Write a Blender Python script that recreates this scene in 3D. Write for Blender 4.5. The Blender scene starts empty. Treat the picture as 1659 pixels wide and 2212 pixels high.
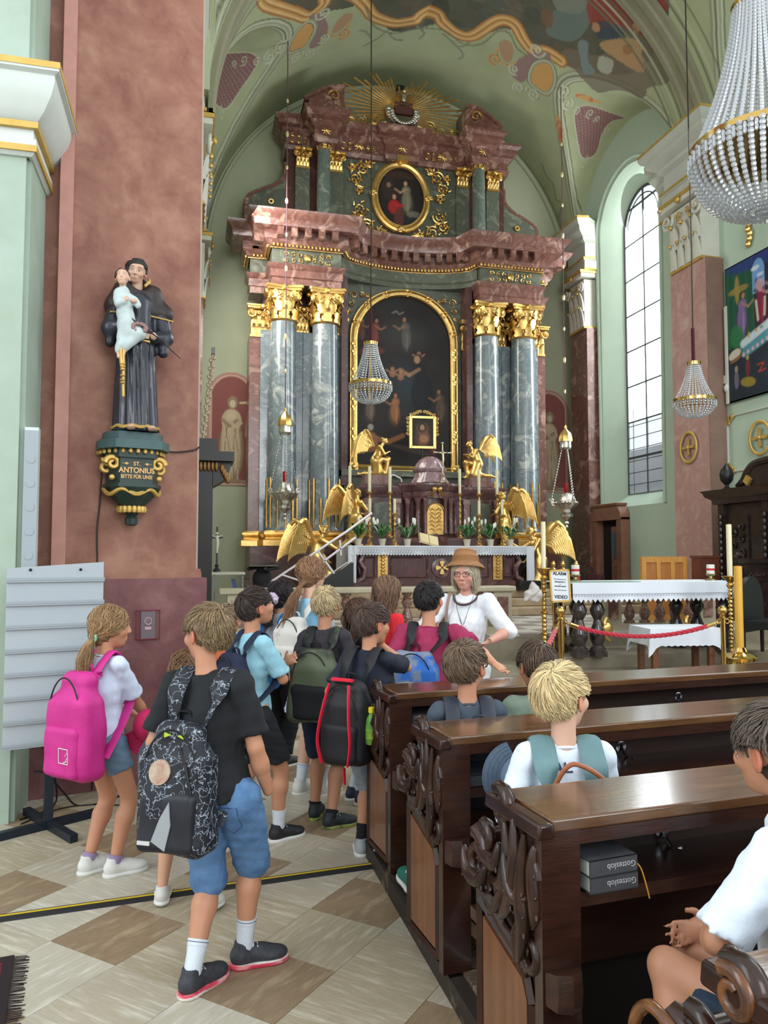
import bpy, bmesh, math, random
import numpy as np
from mathutils import Vector, Matrix, Euler
from mathutils.bvhtree import BVHTree
PI = math.pi
R_ = math.radians
sc = bpy.context.scene
COL = sc.collection
# ---------------------------------------------------------------- camera
F_PX, CAM_H, YAW = 1660.0, 1.62, R_(14)
PIT = math.atan(94 / 1660.0)
cam_d = bpy.data.cameras.new('camera')
cam = bpy.data.objects.new('camera', cam_d)
COL.objects.link(cam)
cam_d.sensor_fit = 'VERTICAL'
cam_d.sensor_height = 36.0
cam_d.lens = 36.0 * F_PX / 2212.0
cam_d.clip_start = 0.05
cam.location = (0, 0, CAM_H)
cam.rotation_euler = Euler((PI / 2 + PIT, 0, -YAW), 'XYZ')
sc.camera = cam
# ---------------------------------------------------------------- world, light, exposure
sc.view_settings.view_transform = 'Standard'
sc.view_settings.look = 'None'
sc.view_settings.gamma = 1.0
sc.view_settings.use_curve_mapping = False
sc.view_settings.exposure = 0.42
w = bpy.data.worlds.new('World')
sc.world = w
w.use_nodes = True
bg = w.node_tree.nodes['Background']
bg.inputs[0].default_value = (0.88, 0.96, 1.0, 1)
bg.inputs[1].default_value = 1.05
cy = sc.cycles
cy.max_bounces = 5
cy.diffuse_bounces = 3
cy.glossy_bounces = 3
cy.transmission_bounces = 3
cy.transparent_max_bounces = 8
cy.caustics_reflective = False
cy.caustics_refractive = False
cy.sample_clamp_indirect = 4.0
cy.use_adaptive_sampling = True
cy.adaptive_threshold = 0.02
def area(name, loc, target, sx, sy, power, col=(1, 1, 1)):
 l = bpy.data.lights.new(name, 'AREA')
 l.shape = 'RECTANGLE'
 l.size, l.size_y = sx, sy
 l.energy = power
 l.color = col
 o = bpy.data.objects.new(name, l)
 COL.objects.link(o)
 o.location = loc
 o.rotation_euler = (Vector(target) - Vector(loc)).to_track_quat('-Z', 'Y').to_euler()
 return o
# daylight through the tall windows of the nave and the choir
area('window_light_right', (10.9, 15.6, 7.2), (4.0, 15.3, 5.2), 2.2, 7.6, 620, (0.93, 0.98, 1))
area('window_light_right', (9.3, 9.9, 6.6), (2.6, 8.0, 0.8), 1.7, 6.4, 260, (0.93, 0.98, 1))
area('window_light_right', (9.3, 3.0, 6.4), (0.5, 5.0, 0.8), 1.7, 6.4, 170, (0.93, 0.98, 1))
area('window_light_left', (0.35, 15.3, 7.2), (6.5, 16.6, 3.6), 1.6, 5.0, 230, (1, 0.97, 0.92))
area('window_light_left', (-6.0, 1.0, 5.5), (0.5, 7.0, 2.2), 3.0, 6.0, 200, (0.94, 0.98, 1))
area('window_light_back', (3.0, -9.0, 6.5), (4.4, 14.0, 5.0), 6.0, 6.0, 540, (0.97, 0.98, 1))
# ---------------------------------------------------------------- helpers
def ray(px, py):
 fw = (math.sin(YAW) * math.cos(PIT), math.cos(YAW) * math.cos(PIT), math.sin(PIT))
 rt = (math.cos(YAW), -math.sin(YAW), 0)
 up = (-math.sin(YAW) * math.sin(PIT), -math.cos(YAW) * math.sin(PIT), math.cos(PIT))
 a = (px - 829.5) / F_PX
 b = (1106 - py) / F_PX
 return Vector([fw[i] + a * rt[i] + b * up[i] for i in range(3)])
def onY(px, py, Y):
 r = ray(px, py)
 return Vector((0, 0, CAM_H)) + r * (Y / r.y)
def onX(px, py, X):
 r = ray(px, py)
 return Vector((0, 0, CAM_H)) + r * (X / r.x)
def onZ(px, py, Z=0.0):
 r = ray(px, py)
 return Vector((0, 0, CAM_H)) + r * ((Z - CAM_H) / r.z)
def at(px, py, d):
 return Vector((0, 0, CAM_H)) + ray(px, py) * d
def s2l(c):
 return tuple(((x / 255.) / 12.92 if x / 255. <= .04045 else ((x / 255. + .055) / 1.055) ** 2.4) for x in c[:3]) + (1,)
class Nt:
 def __init__(s, m):
  s.t = m.node_tree
  s.n = s.t.nodes
  s.l = s.t.links
 def new(s, t, **kw):
  n = s.n.new(t)
  for k, v in kw.items():
   setattr(n, k, v)
  return n
 def link(s, a, b):
  s.l.new(a, b)
MATS = {}
def mat(name, c1, c2=None, c3=None, scale=4, rough=.6, metal=0, bump=0, bscale=40, kind='noise', stretch=(1, 1, 1), dist=0,
  emit=0, spec=.5, coat=0, lo=.35, hi=.65, detail=5, trans=0, ior=1.45, sheen=0, bdist=.01, alpha=1, wscale=None, sss=0, vein=.4):
 if name in MATS:
  return MATS[name]
 m = bpy.data.materials.new(name)
 m.use_nodes = True
 N = Nt(m)
 b = N.n['Principled BSDF']
 b.inputs['Roughness'].default_value = rough
 b.inputs['Metallic'].default_value = metal
 b.inputs['Specular IOR Level'].default_value = spec
 b.inputs['Coat Weight'].default_value = coat
 b.inputs['Coat Roughness'].default_value = .12
 b.inputs['Sheen Weight'].default_value = sheen
 b.inputs['Transmission Weight'].default_value = trans
 b.inputs['IOR'].default_value = ior
 b.inputs['Alpha'].default_value = alpha
 if sss:
  b.inputs['Subsurface Weight'].default_value = sss
  b.inputs['Subsurface Radius'].default_value = (.02, .007, .004)
  b.inputs['Subsurface Scale'].default_value = .5
 L1 = s2l(c1)
 tc = N.new('ShaderNodeTexCoord')
 mp = N.new('ShaderNodeMapping')
 mp.inputs['Scale'].default_value = stretch
 N.link(tc.outputs['Object'], mp.inputs[0])
 vec = mp.outputs[0]
 out = None
 if kind == 'vcol':
  a = N.new('ShaderNodeAttribute', attribute_name='Col')
  nz = N.new('ShaderNodeTexNoise')
  nz.inputs['Scale'].default_value = scale
  nz.inputs['Detail'].default_value = detail
  N.link(vec, nz.inputs['Vector'])
  mr = N.new('ShaderNodeMapRange')
  mr.inputs['To Min'].default_value = lo
  mr.inputs['To Max'].default_value = hi
  N.link(nz.outputs['Fac'], mr.inputs['Value'])
  mx = N.new('ShaderNodeVectorMath', operation='SCALE')
  N.link(a.outputs['Color'], mx.inputs[0])
  N.link(mr.outputs[0], mx.inputs['Scale'])
  out = mx.outputs[0]
 elif c2 is not None:
  L2 = s2l(c2)
  L3 = s2l(c3) if c3 else None
  if kind == 'checker':
   tx = N.new('ShaderNodeTexChecker')
   tx.inputs['Scale'].default_value = scale
   N.link(vec, tx.inputs['Vector'])
   tx.inputs['Color1'].default_value = L1
   tx.inputs['Color2'].default_value = L2
   out = tx.outputs[0]
  else:
   if kind == 'wave':
    tx = N.new('ShaderNodeTexWave')
    tx.inputs['Distortion'].default_value = dist
    tx.inputs['Detail'].default_value = 3
    tx.inputs['Detail Scale'].default_value = wscale or 1.5
   elif kind == 'voro':
    tx = N.new('ShaderNodeTexVoronoi', feature='DISTANCE_TO_EDGE')
   else:
    tx = N.new('ShaderNodeTexNoise')
    tx.inputs['Detail'].default_value = detail
    tx.inputs['Roughness'].default_value = .62
    tx.inputs['Distortion'].default_value = dist
   tx.inputs['Scale'].default_value = scale
   if kind == 'voro' and dist:
    nz = N.new('ShaderNodeTexNoise')
    nz.inputs['Scale'].default_value = scale * .8
    nz.inputs['Detail'].default_value = 5
    N.link(vec, nz.inputs['Vector'])
    ad = N.new('ShaderNodeMixRGB', blend_type='LINEAR_LIGHT')
    ad.inputs[0].default_value = dist
    N.link(vec, ad.inputs[1])
    N.link(nz.outputs['Color'], ad.inputs[2])
    N.link(ad.outputs[0], tx.inputs['Vector'])
   else:
    N.link(vec, tx.inputs['Vector'])
   src = tx.outputs['Distance'] if kind == 'voro' else tx.outputs['Fac']
   rp = N.new('ShaderNodeValToRGB')
   e = rp.color_ramp.elements
   e[0].position, e[0].color = lo, L1
   e[1].position, e[1].color = hi, L2
   if L3:
    k = e.new((lo + hi) / 2)
    k.color = L3
   N.link(src, rp.inputs[0])
   out = rp.outputs[0]
   if kind == 'marble':
    n2 = N.new('ShaderNodeTexNoise')
    n2.inputs['Scale'].default_value = scale * 2.2
    n2.inputs['Detail'].default_value = 8
    n2.inputs['Distortion'].default_value = dist + 1.5
    N.link(vec, n2.inputs['Vector'])
    r2 = N.new('ShaderNodeValToRGB')
    q = r2.color_ramp.elements
    q[0].position, q[0].color = .47, (0, 0, 0, 1)
    q[1].position, q[1].color = .53, (0, 0, 0, 1)
    v = q.new(.5)
    v.color = (1, 1, 1, 1)
    N.link(n2.outputs['Fac'], r2.inputs[0])
    mx = N.new('ShaderNodeMixRGB')
    ml = N.new('ShaderNodeMath', operation='MULTIPLY')
    ml.inputs[1].default_value = vein
    N.link(r2.outputs[0], ml.inputs[0])
    N.link(ml.outputs[0], mx.inputs[0])
    N.link(out, mx.inputs[1])
    mx.inputs[2].default_value = s2l(c3) if c3 else (1, 1, 1, 1)
    out = mx.outputs[0]
 if out is not None:
  N.link(out, b.inputs['Base Color'])
 else:
  b.inputs['Base Color'].default_value = L1
 if emit:
  b.inputs['Emission Color'].default_value = L1
  b.inputs['Emission Strength'].default_value = emit
 if bump:
  nz = N.new('ShaderNodeTexNoise')
  nz.inputs['Scale'].default_value = bscale
  nz.inputs['Detail'].default_value = 4
  N.link(vec, nz.inputs['Vector'])
  bp = N.new('ShaderNodeBump')
  bp.inputs['Strength'].default_value = bump
  bp.inputs['Distance'].default_value = bdist
  N.link(nz.outputs['Fac'], bp.inputs['Height'])
  N.link(bp.outputs[0], b.inputs['Normal'])
 MATS[name] = m
 return m
def link(o, parent=None):
 COL.objects.link(o)
 if parent is not None:
  o.parent = parent
 return o
def tag(o, label=None, cat=None, group=None, kind=None):
 if label:
  o['label'] = label
 if cat:
  o['category'] = cat
 if group:
  o['group'] = group
 if kind:
  o['kind'] = kind
 return o
def thing(name, label, cat, loc=(0, 0, 0), rz=0, group=None):
 o = bpy.data.objects.new(name, None)
 COL.objects.link(o)
 o.location = loc
 o.rotation_euler = (0, 0, rz)
 return tag(o, label, cat, group)
def mknp(name, V, Fc, m, parent=None, col=None, ang=None, kind=None):
 V = np.asarray(V, dtype=np.float32)
 Fc = np.asarray(Fc, dtype=np.int32)
 me = bpy.data.meshes.new(name)
 me.vertices.add(len(V))
 me.vertices.foreach_set('co', V.ravel())
 k = Fc.shape[1]
 me.loops.add(Fc.size)
 me.loops.foreach_set('vertex_index', Fc.ravel())
 me.polygons.add(len(Fc))
 me.polygons.foreach_set('loop_start', np.arange(0, Fc.size, k, dtype=np.int32))
 me.polygons.foreach_set('loop_total', np.full(len(Fc), k, dtype=np.int32))
 me.polygons.foreach_set('use_smooth', np.ones(len(Fc), dtype=bool))
 if col is not None:
  a = me.color_attributes.new('Col', 'FLOAT_COLOR', 'POINT')
  c = np.ones((len(V), 4), dtype=np.float32)
  c[:, :3] = col
  a.data.foreach_set('color', c.ravel())
 me.update(calc_edges=True)
 me.validate()
 if ang:
  me.set_sharp_from_angle(angle=R_(ang))
 me.materials.append(m)
 o = bpy.data.objects.new(name, me)
 link(o, parent)
 if kind:
  o['kind'] = kind
 return o
def circ(n, r=1, a0=0):
 return [(r * math.cos(a0 + 2 * PI * i / n), r * math.sin(a0 + 2 * PI * i / n)) for i in range(n)]
class G:
 def __init__(s):
  s.v, s.f, s.m = [], [], []
  s.M = Matrix.Identity(4)
  s.cuts = []
 def cut(s):
  s.cuts.append((len(s.v), len(s.f)))
  return s
 def add(s, vs, fs, mi=0):
  n = len(s.v)
  s.v.extend([tuple(s.M @ Vector(q)) for q in vs])
  s.f.extend([tuple(i + n for i in f) for f in fs])
  s.m.extend([mi] * len(fs))
  return s
 def at(s, loc=(0, 0, 0), rx=0, ry=0, rz=0, sc_=1):
  s.M = Matrix.Translation(loc) @ Euler((rx, ry, rz)).to_matrix().to_4x4() @ Matrix.Diagonal(
   (sc_, sc_, sc_, 1) if not isinstance(sc_, tuple) else (*sc_, 1))
  return s
 def box(s, a, b, mi=0, tx=1, ty=1):
  # from corner a to corner b, top scaled by tx,ty
  cx, cy_ = (a[0] + b[0]) / 2, (a[1] + b[1]) / 2
  hx, hy = (b[0] - a[0]) / 2, (b[1] - a[1]) / 2
  v = [(cx + i * hx, cy_ + j * hy, a[2]) for i, j in ((-1, -1), (1, -1), (1, 1), (-1, 1))] + \
   [(cx + i * hx * tx, cy_ + j * hy * ty, b[2]) for i, j in ((-1, -1), (1, -1), (1, 1), (-1, 1))]
  return s.add(v, [(3, 2, 1, 0), (4, 5, 6, 7), (0, 1, 5, 4), (1, 2, 6, 5), (2, 3, 7, 6), (3, 0, 4, 7)], mi)
 def cb(s, c, d, mi=0, tx=1, ty=1):
  return s.box([c[i] - d[i] / 2 for i in range(3)], [c[i] + d[i] / 2 for i in range(3)], mi, tx, ty)
 def lathe(s, prof, c=(0, 0, 0), seg=16, mi=0, flute=0, nf=8, ex=None):
  v, f = [], []
  for (r, z) in prof:
   for i in range(seg):
    a = 2 * PI * i / seg
    rr = r * (1 + flute * math.cos(nf * a))
    v.append((c[0] + rr * math.cos(a), c[1] + rr * math.sin(a), c[2] + z))
  n = len(prof)
  for j in range(n - 1):
   for i in range(seg):
    k = (i + 1) % seg
    f.append((j * seg + i, j * seg + k, (j + 1) * seg + k, (j + 1) * seg + i))
  f.append(tuple(range(seg - 1, -1, -1)))
  f.append(tuple((n - 1) * seg + i for i in range(seg)))
  return s.add(v, f, mi)
 def ball(s, c, r, mi=0, n=8, m=6, rot=None):
  r = (r, r, r) if not hasattr(r, '__len__') else r
  v = []
  Rm = rot or Matrix.Identity(3)
  for j in range(1, m):
   t = PI * j / m
   for i in range(n):
    a = 2 * PI * i / n
    p = Rm @ Vector((r[0] * math.sin(t) * math.cos(a), r[1] * math.sin(t) * math.sin(a), -r[2] * math.cos(t)))
    v.append((c[0] + p.x, c[1] + p.y, c[2] + p.z))
  b0 = len(v)
  for sg in (-1, 1):
   p = Rm @ Vector((0, 0, sg * r[2]))
   v.append((c[0] + p.x, c[1] + p.y, c[2] + p.z))
  f = []
  for j in range(m - 2):
   for i in range(n):
    k = (i + 1) % n
    f.append((j * n + i, j * n + k, (j + 1) * n + k, (j + 1) * n + i))
  for i in range(n):
   k = (i + 1) % n
   f.append((b0, k, i))
   f.append((b0 + 1, (m - 2) * n + i, (m - 2) * n + k))
  return s.add(v, f, mi)
 def tube(s, pts, rad, seg=8, mi=0, closed=False, flat=1.0, up=None):
  P = [Vector(p) for p in pts]
  n = len(P)
  if not hasattr(rad, '__len__'):
   rad = [rad] * n
  T = []
  for i in range(n):
   if closed:
    t = P[(i + 1) % n] - P[i - 1]
   else:
    t = P[min(i + 1, n - 1)] - P[max(i - 1, 0)]
   T.append(t.normalized() if t.length > 1e-9 else Vector((0, 0, 1)))
  u = Vector(up) if up else (Vector((0, 0, 1)) if abs(T[0].z) < .9 else Vector((1, 0, 0)))
  v = []
  for i in range(n):
   if up:
    u = Vector(up)
   a = (u - T[i] * u.dot(T[i]))
   a = a.normalized() if a.length > 1e-6 else T[i].orthogonal().normalized()
   u = a
   b = T[i].cross(a)
   for j in range(seg):
    t = 2 * PI * j / seg
    v.append(P[i] + a * (rad[i] * math.cos(t) * flat) + b * (rad[i] * math.sin(t)))
  f = []
  for i in range(n if closed else n - 1):
   k = (i + 1) % n
   for j in range(seg):
    l = (j + 1) % seg
    f.append((i * seg + j, i * seg + l, k * seg + l, k * seg + j))
  if not closed:
   f.append(tuple(range(seg - 1, -1, -1)))
   f.append(tuple((n - 1) * seg + j for j in range(seg)))
  return s.add(v, f, mi)
 def prism(s, poly, fn, d0, d1, mi=0):
  # poly in 2D, fn(u, v, d) -> xyz, extruded from d0 to d1
  n = len(poly)
  v = [fn(p[0], p[1], d0) for p in poly] + [fn(p[0], p[1], d1) for p in poly]
  f = [tuple(range(n)), tuple(range(2 * n - 1, n - 1, -1))]
  for i in range(n):
   k = (i + 1) % n
   f.append((i, i + n, k + n, k))
  return s.add(v, f, mi)
 def sweep(s, prof, path, side=-1, mi=0, closed=False, cap=True):
  # prof: (out, z) list; path: (x, y) list; out offset is to the right of travel when side=-1
  P = [Vector((p[0], p[1])) for p in path]
  n = len(P)
  off = []
  for i in range(n):
   d1 = (P[i] - P[i - 1]) if (i > 0 or closed) else (P[1] - P[0])
   d2 = (P[(i + 1) % n] - P[i]) if (i < n - 1 or closed) else (P[-1] - P[-2])
   d1.normalize()
   d2.normalize()
   n1 = Vector((d1.y, -d1.x)) * (1 if side == -1 else -1)
   n2 = Vector((d2.y, -d2.x)) * (1 if side == -1 else -1)
   b = n1 + n2
   b = b / max(b.dot(n1), .25) if b.length > 1e-6 else n1
   off.append(b)
  k = len(prof)
  v = []
  for i in range(n):
   for (o, z) in prof:
    q = P[i] + off[i] * o
    v.append((q.x, q.y, z))
  f = []
  for i in range(n if closed else n - 1):
   j = (i + 1) % n
   for a in range(k - 1):
    f.append((i * k + a, j * k + a, j * k + a + 1, i * k + a + 1))
  if cap and not closed:
   f.append(tuple(range(k)))
   f.append(tuple((n - 1) * k + a for a in range(k - 1, -1, -1)))
  return s.add(v, f, mi)
 def spiral(s, c, r0, r1, turns, w, ax=(1, 0, 0), ay=(0, 0, 1), a0=0, mi=0, n=22, seg=6, lift=(0, 0, 0), flat=1, w1=None):
  ax, ay, lf = Vector(ax), Vector(ay), Vector(lift)
  pts, rr = [], []
  for i in range(n + 1):
   t = i / n
   a = a0 + turns * 2 * PI * t
   r = r0 + (r1 - r0) * t
   pts.append(Vector(c) + ax * (r * math.cos(a)) + ay * (r * math.sin(a)) + lf * t)
   rr.append(w + ((w1 if w1 is not None else w * .6) - w) * t)
  return s.tube(pts, rr, seg, mi, flat=flat)
 def obj(s, name, ms, parent=None, ang=35, bevel=0, kind=None, solid=0):
  if s.cuts:
   cs = [(0, 0)] + [c for c in s.cuts if 0 < c[0] < len(s.v)] + [(len(s.v), len(s.f))]
   o = None
   for a, b in zip(cs[:-1], cs[1:]):
    h = G()
    h.v = s.v[a[0]:b[0]]
    h.f = [tuple(i - a[0] for i in f) for f in s.f[a[1]:b[1]]]
    h.m = s.m[a[1]:b[1]]
    if h.v:
     r = h.obj(name, ms, parent, ang, bevel, kind)
     o = o or r
   return o
  me = bpy.data.meshes.new(name)
  me.from_pydata(s.v, [], s.f)
  ms = ms if isinstance(ms, (list, tuple)) else [ms]
  for m in ms:
   me.materials.append(m)
  if len(ms) > 1:
   me.polygons.foreach_set('material_index', s.m)
  me.polygons.foreach_set('use_smooth', [True] * len(me.polygons))
  bm = bmesh.new()
  bm.from_mesh(me)
  bmesh.ops.recalc_face_normals(bm, faces=bm.faces)
  bm.to_mesh(me)
  bm.free()
  me.set_sharp_from_angle(angle=R_(ang))
  o = bpy.data.objects.new(name, me)
  link(o, parent)
  if bevel:
   b = o.modifiers.new('b', 'BEVEL')
   b.width = bevel
   b.segments = 2
   b.limit_method = 'ANGLE'
  if kind:
   o['kind'] = kind
  return o
def copy_tree(o, loc=None, rz=None, label=None, scale=None, group=None):
 c = o.copy()
 COL.objects.link(c)
 if loc is not None:
  c.location = loc
 if rz is not None:
  c.rotation_euler = (0, 0, rz)
 if scale is not None:
  c.scale = scale
 if label:
  c['label'] = label
 if group:
  c['group'] = group
 for ch in o.children:
  d = ch.copy()
  COL.objects.link(d)
  d.parent = c
  for g in ch.children:
   e = g.copy()
   COL.objects.link(e)
   e.parent = d
 return c
# ---------------------------------------------------------------- signed distance modelling
def snet(Fv, ax, ay, az):
 S = Fv < 0
 cs = np.zeros(tuple(n - 1 for n in Fv.shape), np.int8)
 offs = [(i, j, k) for i in (0, 1) for j in (0, 1) for k in (0, 1)]
 nx, ny, nz = Fv.shape
 for (i, j, k) in offs:
  cs += S[i:nx - 1 + i, j:ny - 1 + j, k:nz - 1 + k]
 act = (cs > 0) & (cs < 8)
 idx = np.argwhere(act)
 n = len(idx)
 ids = np.full(cs.shape, -1, np.int32)
 ids[act] = np.arange(n)
 I, J, K = idx.T
 P = np.zeros((n, 3))
 cnt = np.zeros(n)
 vals = {o: Fv[I + o[0], J + o[1], K + o[2]] for o in offs}
 for a in offs:
  for d in range(3):
   if a[d] == 0:
    b = list(a)
    b[d] = 1
    b = tuple(b)
    f0, f1 = vals[a], vals[b]
    m = (f0 < 0) != (f1 < 0)
    t = np.where(m, f0 / np.where(m, f0 - f1, 1), 0)
    p = np.tile(np.array(a, float), (n, 1))
    p[:, d] += t
    P[m] += p[m]
    cnt[m] += 1
 P /= cnt[:, None]
 V = np.stack([ax[I] + P[:, 0] * (ax[I + 1] - ax[I]), ay[J] + P[:, 1] * (ay[J + 1] - ay[J]), az[K] + P[:, 2] * (az[K + 1] - az[K])], 1)
 Q = []
 for d in range(3):
  sl0 = [slice(None)] * 3
  sl1 = [slice(None)] * 3
  sl0[d] = slice(0, -1)
  sl1[d] = slice(1, None)
  A, B = S[tuple(sl0)], S[tuple(sl1)]
  ch = np.argwhere(A != B)
  e, g = [q for q in range(3) if q != d]
  ok = (ch[:, e] > 0) & (ch[:, e] < Fv.shape[e] - 1) & (ch[:, g] > 0) & (ch[:, g] < Fv.shape[g] - 1)
  ch = ch[ok]
  ins = A[tuple(ch.T)]
  def gid(de, dg):
   c = ch.copy()
   c[:, e] += de
   c[:, g] += dg
   return ids[tuple(c.T)]
  q = np.stack([gid(-1, -1), gid(0, -1), gid(0, 0), gid(-1, 0)], 1)
  flip = ins if d != 1 else ~ins
  q[~flip] = q[~flip][:, ::-1]
  Q.append(q)
 Q = np.concatenate(Q)
 Q = Q[(Q >= 0).all(1)]
 return V, Q
def frange(lo, hi, h, fine=None):
 xs = [lo]
 while xs[-1] < hi:
  x = xs[-1]
  st = h
  if fine:
   for (a, b, hf) in fine:
    if a - h <= x <= b:
     st = min(st, hf)
  xs.append(x + st)
 return np.array(xs)
class SD:
 def __init__(s, lo, hi, h, fx=None, fy=None, fz=None):
  s.a = [frange(lo[0], hi[0], h, fx), frange(lo[1], hi[1], h, fy), frange(lo[2], hi[2], h, fz)]
  s.F = np.full([len(q) for q in s.a], .5, np.float32)
  s.h = h
 def sub(s, c, r):
  sl = []
  for d in range(3):
   i0 = np.searchsorted(s.a[d], c[d] - r[d])
   i1 = np.searchsorted(s.a[d], c[d] + r[d])
   if i1 <= i0:
    return None
   sl.append(slice(i0, i1))
  g = np.meshgrid(*[s.a[d][sl[d]] for d in range(3)], indexing='ij', sparse=True)
  return tuple(sl), g
 def comb(s, sl, d, k, mode):
  f = s.F[sl]
  if mode == 'u':
   if k <= 0:
    s.F[sl] = np.minimum(f, d)
   else:
    h = np.clip(.5 + .5 * (f - d) / k, 0, 1)
    s.F[sl] = f * (1 - h) + d * h - k * h * (1 - h)
  elif mode == 's':
   d = -d
   if k <= 0:
    s.F[sl] = np.maximum(f, d)
   else:
    h = np.clip(.5 - .5 * (f - d) / k, 0, 1)
    s.F[sl] = f * (1 - h) + d * h + k * h * (1 - h)
 def cap(s, a, b, ra, rb, k=.02, mode='u', flat=0, sx=1, ridge=None):
  a, b = np.array(a, float), np.array(b, float)
  m = max(ra, rb) * max(1, sx) + k * 1.2 + 2.5 * s.h
  q = s.sub((a + b) / 2, abs(b - a) / 2 + m)
  if not q:
   return s
  sl, (X, Y, Z) = q
  ab = b - a
  L2 = max((ab ** 2).sum(), 1e-9)
  L = math.sqrt(L2)
  t0 = ((X - a[0]) * ab[0] + (Y - a[1]) * ab[1] + (Z - a[2]) * ab[2]) / L2
  t = np.clip(t0, 0, 1)
  dx, dy, dz = X - a[0] - t * ab[0], Y - a[1] - t * ab[1], Z - a[2] - t * ab[2]
  if sx != 1:
   dx = dx / sx
  r = ra + (rb - ra) * t
  if ridge:
   r = r + ridge(dx, dy, t)
  if flat:
   tt = np.clip(t0, 0, 1.0)
   ex, ey, ez = X - a[0] - t0 * ab[0], Y - a[1] - t0 * ab[1], Z - a[2] - t0 * ab[2]
   d = np.sqrt(ex * ex + ey * ey + ez * ez) - r
   d = np.where(t0 > .5, np.maximum(d, (t0 - 1) * L), np.sqrt(dx * dx + dy * dy + dz * dz) - r)
  else:
   d = np.sqrt(dx * dx + dy * dy + dz * dz) - r
  s.comb(sl, d.astype(np.float32), k, mode)
  return s
 def ell(s, c, r, k=.02, mode='u', R=None):
  c = np.array(c, float)
  r = np.array(r, float)
  m = (np.full(3, r.max()) if R is not None else r) + k * 1.2 + 2.5 * s.h
  q = s.sub(c, m)
  if not q:
   return s
  sl, (X, Y, Z) = q
  x, y, z = X - c[0], Y - c[1], Z - c[2]
  if R is not None:
   R = np.array(R)
   x, y, z = (R[0, 0] * x + R[1, 0] * y + R[2, 0] * z, R[0, 1] * x + R[1, 1] * y + R[2, 1] * z, R[0, 2] * x + R[1, 2] * y + R[2, 2] * z)
  k0 = np.sqrt((x / r[0]) ** 2 + (y / r[1]) ** 2 + (z / r[2]) ** 2)
  k1 = np.sqrt((x / r[0] ** 2) ** 2 + (y / r[1] ** 2) ** 2 + (z / r[2] ** 2) ** 2)
  d = k0 * (k0 - 1) / np.maximum(k1, 1e-6)
  s.comb(sl, d.astype(np.float32), k, mode)
  return s
 def box(s, c, hd, rd=.01, k=.01, mode='u', R=None):
  c = np.array(c, float)
  hd = np.array(hd, float)
  m = (np.full(3, np.linalg.norm(hd)) if R is not None else hd) + k * 1.2 + 2.5 * s.h
  q = s.sub(c, m)
  if not q:
   return s
  sl, (X, Y, Z) = q
  x, y, z = X - c[0], Y - c[1], Z - c[2]
  if R is not None:
   R = np.array(R)
   x, y, z = (R[0, 0] * x + R[1, 0] * y + R[2, 0] * z, R[0, 1] * x + R[1, 1] * y + R[2, 1] * z, R[0, 2] * x + R[1, 2] * y + R[2, 2] * z)
  qx, qy, qz = abs(x) - hd[0] + rd, abs(y) - hd[1] + rd, abs(z) - hd[2] + rd
  d = np.sqrt(np.maximum(qx, 0) ** 2 + np.maximum(qy, 0) ** 2 + np.maximum(qz, 0) ** 2) + np.minimum(np.maximum(qx, np.maximum(qy, qz)), 0) - rd
  s.comb(sl, d.astype(np.float32), k, mode)
  return s
 def cut(s, fn):
  X, Y, Z = np.meshgrid(*s.a, indexing='ij', sparse=True)
  s.F = np.maximum(s.F, fn(X, Y, Z)).astype(np.float32)
  return s
 def wob(s, amp, fr, seed=0, n=5, zs=1.0):
  rg = np.random.RandomState(seed)
  X, Y, Z = np.meshgrid(*s.a, indexing='ij', sparse=True)
  w_ = 0
  for i in range(n):
   d = rg.normal(size=3)
   d /= np.linalg.norm(d)
   f = fr * (.6 + rg.rand() * 1.2)
   w_ = w_ + np.sin(f * (d[0] * X + d[1] * Y + d[2] * zs * Z) + rg.rand() * 6.28)
  s.F = s.F + (amp / n * 1.6 * w_).astype(np.float32)
  return s
 def mesh(s):
  return snet(s.F, *s.a)
 def obj(s, name, m, parent=None, colf=None):
  V, Q = s.mesh()
  return mknp(name, V, Q, m, parent, colf(V) if colf else None)
# ---------------------------------------------------------------- materials
GOLD = mat('gold_leaf', (220, 174, 96), (242, 206, 134), scale=9, rough=.30, metal=.92, bump=.25, bscale=60, lo=.3, hi=.7)
GOLDD = mat('old_gold', (196, 152, 84), (222, 182, 112), scale=9, rough=.38, metal=.85, bump=.3, bscale=50)
GOLDP = mat('gold_paint', (196, 160, 84), (214, 178, 100), scale=6, rough=.45, metal=.45)
BRASS = mat('brass', (196, 158, 88), (214, 178, 108), scale=8, rough=.16, metal=1)
SILVER = mat('silver', (205, 200, 192), (222, 218, 212), scale=12, rough=.2, metal=.95, bump=.5, bscale=70)
GREEN = mat('green_plaster', (178, 196, 178), (186, 204, 186), scale=1.2, rough=.85, bump=.08, bscale=30)
GREEND = mat('green_plaster_old', (176, 182, 152), (186, 191, 162), scale=.8, rough=.85, bump=.08, bscale=30)
TRIMG = mat('grey_plaster', (186, 190, 180), (196, 198, 188), scale=1.5, rough=.8, bump=.08)
PIER = mat('rose_stucco', (124, 76, 62), (166, 122, 102), (144, 98, 80), scale=3.2, rough=.62, kind='marble', dist=.25, lo=.34, hi=.68, detail=12, vein=.25, bump=.06, bscale=20)
PIERD = mat('dark_rose_stucco', (104, 62, 64), (142, 100, 98), (120, 78, 78), scale=3.6, rough=.6, kind='marble', dist=.8, lo=.36, hi=.72, detail=9, bump=.1, bscale=20)
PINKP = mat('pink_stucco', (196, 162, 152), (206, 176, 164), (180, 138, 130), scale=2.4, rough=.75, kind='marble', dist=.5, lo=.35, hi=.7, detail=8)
REDM = mat('red_marble', (140, 98, 86), (188, 150, 134), (110, 72, 64), scale=2.6, rough=.3, kind='marble', dist=1.2, lo=.36, hi=.66, detail=8, coat=.3, vein=.2)
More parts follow.
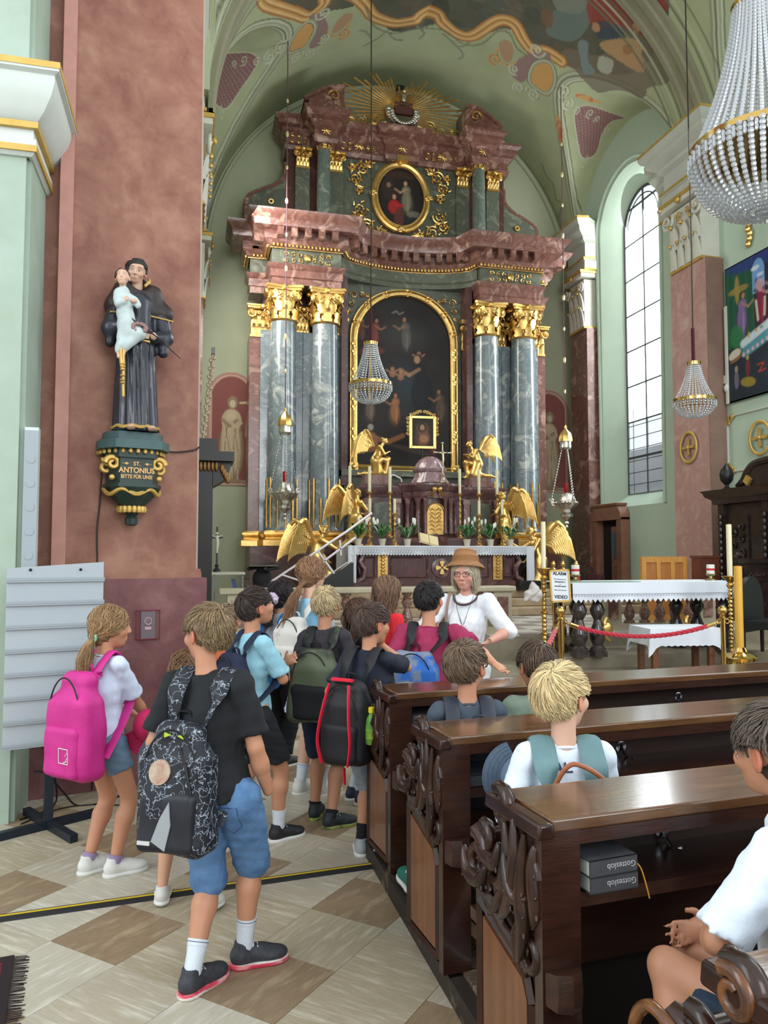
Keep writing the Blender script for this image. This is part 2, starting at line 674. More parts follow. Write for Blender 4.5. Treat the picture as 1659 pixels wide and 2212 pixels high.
REDD = mat('dark_red_marble', (98, 62, 58), (128, 88, 82), (80, 50, 48), scale=2.2, rough=.32, kind='marble', dist=1.2, lo=.36, hi=.68, detail=8, coat=.2, vein=.2)
PURPM = mat('purple_marble', (120, 86, 86), (160, 128, 124), (96, 66, 68), scale=4, rough=.28, kind='marble', dist=1.2, lo=.36, hi=.68, coat=.3)
BLUEM = mat('blue_grey_marble', (142, 152, 154), (200, 202, 194), (112, 124, 130), scale=2.4, rough=.16, kind='marble', dist=1.2, lo=.34, hi=.68, detail=9, coat=.5, vein=.16)
GRNM = mat('green_grey_marble', (104, 108, 92), (134, 138, 118), (88, 92, 80), scale=2.4, rough=.35, kind='marble', dist=1.4, lo=.36, hi=.66, detail=8)
WOODD = mat('dark_pew_wood', (40, 22, 17), (66, 38, 28), scale=5, rough=.28, stretch=(1, 6, 6), kind='noise', lo=.3, hi=.75, bump=.12, bscale=30, coat=.35)
WOODT = mat('worn_pew_top', (78, 50, 30), (118, 84, 50), (94, 64, 40), scale=3, rough=.20, stretch=(1, 9, 9), lo=.3, hi=.72, bump=.05, bscale=12, coat=.6)
WOODM = mat('mid_pew_wood', (96, 58, 36), (124, 78, 48), scale=3, rough=.32, stretch=(8, 8, 1), lo=.3, hi=.7, coat=.3)
PLANK = mat('old_plank_wood', (92, 76, 58), (134, 116, 92), (70, 56, 44), scale=4, rough=.75, stretch=(1, 9, 1), lo=.3, hi=.7, bump=.3, bscale=25)
TRAV = mat('travertine', (188, 180, 162), (204, 198, 182), (168, 158, 138), scale=3.2, rough=.42, stretch=(1, 9, 1), lo=.3, hi=.68, detail=9, bump=.12, bscale=40, kind='marble', dist=.1)
TRAVD = mat('brown_travertine', (148, 128, 102), (170, 150, 122), (132, 112, 88), scale=3.2, rough=.42, stretch=(1, 4, 1), lo=.3, hi=.68, detail=9, bump=.15, bscale=60)
DZIP = mat('dark_zip', (20, 20, 22), rough=.5)
CLOTHW = mat('white_linen', (222, 226, 234), rough=.8, bump=.1, bscale=120)
BLACK = mat('black_lacquer', (22, 22, 24), (30, 28, 28), rough=.4)
BLKW = mat('carved_black_wood', (30, 22, 20), (52, 36, 32), scale=8, rough=.3, coat=.3)
CANDLE = mat('cream_wax', (236, 226, 190), rough=.45, sss=.1)
STONE = mat('grey_stone', (132, 122, 104), (156, 146, 126), scale=3, rough=.7, bump=.15)
# ================================================================ THE SETTING
XC = 4.81
LX = -.02                              # face of the left wall
VX, VR, VZ = 4.95, 4.8, 8.85          # vault centre, radius, springing height
WL, WR, WB = 0.15, 9.75, 18.5        # left wall, right wall, back wall
LUN = [(15.6, 2.15), (9.9, 2.15), (4.2, 2.15)]
def vz(x, y):
 dx = np.abs(x - VX)
 z = VZ + np.sqrt(np.maximum(VR * VR - dx * dx, 0))
 for (yc, hw) in LUN:
  t = 1 - ((y - yc) / hw) ** 2
  zl = np.where(t > 0, 9.8 + (1.95 + .43 * (VR - dx)) * np.sqrt(np.maximum(t, 0)), 0)
  z = np.maximum(z, zl)
 return z
# ---- vault with painted ornament
NA, NY = 560, 320
Y0, Y1 = 5.0, 18.5
th = np.linspace(0, PI, NA)
ys = np.concatenate([np.linspace(Y0, 11, 60, endpoint=False), np.linspace(11, Y1, NY - 60)])
TH, YY = np.meshgrid(th, ys, indexing='ij')
VXX = VX - VR * np.cos(TH)
VZZ = vz(VXX, YY)
VV = np.stack([VXX.ravel(), YY.ravel(), VZZ.ravel()], 1)
ii, jj = np.meshgrid(np.arange(NA - 1), np.arange(NY - 1), indexing='ij')
q0 = (ii * NY + jj).ravel()
VF = np.stack([q0, q0 + 1, q0 + NY + 1, q0 + NY], 1)
# flat chart of the vault: s along the arc, y along the nave
SX = (VR * TH).ravel()
SY = YY.ravel()
sub = 4
a_i = np.arange(0, NA, sub)
b_i = np.arange(0, NY, sub)
_v = VV.reshape(NA, NY, 3)[np.ix_(a_i, b_i)].reshape(-1, 3)
na_, nb_ = len(a_i), len(b_i)
_f = [(i * nb_ + j, i * nb_ + j + 1, (i + 1) * nb_ + j + 1, (i + 1) * nb_ + j) for i in range(na_ - 1) for j in range(nb_ - 1)]
BV = BVHTree.FromPolygons([tuple(q) for q in _v], _f)
def S(px, py):
 p, n_, i_, d_ = BV.ray_cast(Vector((0, 0, CAM_H)), ray(px, py).normalized())
 if p is None:
  return None
 c = max(-1, min(1, (VX - p.x) / VR))
 return (VR * math.acos(c), p.y)
base = np.array(s2l((172, 178, 142))[:3])
rg = np.random.RandomState(3)
VC = np.tile(base, (len(VV), 1))
_n = np.zeros(len(VV))
for i in range(8):
 d = rg.normal(size=2)
 _n += np.sin((d[0] * SX + d[1] * SY) * (1 + i * .8) + i)
VC *= (1 + .018 * _n[:, None])
def sdist(pts, closed=False):
 P = np.array(pts, float)
 if closed:
  P = np.vstack([P, P[:1]])
 lo, hi = P.min(0) - .6, P.max(0) + .6
 m = np.where((SX > lo[0]) & (SX < hi[0]) & (SY > lo[1]) & (SY < hi[1]))[0]
 x, y = SX[m], SY[m]
 best = np.full(len(m), 9.)
 sgn = np.zeros(len(m))
 for a, b in zip(P[:-1], P[1:]):
  e = b - a
  L = max((e ** 2).sum(), 1e-9)
  t = np.clip(((x - a[0]) * e[0] + (y - a[1]) * e[1]) / L, 0, 1)
  dx, dy = x - a[0] - t * e[0], y - a[1] - t * e[1]
  d = np.sqrt(dx * dx + dy * dy)
  u = d < best
  best[u] = d[u]
  sgn[u] = np.sign(e[0] * dy - e[1] * dx)[u]
 return m, best, sgn
def inside(pts):
 P = np.array(pts, float)
 lo, hi = P.min(0), P.max(0)
 m = np.where((SX > lo[0]) & (SX < hi[0]) & (SY > lo[1]) & (SY < hi[1]))[0]
 x, y = SX[m], SY[m]
 c = np.zeros(len(m), bool)
 n = len(P)
 for i in range(n):
  a, b = P[i], P[(i + 1) % n]
  if a[1] == b[1]:
   continue
  k = ((a[1] > y) != (b[1] > y)) & (x < (b[0] - a[0]) * (y - a[1]) / (b[1] - a[1]) + a[0])
  c ^= k
 return m[c]
def mixc(m, a, col):
 c = np.array(s2l(col)[:3])
 a = np.asarray(a)[:, None] if np.ndim(a) else a
 VC[m] = VC[m] * (1 - a) + c * a
def smooth(pts, n=6, closed=False):
 P = [Vector((*p, 0)) if len(p) == 2 else Vector(p) for p in pts]
 out = []
 N_ = len(P)
 rng = range(N_) if closed else range(N_ - 1)
 for i in rng:
  p0 = P[i - 1] if (i > 0 or closed) else P[0]
  p1, p2 = P[i], P[(i + 1) % N_]
  p3 = P[(i + 2) % N_] if (closed or i + 2 < N_) else P[-1]
  for k in range(n):
   t = k / n
   out.append(.5 * ((2 * p1) + (p2 - p0) * t + (2 * p0 - 5 * p1 + 4 * p2 - p3) * t * t + (3 * p1 - p0 - 3 * p2 + p3) * t ** 3))
 if not closed:
  out.append(P[-1])
 return [tuple(q[:2]) for q in out] if len(pts[0]) == 2 else out
def stroke(pts, w_, col, a=1, soft=.012, closed=False):
 m, d, s_ = sdist(pts, closed)
 mixc(m, np.clip((w_ - d) / soft, 0, 1) * a, col)
def fill(pts, col, a=1):
 mixc(inside(pts), a, col)
def mould(pts, w_, cols, closed=False):
 # a painted moulding: parallel bands across the stroke, outside to inside
 m, d, s_ = sdist(pts, closed)
 q = d * s_
 k = len(cols)
 u = (q + w_) / (2 * w_) * k
 for i, c in enumerate(cols):
  g_ = np.clip(1.4 - abs(u - i - .5) * 1.3, 0, 1)
  ok = (d < w_)
  mixc(m[ok], g_[ok], c)
def SP(l):
 r = [S(*p) for p in l]
 return [q for q in r if q]
def mirror(l):
 return [(PI * VR - p[0], p[1]) for p in l]
def scroll(c, r, turns, a0, w_, col, flip=1):
 return [(c[0] + flip * r * (1 - .85 * t) * math.cos(a0 + turns * 6.283 * t), c[1] + r * (1 - .85 * t) * math.sin(a0 + turns * 6.283 * t)) for t in np.linspace(0, 1, 26)]
LT, DK, MID = (196, 198, 172), (112, 116, 92), (150, 156, 126)
OR1, OR2, OR3 = (206, 158, 96), (170, 118, 66), (226, 190, 132)
# lunette ridge bands and wall arch bands
for (yc, hw) in LUN[:2]:
 for sgn in (0, 1):
  pts = []
  for t in np.linspace(-1, 1, 90):
   y = yc + hw * t * .999
   best = None
   xs_ = np.linspace(.02, 3.4, 240)
   zm = VZ + np.sqrt(np.maximum(VR ** 2 - (VR - xs_) ** 2, 0))
   zl = 9.8 + (1.95 + .43 * xs_) * math.sqrt(max(1 - t * t, 0))
   k = np.where(zm >= zl)[0]
   if len(k) and k[0] < 239:
    x = xs_[k[0]]
    sa = VR * math.acos(max(-1, min(1, (VR - x) / VR)))
    pts.append((sa, y))
  if sgn:
   pts = mirror(pts)
  mould(pts, .17, [DK, LT, MID, (186, 190, 164), DK, LT, MID])
# central frescoes (over the choir)
A_ = SP([(612, -60), (590, 4), (660, 30), (735, 20), (790, 10), (815, 40), (850, 68), (905, 62), (960, 50), (985, 72), (1030, 82), (1085, 62), (1120, 75),
  (1135, 105), (1165, 118), (1210, 138), (1300, 160), (1380, 150), (1440, 60), (1440, -60)])
if len(A_) > 5:
 A_ = smooth(A_, 5)
 _a = np.array(A_)
 poly = A_ + [(A_[-1][0], 11.2), (A_[0][0], 11.2)]
 fill(poly, (92, 90, 76))
 m = inside(poly)
 # rocks, foliage and figures of the fresco
 for k in range(420):
  c = (rg.uniform(_a[:, 0].min(), _a[:, 0].max()), rg.uniform(11.6, _a[:, 1].max()))
  r = rg.uniform(.06, .32)
  cols = [(84, 84, 66), (112, 106, 84), (70, 78, 70), (124, 112, 92), (92, 100, 92), (104, 88, 72)]
  col = cols[rg.randint(6)]
  mm = m[((SX[m] - c[0]) ** 2 + ((SY[m] - c[1]) * 1.6) ** 2) < r * r]
  mixc(mm, .35, col)
def blobs(pl, col, w_=.0, a=.85):
 p = SP(pl)
 if len(p) > 2:
  fill(smooth(p, 4, True), col, a)
# figures on the right end of the fresco, with clouds that run over the frame
for pl, col in [
 ([(1210, 130), (1225, 105), (1290, 120), (1340, 95), (1380, 60), (1435, 70), (1430, 120), (1462, 150), (1440, 180), (1400, 190), (1390, 210), (1330, 195), (1290, 200), (1250, 160)], (118, 106, 92)),
 ([(1180, 60), (1200, 20), (1260, -5), (1280, 30), (1262, 70), (1235, 90), (1190, 80)], (110, 124, 116)),
 ([(1195, -10), (1240, -20), (1270, 0), (1250, 30), (1205, 22)], (128, 134, 120)),
 ([(1280, -10), (1430, -20), (1430, 60), (1415, 80), (1380, 75), (1350, 60), (1300, 60), (1275, 50)], (150, 64, 54)),
 ([(1370, 20), (1385, 18), (1388, 40), (1378, 75), (1366, 60), (1372, 40)], (196, 150, 116)),
 ([(1285, 50), (1310, 46), (1350, 65), (1340, 82), (1300, 85), (1284, 70)], (64, 76, 88)),
 ([(1280, 52), (1292, 50), (1296, 66), (1282, 68)], (190, 142, 104)),
 ([(1298, 92), (1330, 84), (1370, 84), (1388, 100), (1385, 120), (1395, 150), (1380, 156), (1350, 140), (1320, 120), (1300, 106)], (186, 148, 104)),
 ([(1345, 100), (1362, 96), (1366, 112), (1350, 118)], (156, 110, 76)),
 ([(1250, 90), (1270, 92), (1270, 130), (1286, 155), (1262, 160), (1252, 120)], (126, 140, 140)),
 ([(1296, 122), (1325, 132), (1316, 160), (1292, 150)], (178, 178, 160)),
 ([(1170, 20), (1195, 30), (1190, 60), (1172, 50)], (124, 92, 68)),
]:
 blobs(pl, col)
# scalloped gilded frame
fr = smooth(SP([(560, -30), (575, 8), (640, 30), (668, 36), (700, 10), (705, -12), (760, -10), (790, 14), (808, 36), (850, 50), (895, 44), (912, 30), (945, 30), (955, 48), (985, 72), (1020, 78), (1075, 45),
   (1110, 52), (1130, 85), (1150, 108), (1180, 112), (1212, 132)]), 6)
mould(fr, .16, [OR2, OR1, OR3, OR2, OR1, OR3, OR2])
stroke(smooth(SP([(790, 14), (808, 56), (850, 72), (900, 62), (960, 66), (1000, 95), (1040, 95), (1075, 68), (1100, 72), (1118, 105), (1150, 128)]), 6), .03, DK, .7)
# cartouches with yellow diaper panels, mauve panels in the corners
for mir in (0, 1):
 f_ = mirror if mir else (lambda l: l)
 yc_ = 15.3
 # built for the right side from the picture, mirrored for the left
 oc = SP([(1143, 175), (1152, 140), (1180, 132), (1196, 150), (1198, 180), (1184, 202), (1165, 196)])
 fill(smooth(f_([(p[0], p[1]) for p in SP([(1105, 160), (1120, 128), (1160, 112), (1190, 120), (1175, 150), (1140, 170), (1125, 178)])]), 5, True), (150, 122, 118))
 fill(smooth(f_(oc), 5, True), OR1)
 mould(smooth(f_(oc), 5, True), .06, [DK, LT, MID], True)
 for k, (cx, cy2, r) in enumerate([(1090, 120, .3), (1068, 128, .18), (1120, 190, .16), (1150, 205, .2), (1215, 200, .2), (1225, 225, .18), (1160, 108, .2), (1110, 150, .15)]):
  c = S(cx, cy2)
  if c:
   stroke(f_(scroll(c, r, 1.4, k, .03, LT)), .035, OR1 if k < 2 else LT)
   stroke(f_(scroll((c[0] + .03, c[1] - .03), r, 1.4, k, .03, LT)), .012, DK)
 blobs_c = [(1078, 92), (1100, 88), (1110, 110), (1100, 135), (1085, 125)]
 fill(smooth(f_(SP(blobs_c)), 4, True), (176, 140, 108), .9)
 mv = SP([(1240, 250), (1262, 228), (1300, 236), (1352, 255), (1322, 262), (1300, 290), (1288, 330), (1268, 342), (1252, 330)])
 fill(smooth(f_(mv), 3, True), (140, 104, 102))
 m = inside(smooth(f_(mv), 3, True))
 u = np.sin(SX[m] * 34 + SY[m] * 10) * np.sin(SY[m] * 50)
 mixc(m[u > .55], .6, (186, 160, 150))
 stroke(smooth(f_(mv), 3, True), .022, LT, closed=True)
 for k, (cx, cy2, r) in enumerate([(1275, 245, .15), (1290, 258, .12), (1310, 285, .14), (1245, 240, .12), (1262, 350, .14), (1300, 300, .1)]):
  c = S(cx, cy2)
  if c:
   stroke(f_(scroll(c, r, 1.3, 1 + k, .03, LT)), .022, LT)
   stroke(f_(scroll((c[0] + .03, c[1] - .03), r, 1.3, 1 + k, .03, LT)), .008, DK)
 for (ax_, ay_), (bx_, by_) in (((1205, 255), (1212, 312)), ((1245, 206), (1298, 222))):
  a1, b1 = S(ax_, ay_), S(bx_, by_)
  if a1 and b1:
   for t in np.linspace(0, 1, 12):
    c = (a1[0] + (b1[0] - a1[0]) * t + rg.uniform(-.03, .03), a1[1] + (b1[1] - a1[1]) * t + rg.uniform(-.03, .03))
    r = .085 * (1 - abs(t - .4))
    mm = np.where((SX - c[0]) ** 2 + (SY - c[1]) ** 2 < r * r)[0]
    mixc(mm, .9, OR1 if rg.rand() > .4 else (190, 120, 84))
for pl in ([(1170, 355), (1180, 380), (1195, 400), (1200, 430), (1212, 440), (1206, 470)], [(835, 66), (820, 80), (800, 92), (785, 100)], [(955, 72), (980, 95), (1000, 118), (990, 128)],
  [(835, 66), (850, 84), (868, 88)], [(900, 56), (915, 72), (905, 84)], [(640, 330), (628, 350), (610, 370)], [(800, 82), (790, 70), (776, 66)], [(985, 100), (1000, 100), (1012, 92)]):
 p = SP(pl)
 if len(p) > 2:
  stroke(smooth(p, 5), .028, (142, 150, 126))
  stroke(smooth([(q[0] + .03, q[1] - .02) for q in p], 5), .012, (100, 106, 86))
# grey painted border bands near the transverse arch
for y_, c_ in ((13.15, DK), (13.25, LT), (13.4, MID), (13.5, DK), (12.2, DK), (12.1, LT), (11.9, DK)):
 stroke([(0.3, y_), (PI * VR - .3, y_)], .03, c_, .8)
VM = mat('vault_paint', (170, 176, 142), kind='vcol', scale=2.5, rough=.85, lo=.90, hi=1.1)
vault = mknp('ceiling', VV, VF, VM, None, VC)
vault['kind'] = 'structure'
vault.name = 'ceiling'
def struct(o):
 o['kind'] = 'structure'
 return o
# ---- transverse arch on the pilasters
g = G()
arc = [(VX - (VR - .02) * math.cos(t), VZ + (VR - .02) * math.sin(t)) for t in np.linspace(.0, PI, 60)]
n = len(arc)
prof = [(0.0, 12.36), (.08, 12.36), (.08, 12.46), (.12, 12.5), (.12, 12.62), (.08, 12.66), (.08, 12.82), (.12, 12.86), (.12, 12.95), (.06, 13.0), (0, 13.05)]
v, f = [], []
for t in np.linspace(0, PI, 70):
 for (o_, y_) in prof:
  r = VR - o_
  v.append((VX - r * math.cos(t), y_, VZ + r * math.sin(t)))
k = len(prof)
for i in range(69):
 for a in range(k - 1):
  f.append((i * k + a, i * k + a + 1, (i + 1) * k + a + 1, (i + 1) * k + a))
g.add(v, f)
struct(g.obj('beam_transverse_arch', mat('olive_grey_plaster', (138, 134, 110), (150, 146, 122), scale=1, rough=.85)))
# ---- walls
def wall_holes(outer, holes):
 bm = bmesh.new()
 es = []
 for loop in [outer] + holes:
  vs = [bm.verts.new((p[0], p[1], 0)) for p in loop]
  es += [bm.edges.new((vs[i], vs[(i + 1) % len(vs)])) for i in range(len(vs))]
 bmesh.ops.triangle_fill(bm, use_beauty=True, use_dissolve=False, edges=es)
 bm.verts.ensure_lookup_table()
 vs = [tuple(q.co[:2]) for q in bm.verts]
 fs = [tuple(q.index for q in f_.verts) for f_ in bm.faces]
 bm.free()
 return vs, fs
def arched(y0, y1, z0, ztop, n=20):
 r = (y1 - y0) / 2
 c = (y0 + y1) / 2
 zs = ztop - r
 return [(y0, z0), (y1, z0)] + [(c + r * math.cos(t), zs + r * math.sin(t)) for t in np.linspace(0, PI, n)]
WO = (14.42, 16.86, 2.75, 10.72)     # window outer opening
top = [(y, float(vz(np.array(WR - .001), np.array(y))) + .02) for y in np.linspace(18.5, 6.0, 160)]
outer = [(6.0, 0.0), (18.5, 0.0)] + top
hole = arched(*WO)
vs, fs = wall_holes(outer, [hole])
g = G()
g.add([(WR, p[0], p[1]) for p in vs], fs)
struct(g.obj('wall_right', GREEN))
# splayed reveal
GW = (14.84, 16.42, 3.08, 10.28)
gl = arched(*GW)
g = G()
n = len(hole)
xg = WR + .42
g.add([(WR, p[0], p[1]) for p in hole] + [(xg, p[0], p[1]) for p in gl], [(i, (i + 1) % n, (i + 1) % n + n, i + n) for i in range(n)])
# outer moulding
mo = [(p[0] + (.12 if p[0] > 15.64 else -.12) * (1 if p[1] < 9.6 else abs(p[0] - 15.64) / 1.2), p[1] + (.12 * (p[1] - 9.4) / 1.3 if p[1] > 9.5 else 0)) for p in hole[2:]]
g.tube([(WR - .01, hole[1][0] + .06, 2.75)] + [(WR - .01, p[0], p[1]) for p in mo] + [(WR - .01, hole[0][0] - .06, 2.75)], .05, 6)
w1 = struct(g.obj('window_1', GREEN))
# window frame and leaded panes
g = G()
g.tube([(xg, p[0], p[1]) for p in gl], .035, 6, closed=True)
zc = 10.28 - .79
rows = [3.08 + .86 * i for i in range(9)]
for z in rows[1:]:
 hw_ = .79 if z < zc else math.sqrt(max(.79 ** 2 - (z - zc) ** 2, 0))
 if hw_ > .1:
  g.cb((xg, 15.63, z), (.03, 2 * hw_, .03 if z > 4.2 else .05))
g.cb((xg, 15.63, (3.08 + 10.28) / 2), (.035, .035, 7.2))
for z in np.arange(3.3, 4.9, .28):
 g.cb((xg, 15.63, z), (.015, 1.56, .014))
for y in (15.05, 16.2):
 g.cb((xg, y, 4.1), (.015, .014, 2.0))
g.tube([(xg - .02, 15.63 + .62 * math.cos(t), zc + .62 * math.sin(t)) for t in np.linspace(0, PI, 18)], .014, 5)
g.obj('window_frame', mat('lead_grey', (70, 74, 74), rough=.6), w1)
def pane_mat(name, k, c):
 gm = bpy.data.materials.new(name)
 gm.use_nodes = True
 N = Nt(gm)
 for nn in list(N.n):
  if nn.type != 'OUTPUT_MATERIAL':
   N.n.remove(nn)
 tr, tl, gs = N.new('ShaderNodeBsdfTransparent'), N.new('ShaderNodeBsdfTranslucent'), N.new('ShaderNodeBsdfGlossy')
 gs.inputs['Roughness'].default_value = .1
 tr.inputs[0].default_value = c
 m1, m2 = N.new('ShaderNodeMixShader'), N.new('ShaderNodeMixShader')
 m1.inputs[0].default_value = k
 m2.inputs[0].default_value = .06
 N.link(tr.outputs[0], m1.inputs[1])
 N.link(tl.outputs[0], m1.inputs[2])
 N.link(m1.outputs[0], m2.inputs[1])
 N.link(gs.outputs[0], m2.inputs[2])
 N.link(m2.outputs[0], N.n['Material Output'].inputs[0])
 return gm
PANE = pane_mat('milky_pane', .42, (.97, .98, .98, 1))
PANEL = pane_mat('dusty_pane', .04, (.62, .66, .68, 1))
for i, z in enumerate(rows):
 z1 = min(z + .86, 10.27)
 for (ya, yb) in ((14.85, 15.615), (15.645, 16.41)):
  pl = []
  for z_ in np.linspace(z + .015, z1 - .015, 5):
   hw_ = .78 if z_ < zc else math.sqrt(max(.78 ** 2 - (z_ - zc) ** 2, 0))
   pl.append((z_, hw_))
  a = [(xg, (15.645 if ya > 15.6 else 15.615 - 0), p[0]) for p in pl]
  sg = 1 if ya > 15.6 else -1
  b = [(xg, 15.63 + sg * max(p[1], .03), p[0]) for p in pl]
  g = G()
  v = [q for pr in zip(a, b) for q in pr]
  g.add(v, [(2 * k, 2 * k + 1, 2 * k + 3, 2 * k + 2) for k in range(4)])
  g.obj('pane', PANEL if i < 2 else PANE, w1)
# neighbouring house outside, seen faintly through the lower panes
t = struct(G().box((22, 10, -2), (30, 44, 5.2), tx=1).obj('exterior_house_wall', mat('grey_render', (120, 124, 122), (140, 142, 138), scale=1, rough=.9)))
g = G()
g.add([(21.6, 9, 5.1), (30, 9, 5.1), (30, 45, 5.1), (21.6, 45, 5.1), (26, 9, 8.0), (26, 45, 8.0)], [(0, 3, 5, 4), (1, 2, 5, 4), (0, 1, 4), (3, 2, 5)])
struct(g.obj('exterior_roof', mat('slate', (92, 92, 94), rough=.9)))
# back wall under the vault curve
bw = [(LX - .1, 0), (WR + .1, 0)] + [(VX + (VR + .02) * math.cos(t), VZ + (VR + .02) * math.sin(t)) for t in np.linspace(0, PI, 50)] + [(LX - .1, VZ)]
g = G()
g.add([(p[0], WB, p[1]) for p in bw], [tuple(range(len(bw)))])
struct(g.obj('wall_back', GREEND))
# moulding line at the wall/vault joint
g = G()
for r_, y_ in ((VR - .10, WB - .03),):
 g.tube([(VX + r_ * math.cos(t), y_, VZ + r_ * math.sin(t)) for t in np.linspace(.02, PI - .02, 60)], .05, 6)
struct(g.obj('trim_back_arch', GREEND))
# left choir wall
topl = [(y, float(vz(np.array(WL + .001), np.array(y))) + .02) for y in np.linspace(18.5, 8.0, 120)]
vs, fs = wall_holes([(8.0, 0.0), (18.5, 0.0)] + topl, [])
g = G()
g.add([(LX, p[0], p[1]) for p in vs], fs)
n = len(topl)
g.add([(LX, p[0], p[1]) for p in topl] + [(WL + .02, p[0], p[1]) for p in topl], [(i, i + 1, n + i + 1, n + i) for i in range(n - 1)])
struct(g.obj('wall_left', GREEND))
# entablature along the right wall (breaks forward over the pilasters, stops at the window)
ENT = [(0, 8.75), (.06, 8.75), (.06, 8.95), (.1, 8.98), (.1, 9.02), (.03, 9.05), (.03, 9.42), (.12, 9.48), (.14, 9.55), (.26, 9.62), (.3, 9.66), (.3, 9.74), (.36, 9.78), (.40, 9.86), (.40, 9.92), (0, 9.96)]
for k, path in enumerate(([(WR, 6.0), (WR, 12.30), (WR - .38, 12.30), (WR - .38, 13.56), (WR, 13.56), (WR, 14.30)],
      [(WR, 16.98), (WR, 17.0), (WR - .3, 17.05), (WR - .3, 17.9), (WR, 17.95), (WR, WB)])):
 g = G()
 g.sweep(ENT, path, side=1)
 struct(g.obj('trim_%d' % (k + 1), TRIMG))
 g = G()
 for z, o_ in ((9.93, .41), (9.02, .11), (8.76, .07)):
  g.sweep([(o_ - .03, z - .025), (o_, z - .025), (o_, z + .025), (o_ - .05, z + .025)], path, side=1)
 struct(g.obj('trim_%d' % (k + 3), GOLDP))
# same entablature on the left wall and the back wall corners
for k, path in enumerate(([(LX, 8.0), (LX, 12.30), (LX + .1, 12.30), (LX + .1, 13.56), (LX, 13.56), (LX, 17.0), (LX + .2, 17.0), (LX + .2, 17.9), (LX, 17.9), (LX, WB)],)):
 g = G()
 g.sweep([(o_ * .4, z_) for o_, z_ in ENT], path, side=-1)
 struct(g.obj('trim_5', TRIMG))
 g = G()
 for z, o_ in ((9.93, .17), (9.02, .06), (8.76, .05)):
  g.sweep([(o_ - .03, z - .025), (o_, z - .025), (o_, z + .025), (o_ - .05, z + .025)], path, side=-1)
 struct(g.obj('trim_6', GOLDP))
def leafcap(g, w_, h, dpt, gold_mi=1, sides=(-1,)):
 """pilaster capital, front at y=0 facing -y, width w_, height h: bell, leaf rows, corner volutes, abacus"""
 g.box((-w_ * .42, -.02, 0), (w_ * .42, dpt, h * .86))
 for row, (z0, lh, nn) in enumerate(((0, .42, 4), (.28, .4, 3))):
  for i in range(nn):
   x = (i + .5) / nn * w_ * .86 - w_ * .43
   lw = w_ * .86 / nn * .5
   pts = []
   for t in np.linspace(0, 1, 7):
    o_ = .03 + .05 * t + (.07 * max(0, t - .6) / .4)
    pts.append((x, -o_, h * (z0 + lh * (t if t < .85 else .85 - (t - .85)))))
   g.tube(pts, [lw * 1.0, lw, lw * .95, lw * .85, lw * .7, lw * .5, lw * .2], 6, 0 if row == 0 else 0, flat=.35, up=(0, 1, 0))
   g.ball((x, -.14, h * (z0 + lh * .82)), lw * .32, gold_mi, 6, 4)
 for sgn in (-1, 1):
  g.spiral((sgn * w_ * .42, -.10, h * .72), w_ * .16, .01, 1.6, .03, (sgn, 0, 0), (0, 0, 1), PI * .9, 0, lift=(0, -.04, 0), flat=1.3)
  g.ball((sgn * w_ * .42, -.15, h * .72), .025, gold_mi, 6, 4)
  g.spiral((sgn * w_ * .13, -.08, h * .76), w_ * .07, .01, 1.3, .02, (-sgn, 0, 0), (0, 0, 1), PI * .9, gold_mi)
 g.box((-w_ * .55, -.16, h * .88), (w_ * .55, dpt, h * .96))
 g.box((-w_ * .58, -.19, h * .95), (w_ * .58, dpt, h), gold_mi)
 g.ball((0, -.2, h * .92), (.07, .05, .07), gold_mi)
 g.box((-w_ * .46, -.05, -.05), (w_ * .46, dpt, 0.0), gold_mi)
 return g
CAPW = mat('white_gilt_plaster', (206, 204, 192), (214, 212, 200), scale=3, rough=.7)
def pilaster(name, x, y0, y1, proud, m, side=1, zb=1.55, z0=0.5, cap=True):
 # on a side wall; front faces -x for side=1
 xf = x - side * proud
 g = G()
 g.box((min(x, xf), y0, z0), (max(x, xf), y1, 7.28))
 o = struct(g.obj(name, m))
 g = G()
 yc = (y0 + y1) / 2
 g.at((xf, yc, 7.33), rz=-side * PI / 2)
 leafcap(g, y1 - y0, 1.4, proud)
 g.M = Matrix.Identity(4)
 g.obj('capital', [CAPW, GOLDP], o)
 return o
pilaster('pillar_right_front', WR, 12.38, 13.48, .38, PINKP)
pilaster('pillar_right_back', WR, 17.05, 17.9, .3, REDM)
pilaster('pillar_left_front', LX, 12.38, 13.48, .09, REDM, -1)
pilaster('pillar_left_back', LX, 17.05, 17.9, .18, REDM, -1)
g = G()
g.sweep([(0, .5), (.14, .5), (.14, .95), (.2, 1.0), (.16, 1.15), (.05, 1.3), (0, 1.34)], [(WR, 17.0), (WR - .3, 17.02), (WR - .3, 17.93), (WR, 17.95)], side=1)
struct(g.obj('baseboard_right', REDD))
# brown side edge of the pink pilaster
struct(G().box((WR - .385, 12.36, .5), (WR, 12.379, 7.28)).obj('trim_7', mat('brown_stucco', (128, 100, 88), (140, 112, 98), scale=3, rough=.7)))
